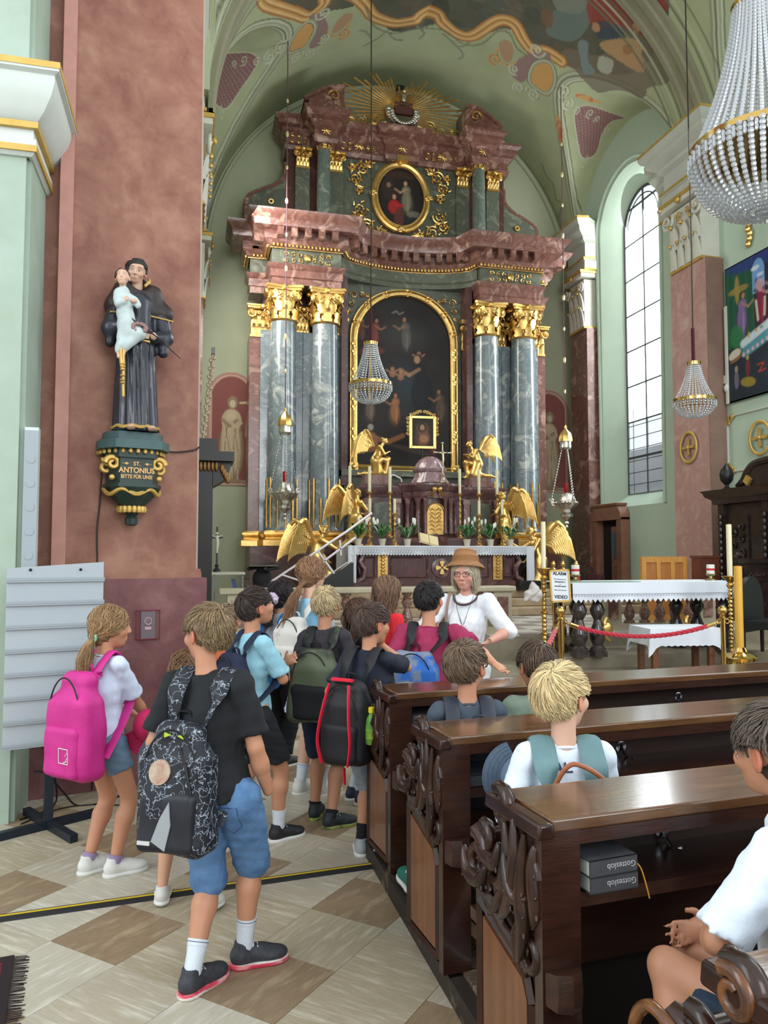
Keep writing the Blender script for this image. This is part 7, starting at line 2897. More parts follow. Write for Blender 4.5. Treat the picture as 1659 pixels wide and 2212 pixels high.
# ================================================================ PEWS
WORN = mat('worn_orange_wood', (140, 84, 36), (70, 40, 24), scale=14, rough=.28, stretch=(6, 1, 1), coat=.4, lo=.3, hi=.6)
CARV = mat('carved_gloss_wood', (34, 19, 14), (60, 34, 23), scale=9, rough=.26, coat=.25, spec=.4)
PZ = .10
PROT = R_(5)
def carved_end(t, wear=0):
 M1 = WORN if wear else CARV
 # end board silhouette in (y, z)
 poly = smooth([(0, 0), (0, .4), (0, .79), (.05, .81), (.14, .81), (.20, .78), (.225, .72), (.25, .66), (.30, .61), (.36, .58), (.425, .54)], 3) + [(.425, 0)]
 g = G()
 g.prism(poly, lambda u, v_, d: (d, u, v_), .012, .085)
 eb = g.obj('end_board', WOODD, t)
 g = G()
 # back stile, wavy outline
 for (y0, y1, z0, z1) in ((-.004, .035, 0, .82),):
  g.box((-.012, y0, z0), (.10, y1, z1))
 g.tube([(.044, -.002, .40), (.044, -.008, .44), (.044, -.002, .48)], .05, 8)
 g.obj('back_stile', WOODD, t)
 # framed raised panel below, with slanted head
 g = G()
 fr = [(.075, .02), (.075, .36), (.10, .42), (.38, .50), (.38, .02)]
 for a, b in zip(fr, fr[1:] + fr[:1]):
  g.cut().tube([(.004, a[0], a[1]), (.004, b[0], b[1])], .013, 4)
 g.obj('panel_moulding', CARV, t)
 g = G()
 g.prism([(.10, .045), (.10, .355), (.125, .40), (.355, .462), (.355, .045)], lambda u, v_, d: (d, u, v_), .0, .02)
 g.obj('panel', WOODM, t)
 g = G()
 g.tube(smooth([(-.008, .40, .565), (-.012, .30, .55), (-.012, .20, .50), (-.008, .06, .455)], 4), .017, 6)
 g.obj('arm_moulding', CARV, t)
 # carved openwork: scrolls and leaves
 g = G()
 X = -.008
 Y_, Z_ = (0, 1, 0), (0, 0, 1)
 g.spiral((X, .21, .825), .048, .012, 1.3, .022, (0, 1, 0), Z_, PI * .3, w1=.014)
 g.spiral((X, .315, .70), .042, .012, 1.2, .02, (0, 1, 0), Z_, PI * .4, w1=.012)
 g.spiral((X, .36, .625), .08, .02, 1.25, .026, (0, 1, 0), Z_, PI * .45, w1=.014)
 g.spiral((X, .27, .575), .05, .015, 1.2, .02, (0, -1, 0), Z_, PI * .9, w1=.010)
 g.spiral((X, .055, .70), .045, .012, 1.3, .016, (0, -1, 0), Z_, 0, w1=.010)
 g.spiral((X, .06, .50), .05, .012, 1.2, .02, (0, -1, 0), Z_, PI, w1=.010)
 leaf = [((.19, .80), (.17, .70), (.20, .62), (.27, .60)), ((.12, .82), (.11, .72), (.14, .60), (.20, .53)), ((.06, .80), (.08, .66), (.07, .56), (.10, .46)),
   ((.22, .72), (.24, .66), (.31, .66), (.36, .70)), ((.15, .66), (.20, .60), (.26, .52), (.33, .53)), ((.10, .58), (.13, .52), (.12, .46), (.09, .42)), ((.03, .78), (.04, .72), (.03, .62), (.05, .56)),
   ((.28, .64), (.32, .58), (.40, .58), (.44, .64)), ((.05, .64), (.10, .62), (.14, .66), (.17, .72))]
 for i, lf in enumerate(leaf):
  pts = smooth([(X - .006 - .012 * math.sin(i), p[0], p[1]) for p in lf], 4)
  n_ = len(pts)
  g.tube(pts, [.008 + .020 * math.sin(PI * k / (n_ - 1)) for k in range(n_)], 8, flat=.8)
  for k in (n_ // 3, n_ // 2, 2 * n_ // 3):
   p = pts[k]
   g.tube([tuple(p), (p[0] - .012, p[1] + .026, p[2] - .022)], [.012, .004], 5)
   g.tube([tuple(p), (p[0] - .012, p[1] - .026, p[2] - .018)], [.011, .004], 5)
 g.obj('acanthus_carving', CARV, t, ang=75)
 if wear:
  g = G()
  g.spiral((X - .016, .21, .825), .040, .012, 1.2, .016, (0, 1, 0), Z_, PI * .3, w1=.010)
  g.tube(smooth([(X - .03, .42, .54), (X - .03, .45, .64), (X - .03, .40, .71), (X - .03, .31, .69)], 6), .012, 6)
  for k in range(6):
   g.tube([(X - .026, .40 - k * .02, .60 + .012 * k), (X - .02, .36 - k * .02, .70 - .01 * k)], .008, 4)
  g.obj('worn_carving', WORN, t, ang=75, kind='stuff')
 g = G()
 g.lathe([(.03, -.012), (.03, .10), (.012, .11)], seg=12)
 g.v = [(q[2] - .0, q[0] + .21, q[1] + .79) for q in g.v]
 g.obj('top_scroll_roll', CARV, t)
 g = G()
 g.lathe([(.03, -.012), (.03, .10), (.012, .11)], seg=12)
 g.v = [(q[2] - .0, q[0] + .30, q[1] + .705) for q in g.v]
 g.obj('lower_scroll_roll', CARV, t)
def pew(label, x, y, length, wear=0, hooks=(), panel_front=1, top=.85):
 t = thing('church_pew', label, 'pew', (x, y, PZ), PROT, 'carved dark wooden pews')
 carved_end(t, wear)
 g = G()
 g.box((.02, -.005, top - .034), (length, .272, top))
 g.obj('top_board', WOODT, t, bevel=.006)
 g = G()
 g.box((-.03, -.018, top - .045), (.022, .285, top - .004), tx=.8)
 g.obj('top_end_moulding', CARV, t, bevel=.008)
 g = G()
 g.box((.08, -.002, top - .07), (length, .02, top - .034))
 g.obj('front_rail', WOODD, t)
 g = G()
 g.box((.085, .255, .33), (length, .285, top - .03))
 g.obj('backrest', mat('backrest_wood', (44, 25, 19), (60, 36, 27), scale=3, rough=.35, stretch=(1, 8, 8), coat=.25), t)
 g = G()
 g.box((.085, .02, top - .225), (length, .26, top - .207))
 g.obj('book_shelf', WOODD, t)
 g = G()
 g.box((.085, .012, top - .235), (length, .022, top - .200))
 g.obj('shelf_lip', WOODD, t)
 g = G()
 g.box((.085, .28, .33), (length, .62, .37))
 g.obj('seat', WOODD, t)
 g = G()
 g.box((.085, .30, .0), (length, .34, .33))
 g.obj('seat_gap_shade', mat('shadow_wood', (24, 16, 13), rough=.7), t)  # near-black board; the shade under the seat is put into its colour
 for hx in hooks:
  h = G()
  h.lathe([(.026, 0), (.026, .004), (.018, .006)], seg=14)
  h.v = [(q[0] + hx, .255 - q[2], q[1] + top - .17) for q in h.v]
  ho = h.obj('hook_plate', mat('chrome', (190, 190, 196), rough=.15, metal=1), t)
  h = G()
  h.tube(smooth([(hx, .25, top - .16), (hx, .235, top - .19), (hx + .008, .21, top - .215), (hx + .02, .19, top - .205)], 4), .006, 6)
  h.obj('hook', MATS['chrome'], ho)
 return t
pew('front dark wooden pew with worn top, where the boy rests his hand', .955, 3.66, 5.2, hooks=(1.9,))
pew('second dark wooden pew from the front with carved end', .915, 2.74, 4.8, hooks=(.95, 2.2))
pew('third dark wooden pew with two hymnals on its shelf', .875, 1.83, 3.6, hooks=(.56, 1.6))
pew('nearest pew, its scrolled worn end at the lower right corner', .885, .88, 2.2, wear=1)
# platform with planks
t = struct(G().box((.93, .1, 0), (.99, 4.25, .085)).obj('platform_kerb', mat('worn_black_wood', (44, 36, 30), (120, 104, 84), scale=7, rough=.6, lo=.55, hi=.75)))
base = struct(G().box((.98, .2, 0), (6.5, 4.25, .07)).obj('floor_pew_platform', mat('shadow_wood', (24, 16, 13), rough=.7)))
random.seed(4)
y = .3
k = 0
while y < 4.2:
 w_ = random.uniform(.13, .19)
 x = .985
 g = G()
 g.box((x, y + .002, .07), (6.4, min(y + w_, 4.24) - .003, .1))
 o = g.obj('plank', PLANK, base, bevel=.003)
 o.rotation_euler = (0, 0, 0)
 y += w_
# kneeler plank between the second and third pew
g = G()
g.box((0, 0, 0), (.055, .50, .03))
o = tag(g.obj('kneeler_plank', mat('bare_wood', (150, 120, 84), (170, 142, 104), scale=4, stretch=(8, 1, 8), rough=.6)), 'pale bare wooden plank lying between the second and third pew ends', 'plank')
o.location = (1.12, 2.68, .102)
o.rotation_euler = (0, 0, R_(8))
# grey-white cable duct curling round the foot of the front pew
floor_cable([(.95, 4.0, .02), (.945, 3.98, .10), (.98, 3.94, .13), (1.0, 3.84, .11), (1.03, 3.7, .105), (1.1, 3.62, .104), (1.17, 3.66, .104), (1.18, 3.74, .104)], 'grey-white cable duct curling around the foot of the front pew', .008, mat('grey_white_pvc', (186, 188, 186), rough=.4), 'cable_duct')
# hymn books
def book(label, loc, rz, w_, d_, h, txt=True, group='grey hymn books on the pew shelves'):
 t = thing('hymn_book', label, 'book', loc, rz, group)
 CV = mat('grey_cover', (60, 62, 66), (70, 72, 76), scale=10, rough=.5)
 g = G()
 g.box((0, 0, 0), (w_, d_, .003))
 g.box((0, 0, h - .003), (w_, d_, h))
 g.box((0, 0, 0), (w_, .004, h))
 g.obj('cover', CV, t)
 g = G()
 g.box((.004, .004, .003), (w_ - .004, d_ - .006, h - .003))
 g.obj('pages', mat('page_white', (206, 206, 198), rough=.7), t)
 if txt:
  text_obj('lettering', 'Gotteslob', .022, mat('silver_print', (176, 176, 180), rough=.5), t, (w_ - .006, -.001, h * .68), (PI / 2, PI, 0), ax='LEFT', ext=.0004)
 return t
b3 = Vector((.875, 1.83, PZ))
c_, s_ = math.cos(PROT), math.sin(PROT)
loc = lambda org, x, y, z: (org.x + c_ * x - s_ * y, org.y + s_ * x + c_ * y, org.z + z)
book('lower grey hymnal, title upside down, on the third pew shelf', loc(b3, .125, -.012, .652), PROT, .145, .20, .043)
book('upper grey hymnal, title upside down, on the third pew shelf', loc(b3, .12, -.018, .696), PROT + R_(2), .148, .20, .043)
t = floor_cable([loc(b3, .27, .03, .72), loc(b3, .285, .0, .70), loc(b3, .295, -.01, .66), loc(b3, .305, -.012, .62)], 'yellow ribbon bookmark trailing from the stacked hymnals', .002, mat('yellow_ribbon', (206, 150, 50), rough=.6), 'bookmark_ribbon')
t['category'] = 'ribbon'
b2 = Vector((.915, 2.74, PZ))
book('grey hymnal lying flat on the second pew shelf', loc(b2, .11, .02, .652), PROT, .2, .19, .042, False)
b1 = Vector((.955, 3.66, PZ))
book('lower grey hymnal on the front pew shelf behind the seated boy', loc(b1, .11, .015, .652), PROT, .26, .19, .042, False)
book('upper grey hymnal on the front pew shelf behind the seated boy', loc(b1, .11, .015, .695), PROT, .26, .19, .042, False)
# blue-grey cap with curved peak hanging at the second pew
def cap_hat(label, loc, rot, m1, name='cap', sc_=1):
 t = thing(name, label, 'cap', loc)
 t.rotation_euler = rot
 s = SD((-.12, -.12, -.03), (.12, .16, .14), .006)
 s.ell((0, 0, .02), (.088, .1, .095), .01)
 s.cut(lambda X, Y, Z: -Z + 0 * X + 0 * Y)
 s.ell((0, 0, .0), (.08, .09, .085), .004, 's')
 s.obj('crown', m1, t)
 g = G()
 v, f = [], []
 for i in range(15):
  a = -.5 + i / 14.0
  for k in range(6):
   u = k / 5
   ang = a * PI * .8
   r0, r1 = .088, .175
   x = math.sin(ang) * (r0 + (r1 - r0) * u * (1 - .35 * abs(a)))
   yv = math.cos(ang) * (.08 + (.185 - .08) * u)
   v.append((x * .95, yv, .012 - .9 * x * x))
 for i in range(14):
  for k in range(5):
   a = i * 6 + k
   f.append((a, a + 6, a + 7, a + 1))
 g.add(v, f)
 g.add([(q[0], q[1], q[2] - .004) for q in v], f)
 p = g.obj('peak', m1, t)
 g = G()
 for k in range(1, 6):
  g.tube([(q[0], q[1], q[2] + .0015) for q in v[k::6]], .0012, 4)
 g.obj('stitching', m1, p, kind='stuff')
 t.scale = (sc_,) * 3
 return t
hb = cap_hat('blue-grey cap with stitched peak held beside the blond boy', tuple(at(1122, 1672, 2.80)), (0, 0, 0), mat('blue_grey_twill', (92, 110, 130), (100, 118, 138), scale=60, rough=.8), sc_=.8)
hb.rotation_euler = Matrix(((0, -1, 0), (0, 0, -1), (1, 0, 0))).to_euler()
# ================================================================ PEOPLE
HAIRM = mat('hair', (90, 70, 50), kind='vcol', scale=30, rough=.42, lo=.8, hi=1.2, spec=.45)
def clothm(name, c, c2=None, **kw):
 kw.setdefault('rough', .85)
 return mat(name, c, c2 or tuple(min(255, int(x * 1.06 + 2)) for x in c), scale=kw.pop('scale', 7), bump=.15, bscale=90, **kw)
def ik(a, b, l1, l2, hint):
 a, b, hint = Vector(a), Vector(b), Vector(hint)
 d = b - a
 L = min(d.length, (l1 + l2) * .999)
 d = d.normalized()
 b = a + d * L
 x = (l1 * l1 - l2 * l2 + L * L) / (2 * L)
 hh = math.sqrt(max(l1 * l1 - x * x, 0))
 n_ = (hint - d * hint.dot(d)).normalized()
 return a + d * x + n_ * hh, b
def rotz(v, a):
 c, s_ = math.cos(a), math.sin(a)
 return Vector((v[0] * c - v[1] * s_, v[0] * s_ + v[1] * c, v[2]))
def strands(name, parent, hc, R, k, n, col, style, L=.07, seed=0, w_=.0038, tail=None, m_=7, part=0):
 rg_ = np.random.RandomState(seed)
 R = np.array(R, float)
 C0 = np.array((0, -.008, .022))
 rad = np.array((.080, .099, .095))
 u = rg_.normal(size=(n * 3, 3))
 u /= np.linalg.norm(u, axis=1)[:, None]
 q = C0 + u * rad
 ok = (q[:, 1] * .777 - q[:, 2] * .63 < .026) & (q[:, 2] > -.062)
 ok &= ~((abs(q[:, 0]) > .05) & (q[:, 1] > -.045) & (q[:, 2] < .03))
 if not part:
  ok &= q[:, 2] > -.045
 u = u[ok][:n]
 n = len(u)
 crown = np.array((.12, -.62, .78)) if not part else np.array((0, .35, .94))
 crown /= np.linalg.norm(crown)
 ll = L * rg_.uniform(.75, 1.15, n)
 if not part:
  ll = ll * np.clip((u[:, 2] + .95) / 1.1, .22, 1)
 lift = rg_.uniform(.0, .012, n) + .003
 P = np.zeros((n, m_, 3))
 down = rg_.rand(n)
 prev = None
 for i in range(m_):
  t = i / (m_ - 1)
  P[:, i] = C0 + u * (rad + (lift * (.3 + 1.0 * t))[:, None])
  d = u - crown * (u @ crown)[:, None]
  d /= np.maximum(np.linalg.norm(d, axis=1), .15)[:, None]
  if part:
   d = np.stack([np.sign(u[:, 0]) * .8, -.25 + 0 * u[:, 0], -1 + 0 * u[:, 0]], 1)
  else:
   sw = np.cross(crown, d)
   d = d + sw * .35 + np.array((0, 0, -.45)) + (np.array((0, .5, 0)) * (u[:, 1:2] > -.1))
  d = d + rg_.normal(size=(n, 3)) * .22
  d -= u * (d * u).sum(1)[:, None]
  d /= np.linalg.norm(d, axis=1)[:, None]
  un = u + d * (ll / (m_ - 1) / .09)[:, None]
  un /= np.linalg.norm(un, axis=1)[:, None]
  qn = C0 + un * rad
  bad = (abs(qn[:, 0]) > .058) & (qn[:, 1] > -.036) & (qn[:, 1] < .035) & (qn[:, 2] < .022)
  u = np.where((bad & (not part))[:, None], u, un)
 W = (hc + (P * k) @ R.T)
 if tail is not None:
  # falling part: extend the strands towards gather point and then down
  ex = []
  last = W[:, -1]
  for i, tp in enumerate(tail):
   c = np.array(tp[:3])
   spread = tp[3]
   off = rg_.normal(size=(n, 3)) * spread * np.array((1, 1, .5))
   side = (last - hc) * tp[4]
   ex.append(c + off * .5 + side)
  W = np.concatenate([W, np.stack(ex, 1)], 1)
  # smooth interpolation
  tt = np.linspace(0, W.shape[1] - 1, W.shape[1] * 2)
  i0 = np.minimum(tt.astype(int), W.shape[1] - 2)
  f_ = (tt - i0)[None, :, None]
  p0, p1, p2, p3 = W[:, np.maximum(i0 - 1, 0)], W[:, i0], W[:, i0 + 1], W[:, np.minimum(i0 + 2, W.shape[1] - 1)]
  W = .5 * (2 * p1 + (p2 - p0) * f_ + (2 * p0 - 5 * p1 + 4 * p2 - p3) * f_ ** 2 + (3 * p1 - p0 - 3 * p2 + p3) * f_ ** 3)
 M = W.shape[1]
 T = np.gradient(W, axis=1)
 T /= np.maximum(np.linalg.norm(T, axis=2), 1e-6)[..., None]
 out = W - (np.array(hc) + 0)
 a = np.cross(T, out)
 a /= np.maximum(np.linalg.norm(a, axis=2), 1e-6)[..., None]
 b = np.cross(a, T)
 tp = np.linspace(0, 1, M)
 ww = w_ * k * (1 - .8 * tp ** 3)[None, :, None] * rg_.uniform(.6, 1.3, (n, 1, 1))
 ring = [W + a * ww, W + b * ww * .5, W - a * ww, W - b * ww * .4]
 V = np.stack(ring, 2).reshape(-1, 3)
 base = (np.arange(n)[:, None] * M + np.arange(M - 1)[None, :]).ravel() * 4
 Q = []
 for j in range(4):
  jn = (j + 1) % 4
  Q.append(np.stack([base + j, base + jn, base + 4 + jn, base + 4 + j], 1))
 cl_ = np.array(s2l(col)[:3])
 var = rg_.uniform(.55, 1.35, n)
 cc = (cl_[None] * var[:, None])
 cc = np.repeat(cc, M * 4, axis=0)
 return mknp(name, V, np.concatenate(Q), HAIRM, parent, cc)
def shoe(t, A_, ang, sz, m, ms, style=0, stripe=None, lift=0, ml=None):
 """A_ ankle position, ang heading (0 = local +y), sz foot length"""
 f = Vector((-math.sin(ang), math.cos(ang), 0))
 r = Vector((f.y, -f.x, 0))
 z0 = A_[2] - .075 * sz / .22
 s = SD([min(A_[i], A_[i] + f[i] * sz) - .12 for i in (0, 1)] + [z0 - .02], [max(A_[i], A_[i] + f[i] * sz) + .12 for i in (0, 1)] + [A_[2] + .08], .0065)
 q = lambda a, b, c: (A_[0] + f.x * a * sz + r.x * b * sz, A_[1] + f.y * a * sz + r.y * b * sz, z0 + c * sz)
 Rm = np.array([[r.x, f.x, 0], [r.y, f.y, 0], [0, 0, 1]])
 s.ell(q(-.06, 0, .20), np.array((.17, .20, .20)) * sz, .03 * sz, R=Rm).ell(q(.5, .02, .14), np.array((.20, .28, .13)) * sz, .12 * sz, R=Rm).ell(q(.22, 0, .19), np.array((.17, .3, .17)) * sz, .1 * sz, R=Rm)
 s.cap(q(-.03, 0, .24), q(-.04, 0, .42), .155 * sz, .15 * sz, .04 * sz)
 s.ell(q(-.02, 0, .50), np.array((.12, .13, .12)) * sz, .02, 's', R=Rm)
 s.cut(lambda X, Y, Z: z0 + .06 * sz - Z + 0 * X + 0 * Y)
 so = s.obj('shoe', m, t)
 s = SD([min(A_[i], A_[i] + f[i] * sz) - .12 for i in (0, 1)] + [z0 - .02], [max(A_[i], A_[i] + f[i] * sz) + .12 for i in (0, 1)] + [A_[2] + .03], .0065)
 s.ell(q(-.06, 0, .05), np.array((.19, .22, .3)) * sz, .0, R=Rm).ell(q(.5, .02, .05), np.array((.22, .30, .3)) * sz, .2 * sz, R=Rm).ell(q(.22, 0, .05), np.array((.17, .3, .3)) * sz, .15 * sz, R=Rm)
 s.cut(lambda X, Y, Z: np.maximum(z0 - Z, Z - z0 - .10 * sz) + 0 * X + 0 * Y)
 s.obj('sole', ms, so)
 g = G()
 for k in range(4):
  a = .12 + .09 * k
  g.tube([q(a, -.09, .36 - .045 * k), q(a + .02, 0, .39 - .05 * k), q(a, .09, .36 - .045 * k)], .006, 5)
 g.tube([q(.06, -.03, .42), q(.02, -.1, .40), q(.1, -.12, .34)], .005, 5)
 g.obj('laces', ml or CLOTHW, so)
 if stripe:
  g = G()
  for b in (-.185, .185):
   for k in range(3):
    g.tube([q(.12 + .08 * k, b, .10), q(.16 + .08 * k, b * .9, .25)], .006, 4)
  g.obj('stripe', stripe, so)
 return so
def person(label, loc, yaw, H, hands=None, feet=None, sit=None, lean=0, lx=0, head=(0, 0, 0), shirt=None, sleeve=.8, hem=0, bottom=None, bl=.85, socks=None, shoes=None, hair=None,
  skin=(200, 150, 120), h=.012, g_=1., group=None, kneeh=None, elb=None, palm=None, skip=(), k=1., name='person', curl=.5, fine=.0055, torso=True, flare=0, dsh=0):
 t = thing(name, label, 'person', (loc[0], loc[1], loc[2] if len(loc) > 2 else 0), -R_(yaw), group)
 hz = .5 * H if sit is None else sit
 py_ = 0 if sit is None else 0
 pel = Vector((0, py_, hz))
 sh = hz + .285 * H if sit is None else hz + .30 * H
 hw = .088 * H * g_
 sh += dsh
 chest = Vector((lx * .6, lean * .7, hz + .20 * H))
 hp = .052 * H
 top_ = H if sit is None else hz + .51 * H
 hc = Vector((lx * 1.3, lean + .025, top_ - .112 * k))
 sL, sR = Vector((-hw + lx, lean * .9, sh)), Vector((hw + lx, lean * .9, sh))
 l1, l2, t1, t2 = .165 * H, .145 * H, .235 * H, .225 * H
 hands = hands or {}
 arms = []
 for sg, key, s0 in ((-1, 'l', sL), (1, 'r', sR)):
  tg = Vector(hands.get(key, (sg * (hw + .07), .04, hz - .01 * H)))
  hint = Vector((elb or {}).get(key, (sg * .5, -1, -.2)))
  e, wr = ik(s0, tg, l1, l2, hint)
  arms.append((sg, s0, e, wr, key))
 legs = []
 feet = feet or {}
 for sg, key in ((-1, 'l'), (1, 'r')):
  h0 = Vector((sg * hp, 0, hz - .02))
  dflt = (sg * .06, .0, .07, -sg * 8) if sit is None else (sg * .1, .36, .07, 0)
  ft = feet.get(key, dflt)
  an = Vector(ft[:3])
  kn, an = ik(h0, an, t1, t2, Vector((kneeh or {}).get(key, (0, 1, .3))))
  legs.append((sg, h0, kn, an, R_(ft[3]) if len(ft) > 3 else 0))
 Rh = np.array((Euler((0, 0, -R_(head[0]))).to_matrix() @ Euler((R_(head[1]), 0, 0)).to_matrix() @ Euler((0, R_(head[2]), 0)).to_matrix()))
 # ---- body as one surface
 pts = [pel, hc] + [a[2] for a in arms] + [a[3] for a in arms] + [l[2] for l in legs] + [l[3] for l in legs]
 lo = [min(p[i] for p in pts) - .17 for i in range(3)]
 hi = [max(p[i] for p in pts) + .17 for i in range(3)]
 lo[2] = max(lo[2], -.01)
 hi[2] = hc.z + .13 * k
 fr = [[(hc[i] - .12 * k, hc[i] + .12 * k, fine)] for i in range(3)]
 s = SD(lo, hi, h, *fr)
 gt = g_
 if torso:
  s.ell(pel + Vector((0, 0, .03)), (.085 * H / 1.4 * 1.4 * gt * .95, .075 * gt * H / 1.4, .09), .04)
  s.cap(pel + Vector((0, .0, .05)), chest, .072 * gt * H / 1.4, .08 * gt * H / 1.4, .05)
  s.ell(chest, (.095 * gt * H / 1.4, .070 * gt * H / 1.4, .105 * H / 1.4), .05)
  s.cap(sL, sR, .031 * H / 1.4, .031 * H / 1.4, .045)
  s.cap(Vector((lx, lean * .85, sh - .01)), Vector((lx * 1.1, lean, sh + .035)), .05 * H / 1.4, .038 * H / 1.4, .03)
 s.cap(Vector((lx, lean * .9 - .005, sh - .02)), Vector((hc.x, hc.y - .025 * k, hc.z - .05 * k)), .040 * k * H / 1.4, .040 * k, .02)
 for sg, s0, e, wr, key in arms:
  if key + 'a' in skip:
   continue
  s.cap(s0, e, .032 * H / 1.4 * gt, .028 * H / 1.4 * gt, .02).cap(e, e.lerp(wr, .4), .028 * H / 1.4 * gt, .030 * H / 1.4 * gt, .01).cap(e.lerp(wr, .35), wr, .030 * H / 1.4 * gt, .019 * H / 1.4, .012)
 for sg, h0, kn, an, fa in legs:
  s.cap(h0, kn, .064 * H / 1.4 * gt, .045 * H / 1.4, .02).cap(kn, kn.lerp(an, .3), .040 * H / 1.4, .047 * H / 1.4, .015)
  s.cap(kn.lerp(an, .28) + Vector((0, -.008, 0)), an, .047 * H / 1.4, .026 * H / 1.4, .015)
  s.ell(an + Vector((-math.sin(fa) * .035, math.cos(fa) * .035, -.035)), (.03, .034, .02), .02)
 P = head_sdf(s, hc, Rh, k)
 # hands with separate fingers
 for sg, s0, e, wr, key in arms:
  if key in skip or key + 'a' in skip:
   continue
  d = (wr - e).normalized()
  pn = Vector((palm or {}).get(key, (-sg, 0, 0)))      # palm normal
  pn = (pn - d * pn.dot(d)).normalized()
  sd_ = d.cross(pn)
  if sd_.dot(Vector((0, 1, .2))) < 0:
   sd_ = -sd_                                     # thumb side
  hs = H / 1.5 * (1.0 if H < 1.55 else .95)
  pc = wr + d * .04 * hs
  Rm = np.array([[sd_.x, d.x, pn.x], [sd_.y, d.y, pn.y], [sd_.z, d.z, pn.z]])
  s.ell(pc, np.array((.033, .045, .015)) * hs, .015, R=Rm)
  cu = (curl or 0) if not isinstance(curl, dict) else curl.get(key, .5)
  for q in range(4):
   b0 = wr + d * .072 * hs + sd_ * (.024 - q * .016) * hs
   L_ = (.034, .038, .036, .028)[q] * hs * 1.02
   dd = (d + sd_ * (.12 - q * .09) + pn * cu * .5).normalized()
   b1 = b0 + dd * L_
   dd = (dd + pn * cu).normalized()
   b2 = b1 + dd * L_ * .8
   s.cap(b0, b1, .0085 * hs, .0075 * hs, .004).cap(b1, b2, .0075 * hs, .0055 * hs, .003)
  tb = wr + d * .02 * hs + sd_ * .026 * hs
  t2_ = tb + (d * .6 + sd_ * .7 + pn * .25).normalized() * .034 * hs
  t3_ = t2_ + (d * .9 + sd_ * .25 + pn * .3).normalized() * .028 * hs
  s.cap(tb, t2_, .011 * hs, .009 * hs, .006).cap(t2_, t3_, .0085 * hs, .006 * hs, .003)
 V, Q = s.mesh()
 C = facecol(V, hc, Rh, k, skin, hair['c'] if hair else (60, 50, 44))
 mknp('body', V, Q, SKV, t, C)
 # ---- shirt
 if shirt:
  zb = hz + hem
  lo2 = [min(sL.x, arms[0][2].x, -.14) - .12, min(0, lean, arms[0][2].y, arms[1][2].y) - .2, zb - .06]
  hi2 = [max(sR.x, arms[1][2].x, .14) + .12, max(0, lean, arms[0][2].y, arms[1][2].y) + .22, sh + .09]
  zl = min(a[2].z for a in arms) - .08
  lo2[2] = min(lo2[2], zl)
  s = SD(lo2, hi2, .0095)
  q_ = H / 1.4
  s.ell(Vector((0, 0, max(zb, hz) + .0)), ((.108 + flare) * q_ * gt, (.094 + flare) * gt * q_, .12), .04)
  s.cap(Vector((0, 0, zb)), chest, (.100 + flare) * gt * q_, .093 * gt * q_, .05)
  s.ell(chest, (.118 * gt * q_, .092 * gt * q_, .12 * q_), .05)
  s.cap(sL, sR, .047 * q_, .047 * q_, .05)
  s.cap(Vector((lx, lean * .85, sh - .03)), Vector((lx, lean * .95, sh + .018)), .062 * q_, .050 * q_, .03)
  s.cut(lambda X, Y, Z: zb - Z + 0 * X + .012 * np.sin(Y * 30 + X * 20))
  for sg, s0, e, wr, key in arms:
   if key + 'a' in skip:
    continue
   if sleeve <= 1:
    s.cap(s0, s0.lerp(e, sleeve), .047 * q_ * gt, .056 * q_ * gt, .02, flat=1)
   else:
    s.cap(s0, e, .05 * q_ * gt, .047 * q_ * gt, .02).cap(e, e.lerp(wr, sleeve - 1), .046 * q_ * gt, .045 * q_, .015, flat=1)
  s.wob(.007, 26, int(H * 1000), zs=.6).wob(.0035, 75, 7).wob(.0025, 130, 9, zs=.4)
  so = s.obj('shirt', shirt, t)
 # ---- lower garment
 if bottom:
  kind_, bm = bottom
  q_ = H / 1.4
  s = SD([lo[0], lo[1], .02], [hi[0], hi[1], hz + .16], .0095)
  s.ell(pel + Vector((0, -.005, .02)), (.100 * q_ * gt, .094 * q_ * gt, .105), .04)
  if kind_ == 'skirt':
   s.cap(pel, pel + Vector((0, .01, -bl)), .095 * q_, .15 * q_, .03, sx=1.05, flat=1, ridge=lambda dx, dy, tt: .008 * tt * np.sin(np.arctan2(dy, dx) * 14))
  else:
   for sg, h0, kn, an, fa in legs:
    if kind_ == 'pants':
     s.cap(h0, kn, .078 * q_ * gt, .062 * q_, .02).cap(kn, kn.lerp(an, bl), .062 * q_, .056 * q_, .02, flat=1)
    elif bl <= 1:
     s.cap(h0, h0.lerp(kn, bl), .082 * q_ * gt, .074 * q_ * gt, .015, flat=1)
    else:
     s.cap(h0, kn, .082 * q_ * gt, .070 * q_, .02).cap(kn, kn.lerp(an, bl - 1), .068 * q_, .070 * q_, .02, flat=1)
  s.cut(lambda X, Y, Z: Z - hz - (.085 if sit is None else .05) + 0 * X + 0 * Y)
  s.wob(.007, 30, 11, zs=.7).wob(.0035, 80, 3, zs=1.5)
  s.obj({'skirt': 'skirt', 'pants': 'trousers'}.get(kind_, 'shorts'), bm, t)
 # ---- socks and shoes
 for sg, h0, kn, an, fa in legs:
  if socks:
   sm, sl, band = socks
   d = (kn - an).normalized()
   G().tube([an - d * .02, an + d * sl * .5, an + d * sl], [.033, .034 * H / 1.4, .041 * H / 1.4], 14).obj('sock', sm, t)
   if band:
    g = G()
    for z in (.78, .9):
     g.tube([an + d * sl * z, an + d * (sl * z + .007)], (.0415 - .016 * (1 - z)) * H / 1.4, 14)
    g.obj('sock_band', band, t)
  if shoes:
   shoe(t, an, fa, .158 * H, *shoes)
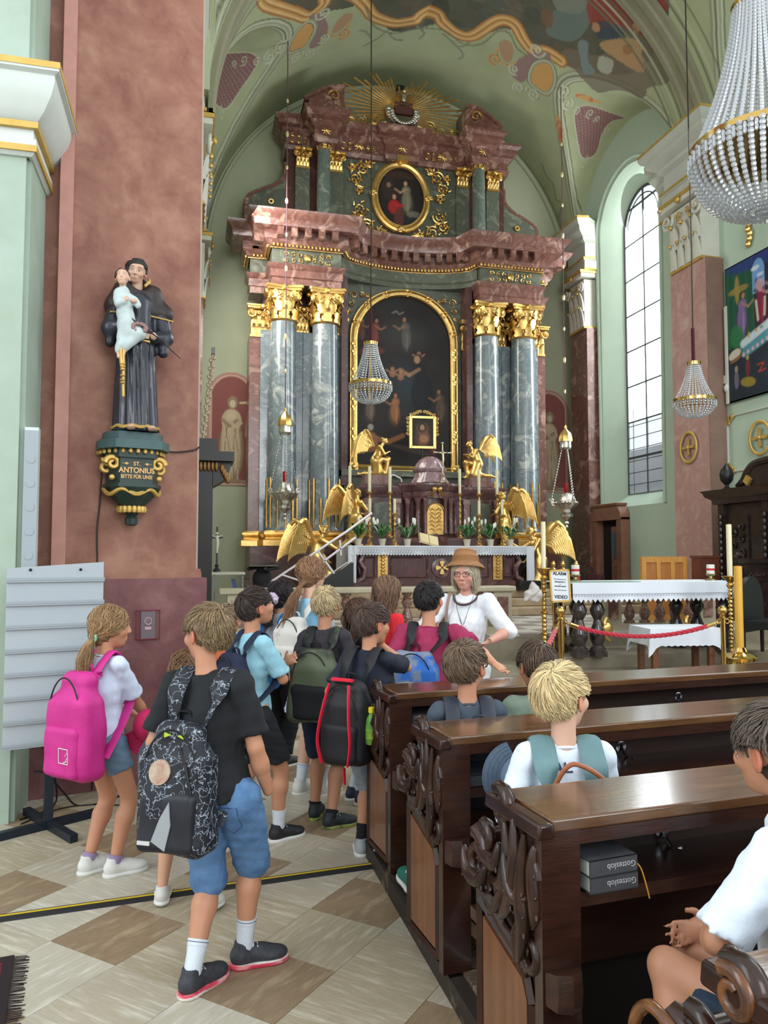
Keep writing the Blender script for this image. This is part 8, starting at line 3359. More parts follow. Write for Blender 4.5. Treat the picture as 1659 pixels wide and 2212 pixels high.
 # ---- hair
 if hair:
  hk = dict(hair)
  st_ = hk.get('style', 'short')
  s = SD([hc[i] - .14 * k for i in range(3)], [hc[i] + .14 * k for i in range(3)], .0055)
  s.ell(P(0, -.010, .024), np.array((.0795, .0975, .094)) * k, .005, R=Rh)
  if st_ != 'short':
   s.ell(P(0, -.035, -.02), np.array((.075, .07, .09)) * k, .02, R=Rh)
  hcn, Rn = np.array(hc), Rh
  def loc_(X, Y, Z):
   x, y, z = X - hcn[0], Y - hcn[1], Z - hcn[2]
   return [(Rn[0, j] * x + Rn[1, j] * y + Rn[2, j] * z) / k for j in range(3)]
  def cutf(X, Y, Z):
   x, y, z = loc_(X, Y, Z)
   a = (y * .777 - z * .63 - .030 + .004 * np.sin(x * 160)) * k
   b = (-.052 - z) * k if st_ == 'short' else (-.11 - z) * k
   return np.maximum(a, b)
  s.cut(cutf)
  for sg in (-1, 1):
   s.ell(P(sg * .085, .0, -.008), np.array((.026, .036, .040)) * k, .006, 's', R=Rh)
  s.wob(.004, 160, 3)
  cc = np.array(s2l(hk['c'])[:3]) * .55
  V, Q = s.mesh()
  ho = mknp('hair', V, Q, HAIRM, t, np.tile(cc, (len(V), 1)))
  tl = None
  if 'tail' in hk:
   tl = [(p[0], p[1], p[2], p[3], p[4]) for p in hk['tail'](hc, k)]
  strands('hair_strands', ho, np.array(hc), Rh, k, hk.get('n', 1300), hk['c'], st_, hk.get('L', .065), hk.get('seed', 1), hk.get('w', .0034), tl, part=0 if st_ == 'short' else 1)
 if shirt:
  g = G()
  rn_ = .052 * H / 1.4
  g.tube([(lx + rn_ * math.cos(a), lean * .9 + .008 + rn_ * 1.0 * math.sin(a), sh + .020 - .022 * math.sin(a)) for a in np.linspace(0, 6.28, 24)[:-1]], .006, 6, closed=True)
  g.obj('neckband', shirt, so)
 t['hc'] = list(hc)
 t['sh'], t['hw'], t['hz'], t['H'], t['lx'], t['lean'] = sh, hw, hz, H, lx, lean * .8
 return t
def tail_long(down=.25, fwd=0, spread=.02):
 return lambda hc, k: [(hc.x * .0, hc.y * 0, 0, 0, 0)] and [
  (hc.x, hc.y - .02, hc.z - .09, spread, .85), (hc.x, hc.y - .04 + fwd, hc.z - .10 - down * .5, spread * 1.6, .75), (hc.x, hc.y - .05 + fwd, hc.z - .10 - down, spread * 2, .6)]
def tail_pony(px, py_, pz, dx, dy, dz):
 return lambda hc, k: [(hc.x + px, hc.y + py_, hc.z + pz, .008, .10), (hc.x + px + dx * .4, hc.y + py_ + dy * .6, hc.z + pz + dz * .4, .03, .12), (hc.x + px + dx, hc.y + py_ + dy, hc.z + pz + dz, .035, .08)]
def backpack(label, per, w_, hgt, dep, m, m2=None, off=(0, 0, 0), tilt=0, taper=.8, straps=1, strap_m=None, pocket=1, ms=None, lean=0, name='backpack', strap_w=.03):
 """rides on a person's back: shares the wearer's frame"""
 t = thing(name, label, 'backpack', tuple(per.location), 0)
 t.rotation_euler = per.rotation_euler
 sh, hw, H = per['sh'], per['hw'], per['H']
 ztop = sh - .02 + off[2]
 yb = -(.075 * H / 1.4) + off[1]
 cx = off[0]
 zc_ = ztop - hgt / 2
 s = SD((cx - w_ / 2 - .08, yb - dep - .12, ztop - hgt - .08), (cx + w_ / 2 + .08, yb + .1, ztop + .08), .0075)
 Rm = np.array(Euler((R_(tilt), 0, 0)).to_matrix())
 c = Vector((cx, yb - dep / 2, zc_))
 s.box(c + Vector((0, 0, -hgt * .08)), (w_ / 2, dep / 2, hgt * .38), min(w_, dep) * .34, .03, R=Rm)
 s.box(c + Vector((0, dep * .08, hgt * .14)), (w_ / 2 * taper, dep * .36, hgt * .34), min(w_, dep) * .34, .05, R=Rm)
 s.wob(.010, 22, int(w_ * 1000), zs=.7)
 s.obj('bag_body', m, t)
 if pocket:
  s = SD((cx - w_ / 2 - .05, yb - dep - .16, ztop - hgt - .06), (cx + w_ / 2 + .05, yb, ztop), .0075)
  s.box(c + Vector((0, -dep * .42, -hgt * .20)), (w_ * .40, dep * .22, hgt * .22), .03, .02, R=Rm)
  s.wob(.006, 30, 5)
  s.obj('front_pocket', m2 or m, t)
 g = G()
 zz = lambda u: c + Rm_v(Rm, (math.cos(u) * w_ * .40, -dep * .43, math.sin(u) * hgt * .40 + .02))
 g.tube([zz(u) for u in np.linspace(.1, PI - .1, 20)], .004, 5)
 g.obj('zip', mat('dark_zip', (20, 20, 22), rough=.5), t)
 sm = strap_m or m
 if straps:
  for sg in (-1, 1):
   if straps != 1 and sg != straps // 2:
    continue
   x = sg * hw * .62 + per.get('lx', 0)
   ln = per.get('lean', 0)
   rr = .058 * H / 1.4
   path = smooth([(cx + sg * w_ * .22, yb - .01, ztop - .05), (x, -rr * 1.75 + lean, sh - .03), (x, -rr * 1.1 + lean, sh + .02), (x, lean, sh + .050 * H / 1.4 + .012), (x, rr * 1.3 + lean, sh - .02), (x + sg * .01, .105 * H / 1.4 + lean, sh - .12), (x + sg * .03, .07 + lean * .5, sh - .24), (cx + sg * w_ * .42, yb - .02, ztop - hgt * .78)], 5)
   g = G()
   g.tube(path, strap_w, 8, flat=.28, up=(0, -.3, 1))
   v2 = g.obj('shoulder_strap', sm, t)
 g = G()
 g.tube(smooth([(cx - .03, yb - .02, ztop - .03), (cx - .025, yb - .03, ztop + .02), (cx + .025, yb - .03, ztop + .02), (cx + .03, yb - .02, ztop - .03)], 4), .009, 6, flat=.4)
 g.obj('haul_loop', ms or sm, t)
 t['c'] = list(c)
 t['lx'] = 0
 return t
def Rm_v(Rm, v):
 return Vector(Rm @ np.array(v))
def surf(o, x, z):
 """surface point of a mesh seen from behind the wearer (looking along +y)"""
 me = o.data
 bv = BVHTree.FromPolygons([v.co for v in me.vertices], [tuple(p.vertices) for p in me.polygons])
 p = bv.ray_cast(Vector((x, -2, z)), Vector((0, 1, 0)))[0]
 return p if p is not None else Vector((x, -.15, z))
def child(o, name):
 return [c for c in o.children if c.name.startswith(name)][0]
def patch(name, o, pts, m, parent, th=.004, off=.002):
 """flat piece laid onto the surface of o; pts polygon in (x, z)"""
 cx_ = sum(p[0] for p in pts) / len(pts)
 cz_ = sum(p[1] for p in pts) / len(pts)
 ring = [surf(o, *p) for p in pts]
 c_ = surf(o, cx_, cz_)
 v = [(q.x, q.y - off - th, q.z) for q in ring] + [(q.x, q.y + .004, q.z) for q in ring] + [(c_.x, c_.y - off - th, c_.z)]
 n = len(pts)
 f = [(i, (i + 1) % n, 2 * n) for i in range(n)] + [(i, (i + 1) % n, n + (i + 1) % n, n + i) for i in range(n)]
 return G().add(v, f).obj(name, m, parent)
# ---------------------------------------------------------------- the cast
SKINS = [(206, 158, 128), (190, 136, 106), (176, 122, 92), (214, 170, 146)]
WS = mat('white_shoe', (206, 206, 200), (216, 216, 210), scale=9, rough=.5)
WSO = mat('white_sole', (214, 214, 208), rough=.5)
BS = mat('black_shoe', (26, 26, 30), (36, 36, 40), scale=20, rough=.6)
NAVY = clothm('navy_cloth', (26, 34, 56))
BLK = clothm('black_tee', (22, 24, 28))
DENIM = mat('denim', (74, 110, 154), (96, 134, 176), scale=14, rough=.85, bump=.3, bscale=180)
DENIMG = mat('grey_denim', (140, 150, 162), (160, 170, 180), scale=14, rough=.85, bump=.3, bscale=180)
SOCKW = mat('white_sock', (206, 214, 222), rough=.9, bump=.3, bscale=150)
SOCKB = mat('black_sock', (24, 24, 26), rough=.9)
NB = mat('navy_band', (40, 56, 96), rough=.9)
# 1 the boy in the foreground
pA = person('boy in black T-shirt and blue denim shorts standing in the foreground with a lightning-print backpack', (.115, 3.09), 30, 1.42, lx=-.05,
   hands={'r': (.165, .085, .70), 'l': (-.22, .04, .72)}, palm={'r': (-1, 0, 0)}, skip=('r',), feet={'l': (-.05, -.10, .075, -15), 'r': (.05, .13, .075, -50)}, head=(-66, 0, 0), lean=-.01,
   shirt=BLK, sleeve=.82, hem=.0, bottom=('shorts', DENIM), bl=1.04, socks=(SOCKW, .11, NB), shoes=(mat('dark_grey_mesh', (46, 48, 54), (60, 62, 68), scale=60, rough=.6), mat('crimson_white_sole', (206, 60, 84), (220, 214, 206), scale=1.6, stretch=(1, 1, 12), lo=.45, hi=.5, rough=.5)),
   hair=dict(c=(134, 112, 82), n=2600, L=.05, w=.0028, seed=3), skin=SKINS[1], h=.0095, g_=1.12, fine=.0048)
# lightning fabric
LGT = mat('lightning_fabric', (190, 200, 216), (24, 28, 36), kind='voro', scale=15, dist=.16, lo=.0, hi=.028, rough=.6)
bp = backpack('black backpack with pale lightning print worn by the foreground boy', pA, .29, .50, .15, LGT, mat('black_nylon', (24, 26, 32), (32, 34, 42), scale=12, rough=.5), off=(-.085, -.01, -.085), taper=.72, strap_m=LGT, strap_w=.038, ms=MATS['dark_zip'], tilt=-4)
c = Vector(bp['c'])
bb = child(bp, 'bag_body')
sh_ = child(pA, 'shorts')
g = G()
for x0 in (-.075, .045):
 pk = [(x0, .68), (x0, .60), (x0 + .035, .57), (x0 + .07, .60), (x0 + .07, .68), (x0, .68)]
 for a, b in zip(pk[:-1], pk[1:]):
  g.cut().tube([surf(sh_, a[0] + (b[0] - a[0]) * u, a[1] + (b[1] - a[1]) * u) for u in (0, .33, .66, 1)], .0022, 4)
g.obj('pocket_seam', mat('seam_blue', (50, 80, 124), rough=.9), sh_, kind='stuff')
fp = child(bp, 'front_pocket')
patch('reflective_stripe', fp, [(c.x + u, c.z + v_) for u, v_ in ((.02, -.02), (.03, -.10), (.01, -.19), (-.045, -.16), (-.015, -.08))], mat('silver_grey_patch', (150, 154, 158), rough=.4), bp)
patch('round_badge', bb, [(c.x - .035 + .043 * math.cos(a), c.z + .075 + .043 * math.sin(a)) for a in np.linspace(0, 6.28, 21)[:-1]], mat('copper_badge', (150, 104, 84), (176, 160, 140), scale=20, rough=.4), bp)
for sg in (-1, 1):
 patch('lime_tab', bb, [(c.x + sg * .015, c.z + .2), (c.x + sg * .042, c.z + .208), (c.x + sg * .042, c.z + .19)], mat('lime', (190, 214, 60), rough=.5), bp)
patch('brand_tag', fp, [(c.x - .1, c.z - .175), (c.x - .05, c.z - .175), (c.x - .05, c.z - .162), (c.x - .1, c.z - .162)], mat('tag_white', (190, 190, 186), rough=.5), bp)
g = G()
g.tube([surf(bb, c.x + x, c.z + z) - Vector((0, .003, 0)) for x, z in ((.03, .16), (.07, .10), (.095, .0), (.09, -.1), (.07, -.18))], .006, 6)
g.obj('side_zip', DZIP, bp)
# 2 girl with the pink backpack
GT_ = dict(c=(150, 118, 82), style='long', n=1500, L=.09, w=.003, seed=5, tail=tail_pony(-.0, -.10, -.045, -.0, -.07, -.24))
pB = person('girl with a fair ponytail, white T-shirt and denim shorts wearing a bright pink backpack', (-.43, 4.24), 46, 1.36, hands={'r': (.06, .26, .70), 'l': (-.06, .24, .76)}, elb={'r': (.3, -1, -.3), 'l': (-.3, -1, -.3)}, palm={'r': (0, 0, -1), 'l': (0, 0, -1)},
   feet={'r': (.07, .03, .07, -22), 'l': (-.07, -.02, .07, -10)}, head=(36, -2, 0), shirt=clothm('white_blue_tee', (196, 206, 226)), sleeve=.9, bottom=('shorts', mat('light_denim', (92, 120, 146), (110, 136, 160), scale=14, rough=.85)), bl=.45,
   socks=(mat('lilac_sock', (150, 134, 170), rough=.9), .03, None), shoes=(WS, WSO), hair=GT_, skin=SKINS[1], h=.0105, g_=.92)
hcB = pB['hc']
G().tube([(hcB[0] + .022 * math.cos(a), hcB[1] - .10 + .0 * a, hcB[2] - .045 + .022 * math.sin(a)) for a in np.linspace(0, 6.28, 14)], .007, 6).obj('hair_tie', mat('mint_tie', (130, 206, 170), rough=.6), pB)
PINK = clothm('magenta_nylon', (186, 34, 124), (198, 44, 136), rough=.6)
bq = backpack('bright magenta backpack worn by the girl beside the display board', pB, .31, .56, .17, PINK, PINK, off=(.01, -.01, .01), taper=.7, strap_w=.03)
c = Vector(bq['c'])
fp = child(bq, 'front_pocket')
g = G()
sq = [(-.035, -.035), (.035, -.035), (.035, .035), (-.035, .035)]
for a, b in list(zip(sq, sq[1:] + sq[:1])) + [((.01, -.03), (.03, -.005)), ((.0, -.03), (.03, -.02)), ((.012, .0), (.03, .02))]:
 g.tube([surf(fp, c.x + .05 + p[0], c.z - .12 + p[1]) - Vector((0, .002, 0)) for p in (a, b)], .0022, 4)
g.obj('square_logo', WSO, bq)
hb = cap_hat('crimson cap held in the hand of the girl with the pink backpack', tuple(at(320, 1566, 4.0)), (0, 0, 0), mat('crimson_twill', (168, 20, 56), (190, 30, 96), scale=6, rough=.7), sc_=.85)
hb.rotation_euler = Matrix(((-1, 0, 0), (0, 0, -1), (0, -1, 0))).to_euler()
# 3 small girl hidden behind the foreground boy
pC = person('small brown-haired girl in white shirt and dark jacket half hidden behind the foreground boy', (-.01, 3.76), 5, 1.17, hands={}, feet={'l': (-.11, .05, .07, 5), 'r': (.09, -.1, .07, -30)}, shirt=clothm('dark_slate_vest', (44, 50, 64)), sleeve=1.6, bottom=('shorts', BLK), bl=.6,
   shoes=(WS, WSO), socks=None, hair=dict(c=(120, 86, 58), style='long', n=1000, seed=6, tail=tail_long(.12)), skin=SKINS[0])
backpack('dark grey backpack with side pockets on the small half-hidden girl', pC, .26, .38, .12, clothm('slate_nylon', (52, 58, 72)), None, off=(-.06, 0, -.04))
# 4 boy in light blue polo
LB = clothm('light_blue_polo', (138, 186, 202), (148, 196, 210))
pD = person('brown-haired boy in pale blue polo with crossed arms looking up, navy backpack', (.35, 4.52), 62, 1.43, hands={'r': (-.03, .17, .98), 'l': (.10, .15, 1.0)}, elb={'r': (.9, .1, -1), 'l': (-.9, .1, -1)}, palm={'r': (0, -1, 0), 'l': (0, -1, 0)},
   feet={'r': (.09, .12, .07, 0), 'l': (-.08, -.12, .07, 8)}, head=(6, 16, 0), lean=-.01, shirt=LB, sleeve=.85, bottom=('shorts', BLK), bl=.8, socks=(SOCKW, .10, None), shoes=(BS, WSO), hair=dict(c=(58, 44, 38), n=1500, L=.06, seed=8), skin=SKINS[1])
backpack('navy blue backpack worn by the boy in the pale blue polo', pD, .27, .40, .12, NAVY, NAVY, off=(0, -.01, -.03))
# 5 taller girl with long hair and white backpack
pE = person('tall long-haired girl in light blue top with a cream white backpack', (.79, 5.30), 50, 1.61, feet={'l': (-.07, 0, .07, 0), 'r': (.07, .05, .07, 0)}, hands={}, head=(14, 4, 0), shirt=clothm('sky_top', (150, 200, 226)), sleeve=.9, bottom=('skirt', mat('speckled_blue_skirt', (150, 170, 204), (206, 214, 230), scale=60, rough=.85)), bl=.24,
   socks=(SOCKW, .12, NB), shoes=(WS, WSO), hair=dict(c=(140, 104, 74), style='long', n=1400, seed=9, L=.1, tail=tail_pony(-.0, -.10, -.07, -.06, -.12, -.34)), skin=SKINS[3], g_=.9)
backpack('cream white backpack worn by the tall long-haired girl', pE, .27, .40, .13, clothm('cream_cotton', (206, 202, 196)), None, off=(0, -.02, -.03))
# 6 blond boy with olive backpack
pF = person('blond boy in charcoal T-shirt and dark blue shorts with an olive and black backpack', (.80, 4.72), 28, 1.42, hands={}, feet={'l': (-.08, .06, .07, 10), 'r': (.07, -.07, .07, -45)}, head=(-4, 0, 0), shirt=clothm('charcoal_tee', (52, 48, 54)), sleeve=.85, bottom=('shorts', clothm('ink_blue_shorts', (28, 40, 68))), bl=1.0,
   socks=(SOCKB, .03, None), shoes=(mat('black_green_shoe', (28, 34, 38), (40, 48, 50), scale=30, rough=.6), mat('lime_sole', (166, 180, 80), (60, 64, 50), scale=20, rough=.6)), hair=dict(c=(190, 168, 128), n=1900, L=.05, seed=10), skin=SKINS[1])
backpack('olive and black backpack worn by the blond boy in the middle of the group', pF, .29, .46, .14, mat('olive_black_nylon', (88, 98, 76), (24, 26, 26), scale=1.6, lo=.42, hi=.5, rough=.6), BLK, off=(-.02, -.01, -.02))
# 7 dark-haired girl with lilac scrunchie, behind
pG = person('dark-haired girl with a pale lilac scrunchie behind the tall girl, blue backpack', (.66, 6.05), 40, 1.42, hands={}, shirt=clothm('pale_grey_tee', (170, 172, 180)), bottom=('pants', BLK), bl=.9, shoes=(BS, WSO), hair=dict(c=(40, 32, 34), style='long', n=1000, seed=11, tail=tail_pony(-.0, -.10, -.02, 0, -.08, -.2)), skin=SKINS[1], h=.014)
hq = pG['hc']
G().tube([(hq[0] + .03 * math.cos(a), hq[1] - .105 + .01 * math.sin(a * 5), hq[2] - .02 + .03 * math.sin(a)) for a in np.linspace(0, 6.28, 24)], .022, 8).obj('scrunchie', mat('lilac_scrunchie', (206, 190, 210), rough=.8), pG)
backpack('bright azure backpack behind the boy in the pale blue polo', pG, .27, .38, .12, clothm('azure_nylon', (20, 110, 180)), None, off=(-.05, 0, -.12))
# 8 boy leaning on the pew
pH = person('boy in navy T-shirt and grey shorts leaning on the front pew, hand at neck', (.93, 4.12), 44, 1.35, hands={'r': (.02, .13, 1.12), 'l': (-.17, .05, .72)}, elb={'r': (1, .8, -1.2)}, palm={'r': (0, -1, .2)}, feet={'l': (-.05, .03, .07, 35), 'r': (.11, .10, .07, 0)}, head=(22, 0, 0), lean=.03,
   shirt=clothm('midnight_tee', (30, 34, 48)), sleeve=.8, bottom=('shorts', DENIMG), bl=1.02, socks=(SOCKB, .09, None), shoes=(mat('grey_white_shoe', (176, 176, 172), (140, 150, 160), scale=14, rough=.5), WSO), hair=dict(c=(78, 60, 50), n=2000, L=.085, seed=12), skin=SKINS[1])
BKB = clothm('black_bag_nylon', (28, 28, 32), rough=.6)
RED = mat('signal_red', (214, 30, 56), rough=.6)
bh = backpack('black hiking backpack with red trims and a green bottle, on the boy at the pew', pH, .27, .46, .15, BKB, BKB, off=(-.03, -.01, -.07))
c = Vector(bh['c'])
for sg in (-1, 1):
 g = G()
 g.tube(smooth([(c.x + sg * .06, c.y - .07, c.z + .21), (c.x + sg * .085, c.y - .11, c.z + .05), (c.x + sg * .10, c.y - .12, c.z - .08), (c.x + sg * .08, c.y - .11, c.z - .19)], 4), .012, 6, flat=.5)
 g.obj('red_trim', RED, bh)
g = G()
g.tube([(c.x + .02, c.y - .05, c.z - .22), (c.x + .03, c.y - .06, c.z - .30)], .012, 6, flat=.4)
g.obj('red_tab', RED, bh)
g = G()
g.tube([(c.x - .06, c.y - .04, c.z + .23), (c.x + .06, c.y - .04, c.z + .23)], .02, 6, flat=.5)
g.obj('red_top_band', RED, bh)
bt = thing('drink_bottle', 'green plastic drink bottle with yellow cap in the side pocket of the black backpack', 'bottle', tuple(pH.matrix_basis @ (c + Vector((.155, .0, -.09)))), 0)
G().lathe([(.028, 0), (.032, .01), (.032, .09), (.026, .13), (.013, .155), (.013, .165)], seg=18).obj('bottle_body', mat('green_plastic', (70, 130, 60), (120, 160, 50), scale=12, rough=.2), bt)
G().lathe([(.0325, .03), (.0325, .08)], seg=18).obj('bottle_label', mat('yellow_green_label', (150, 180, 50), (90, 140, 60), scale=30, rough=.4), bt)
G().lathe([(.0165, .16), (.0165, .185), (.014, .188)], seg=16).obj('bottle_cap', mat('yellow_cap', (230, 210, 40), rough=.4), bt)
# 9 girl in red
pI = person('girl with long brown hair in a red top standing behind the boy at the pew', (1.38, 5.50), 66, 1.47, hands={}, head=(6, 6, 0), shirt=clothm('scarlet_top', (216, 40, 50)), sleeve=.9, bottom=('pants', NAVY), bl=.9, shoes=(WS, WSO), hair=dict(c=(128, 98, 76), style='long', n=1300, seed=13, L=.1, tail=tail_long(.17, 0, .022)), skin=SKINS[3], h=.014)
# 10 girl looking up
pJ = person('brown-haired girl looking up, in black with a magenta-edged backpack, in the middle of the group', (1.08, 5.05), 70, 1.34, hands={}, head=(0, 32, 0), shirt=BLK, bottom=('shorts', BLK), bl=.8, shoes=(mat('navy_trainer', (40, 46, 66), rough=.6), WSO), socks=(SOCKW, .1, NB), hair=dict(c=(84, 58, 44), style='long', n=1000, seed=14, L=.1, tail=tail_long(.12)), skin=SKINS[0], h=.013)
bj = backpack('black backpack edged in magenta in the middle of the group', pJ, .27, .4, .13, BLK, clothm('dark_magenta', (140, 24, 60)), off=(0, 0, -.03))
# 11 boy in maroon with blue backpack
pK = person('stocky dark-haired boy in maroon T-shirt with one arm along the front pew', (1.44, 4.62), 26, 1.45, hands={'r': (.50, -.42, .97), 'l': (-.24, .02, .74)}, elb={'r': (1, .3, -.5)}, palm={'r': (0, 0, -1)}, curl=.12, head=(18, 4, 0), shirt=clothm('maroon_tee', (150, 42, 80)), sleeve=.8, bottom=('pants', NAVY), bl=.9, shoes=(BS, WSO),
   hair=dict(c=(34, 28, 30), n=1500, L=.045, seed=15), skin=(196, 142, 112), g_=1.22, h=.012)
bk = backpack('blue and grey backpack worn by the stocky boy in maroon', pK, .30, .44, .14, mat('royal_grey_nylon', (36, 104, 190), (120, 132, 150), scale=2.2, lo=.5, hi=.54, rough=.6), mat('mid_blue_nylon', (70, 140, 206), (60, 120, 190), scale=3, rough=.6), off=(-.07, -.02, -.06), strap_m=BKB)
c = Vector(bk['c'])
g = G()
for z in (.0, -.07):
 g.tube([(c.x + math.cos(u) * .12, c.y - .075 - .07 * math.sin(u), c.z + z + .06 * math.sin(u) - .02) for u in np.linspace(.1, PI - .1, 14)], .004, 5)
g.obj('silver_piping', mat('silver_piping', (170, 176, 182), rough=.4), bk)
# 12 the guide
WHT = clothm('white_blouse', (222, 226, 230), rough=.8)
pL = person('grey-blonde woman in a straw hat and white blouse talking to the children, hands raised', (1.98, 5.42), 212, 1.60, hands={'l': (-.22, .26, 1.02), 'r': (.14, .28, 1.10)}, elb={'l': (-1, -.2, -.8), 'r': (1, -.2, -.8)}, palm={'l': (.7, 0, .8), 'r': (-.7, .2, .6)}, curl=.25, head=(4, -4, 0),
   shirt=WHT, sleeve=1.15, flare=.012, hem=-.06, bottom=('pants', mat('white_trousers', (206, 210, 210), rough=.8)), bl=.95, shoes=(WS, WSO), hair=dict(c=(206, 192, 166), style='long', n=1500, L=.11, seed=16, tail=lambda hc, k: [(hc.x, hc.y - .02, hc.z - .075, .012, 1.05)]), skin=(208, 154, 134), h=.011, fine=.004, g_=1.12, k=1.06, dsh=.02)
hq = Vector(pL['hc'])
g = G()
g.lathe([(.0, .122), (.05, .118), (.082, .098), (.094, .06), (.098, .03), (.104, .022), (.125, .008), (.142, -.012), (.145, -.02), (.12, .0), (.10, .012)], c=(0, 0, 0), seg=36)
g.v = [(hq.x + q[0], hq.y - .012 + q[1] * 1.06, hq.z + .066 + q[2] + .16 * q[1]) for q in g.v]
ht = g.obj('straw_hat', mat('straw', (150, 104, 66), (176, 128, 84), scale=6, stretch=(1, 1, 30), rough=.7, bump=.5, bscale=90), pL, ang=60)
g = G()
for k in range(14):
 r, z = [(.05 + k * .008, .119 - k * .003), (.09 + .001 * k, .10 - .007 * k)][k > 4]
 g.tube([(hq.x + (r + .003) * math.cos(a), hq.y - .012 + (r + .003) * 1.06 * math.sin(a), hq.z + .067 + z + .17 * r * math.sin(a)) for a in np.linspace(0, 6.28, 36)[:-1]], .0016, 4, closed=True)
g.obj('straw_braid', mat('straw_light', (190, 140, 92), rough=.7), ht, kind='stuff')
g = G()
Rz = Euler((R_(-4), 0, -R_(4))).to_matrix()
EP = lambda x, y, z: hq + Rz @ (Vector((x, y, z)) * .97)
for sg in (-1, 1):
 g.tube([EP(sg * .033 + .025 * math.cos(a), .106 - .006 * abs(math.cos(a)), .008 + .019 * math.sin(a)) for a in np.linspace(0, 6.28, 20)[:-1]], .0018, 5, closed=True)
 g.tube([EP(sg * .058, .100, .014), EP(sg * .084, .03, .01), EP(sg * .086, -.01, .0)], .002, 5)
g.tube([EP(-.009, .108, .012), EP(.009, .108, .012)], .002, 5)
g.obj('glasses', mat('plum_frame', (96, 40, 60), rough=.3), pL)
g = G()
for k in range(30):
 a = PI * .06 + PI * .88 * k / 29
 g.ball((hq.x - .092 * math.cos(a), hq.y - .03 + .115 * math.sin(a), 1.335 - .075 * math.sin(a)), .009, 0, 6, 5)
g.obj('bead_necklace', mat('brown_beads', (70, 50, 46), rough=.3), pL)
g = G()
for sg in (-1, 1):
 g.tube([(sg * .07, .06, 1.33), (sg * .04, .118, 1.22), (0, .132, 1.10)], .0022, 4)
g.tube([(0, .134, 1.10), (0, .138, 1.03)], .004, 5)
g.box((-.014, .132, 1.0), (.014, .142, 1.03))
g.obj('lanyard', BLACK, pL)
G().box((-.026, .130, 1.075), (.026, .140, 1.115)).obj('badge', mat('badge_paper', (226, 214, 214), rough=.5), pL)
g = G()
g.tube(smooth([(.14, -.05, 1.34), (.11, .05, 1.345), (.12, .10, 1.25), (.13, .11, 1.1), (.16, .08, .95)], 5), .012, 6, flat=.4)
g.obj('bag_strap', mat('taupe_leather', (140, 116, 100), rough=.5), pL)
# 13 seated boy with glasses
pM = person('curly brown-haired boy with glasses seated in the second pew, grey T-shirt', (1.16, 3.17, 0), 8, 1.42, sit=.52, hands={'l': (-.12, .25, .62), 'r': (.12, .25, .62)}, feet={'l': (-.20, .25, .175, 10), 'r': (.12, .25, .175, 0)}, head=(40, 0, 0), shirt=clothm('slate_tee', (66, 76, 88)), sleeve=.9, bottom=('shorts', NAVY), bl=.9,
   shoes=(mat('green_trainer', (30, 110, 96), rough=.6), WSO), hair=dict(c=(104, 84, 66), n=2300, L=.07, seed=17, w=.004), skin=SKINS[1])
hq = Vector(pM['hc'])
Rz = Euler((0, 0, -R_(40))).to_matrix()
EP = lambda x, y, z: hq + Rz @ Vector((x, y, z))
g = G()
for sg in (-1, 1):
 g.tube([EP(sg * .033 + .022 * math.cos(a), .104, .008 + .017 * math.sin(a)) for a in np.linspace(0, 6.28, 16)[:-1]], .0025, 5, closed=True)
 g.tube([EP(sg * .055, .10, .012), EP(sg * .086, .0, .0)], .0022, 5)
g.obj('glasses', MATS['plum_frame'], pM)
backpack('black drawstring backpack on the seated boy with glasses', pM, .30, .36, .13, mat('black_blue_nylon', (34, 40, 52), (44, 50, 62), scale=6, rough=.55), None, off=(.03, .0, -.0), pocket=0)
# 14 seated boy in olive
pN = person('brown-haired boy in a sage green shirt seated beside the curly-haired boy in the second pew', (1.57, 3.32, 0), 4, 1.36, sit=.52, hands={}, feet={'l': (-.1, .3, .175, 0), 'r': (.1, .3, .175, 0)}, head=(-6, -6, 0), shirt=clothm('sage_shirt', (120, 136, 120)), bottom=('shorts', BLK), shoes=(BS, WSO), hair=dict(c=(84, 66, 52), n=1400, L=.08, seed=18), skin=SKINS[1], h=.014)
# 15 seated blond boy
pO = person('blond boy in white printed T-shirt seated in the third pew with a teal backpack', (1.20, 2.36, 0), 12, 1.42, sit=.53, hands={'l': (-.16, .12, .60), 'r': (.12, .25, .62)}, feet={'l': (-.19, .16, .175, 5), 'r': (.1, .25, .175, 0)}, head=(48, 2, 0), shirt=clothm('white_print_tee', (214, 224, 236)), sleeve=.95, bottom=('shorts', NAVY), bl=.9,
   shoes=(mat('grey_blue_trainer', (80, 90, 110), rough=.6), WSO), hair=dict(c=(214, 190, 142), n=3200, L=.07, seed=19, w=.003), skin=SKINS[3], h=.0095, fine=.0045)
TEAL = clothm('teal_canvas', (96, 128, 132), (106, 138, 142), rough=.7)
bo = backpack('teal backpack with tan leather handles on the seated blond boy', pO, .29, .34, .12, TEAL, TEAL, off=(.02, 0, -.10), strap_m=TEAL, strap_w=.04, pocket=0)
c = Vector(bo['c'])
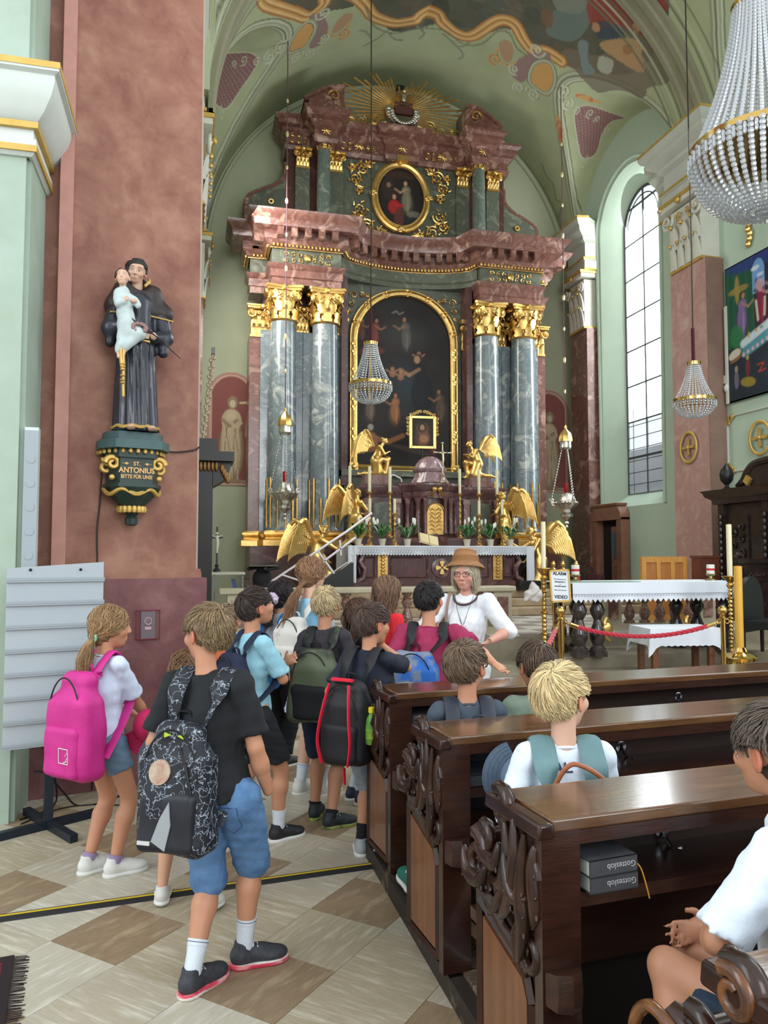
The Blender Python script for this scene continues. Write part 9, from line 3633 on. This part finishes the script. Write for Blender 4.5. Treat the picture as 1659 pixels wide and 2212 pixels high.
TAN = mat('tan_leather', (150, 88, 54), (166, 100, 62), scale=9, rough=.4)
g = G()
g.tube(smooth([(c.x - .085, c.y - .0, c.z + .15), (c.x - .09, c.y + .0, c.z + .22), (c.x - .05, c.y - .02, c.z + .30), (c.x - .0, c.y - .02, c.z + .30), (c.x + .07, c.y - .02, c.z + .25), (c.x + .11, c.y - .01, c.z + .15)], 5), .008, 8)
g.obj('tan_handle', TAN, bo)
g = G()
for sx in (-.085, .11):
 g.cut().tube([(c.x + sx, c.y - .01, c.z + .17), (c.x + sx, c.y - .03, c.z + .13)], [.010, .02], 8, flat=.5)
g.obj('handle_patch', TAN, bo)
so_ = child(pO, 'shirt')
p = surf(so_, -.035, .925)
text_obj('print', 'CAL.', .045, mat('navy_print', (60, 76, 100), rough=.7), pO, (p.x, p.y - .006, p.z), (PI / 2 - .1, 0, 0), bold=.001)
p = surf(so_, -.10, .84)
text_obj('print', 'URF', .045, MATS['navy_print'], pO, (p.x, p.y - .008, p.z), (PI / 2, R_(-84), R_(-12)), bold=.001)
# 16 boy at the right edge
pP = person('boy in white T-shirt and dark shorts seated in the nearest pew at the right edge', (1.42, 1.54, 0), -34, 1.42, sit=.53, hands={'l': (-.06, .22, .68), 'r': (.06, .25, .66)}, elb={'l': (-1, .2, -.6)}, palm={'l': (1, 0, -.3)}, feet={'l': (-.17, .22, .30, 0), 'r': (.1, .24, .28, 0)}, head=(22, 0, 0), lean=.05, shirt=clothm('plain_white_tee', (216, 226, 238)), sleeve=.95,
   bottom=('shorts', clothm('petrol_shorts', (36, 52, 70))), bl=.72, shoes=(BS, WSO), hair=dict(c=(96, 84, 74), n=2600, L=.06, seed=20), skin=SKINS[1], h=.0095, fine=.0048, g_=1.08)
# 17 child behind the foreground boy
pQ = person('light-haired child in an orange top mostly hidden behind the foreground boy', (.24, 5.55), 30, 1.27, hands={}, shirt=clothm('orange_tee', (190, 96, 60)), bottom=('shorts', BLK), shoes=(WS, WSO), hair=dict(c=(140, 118, 90), n=900, seed=21), skin=SKINS[0], h=.015)
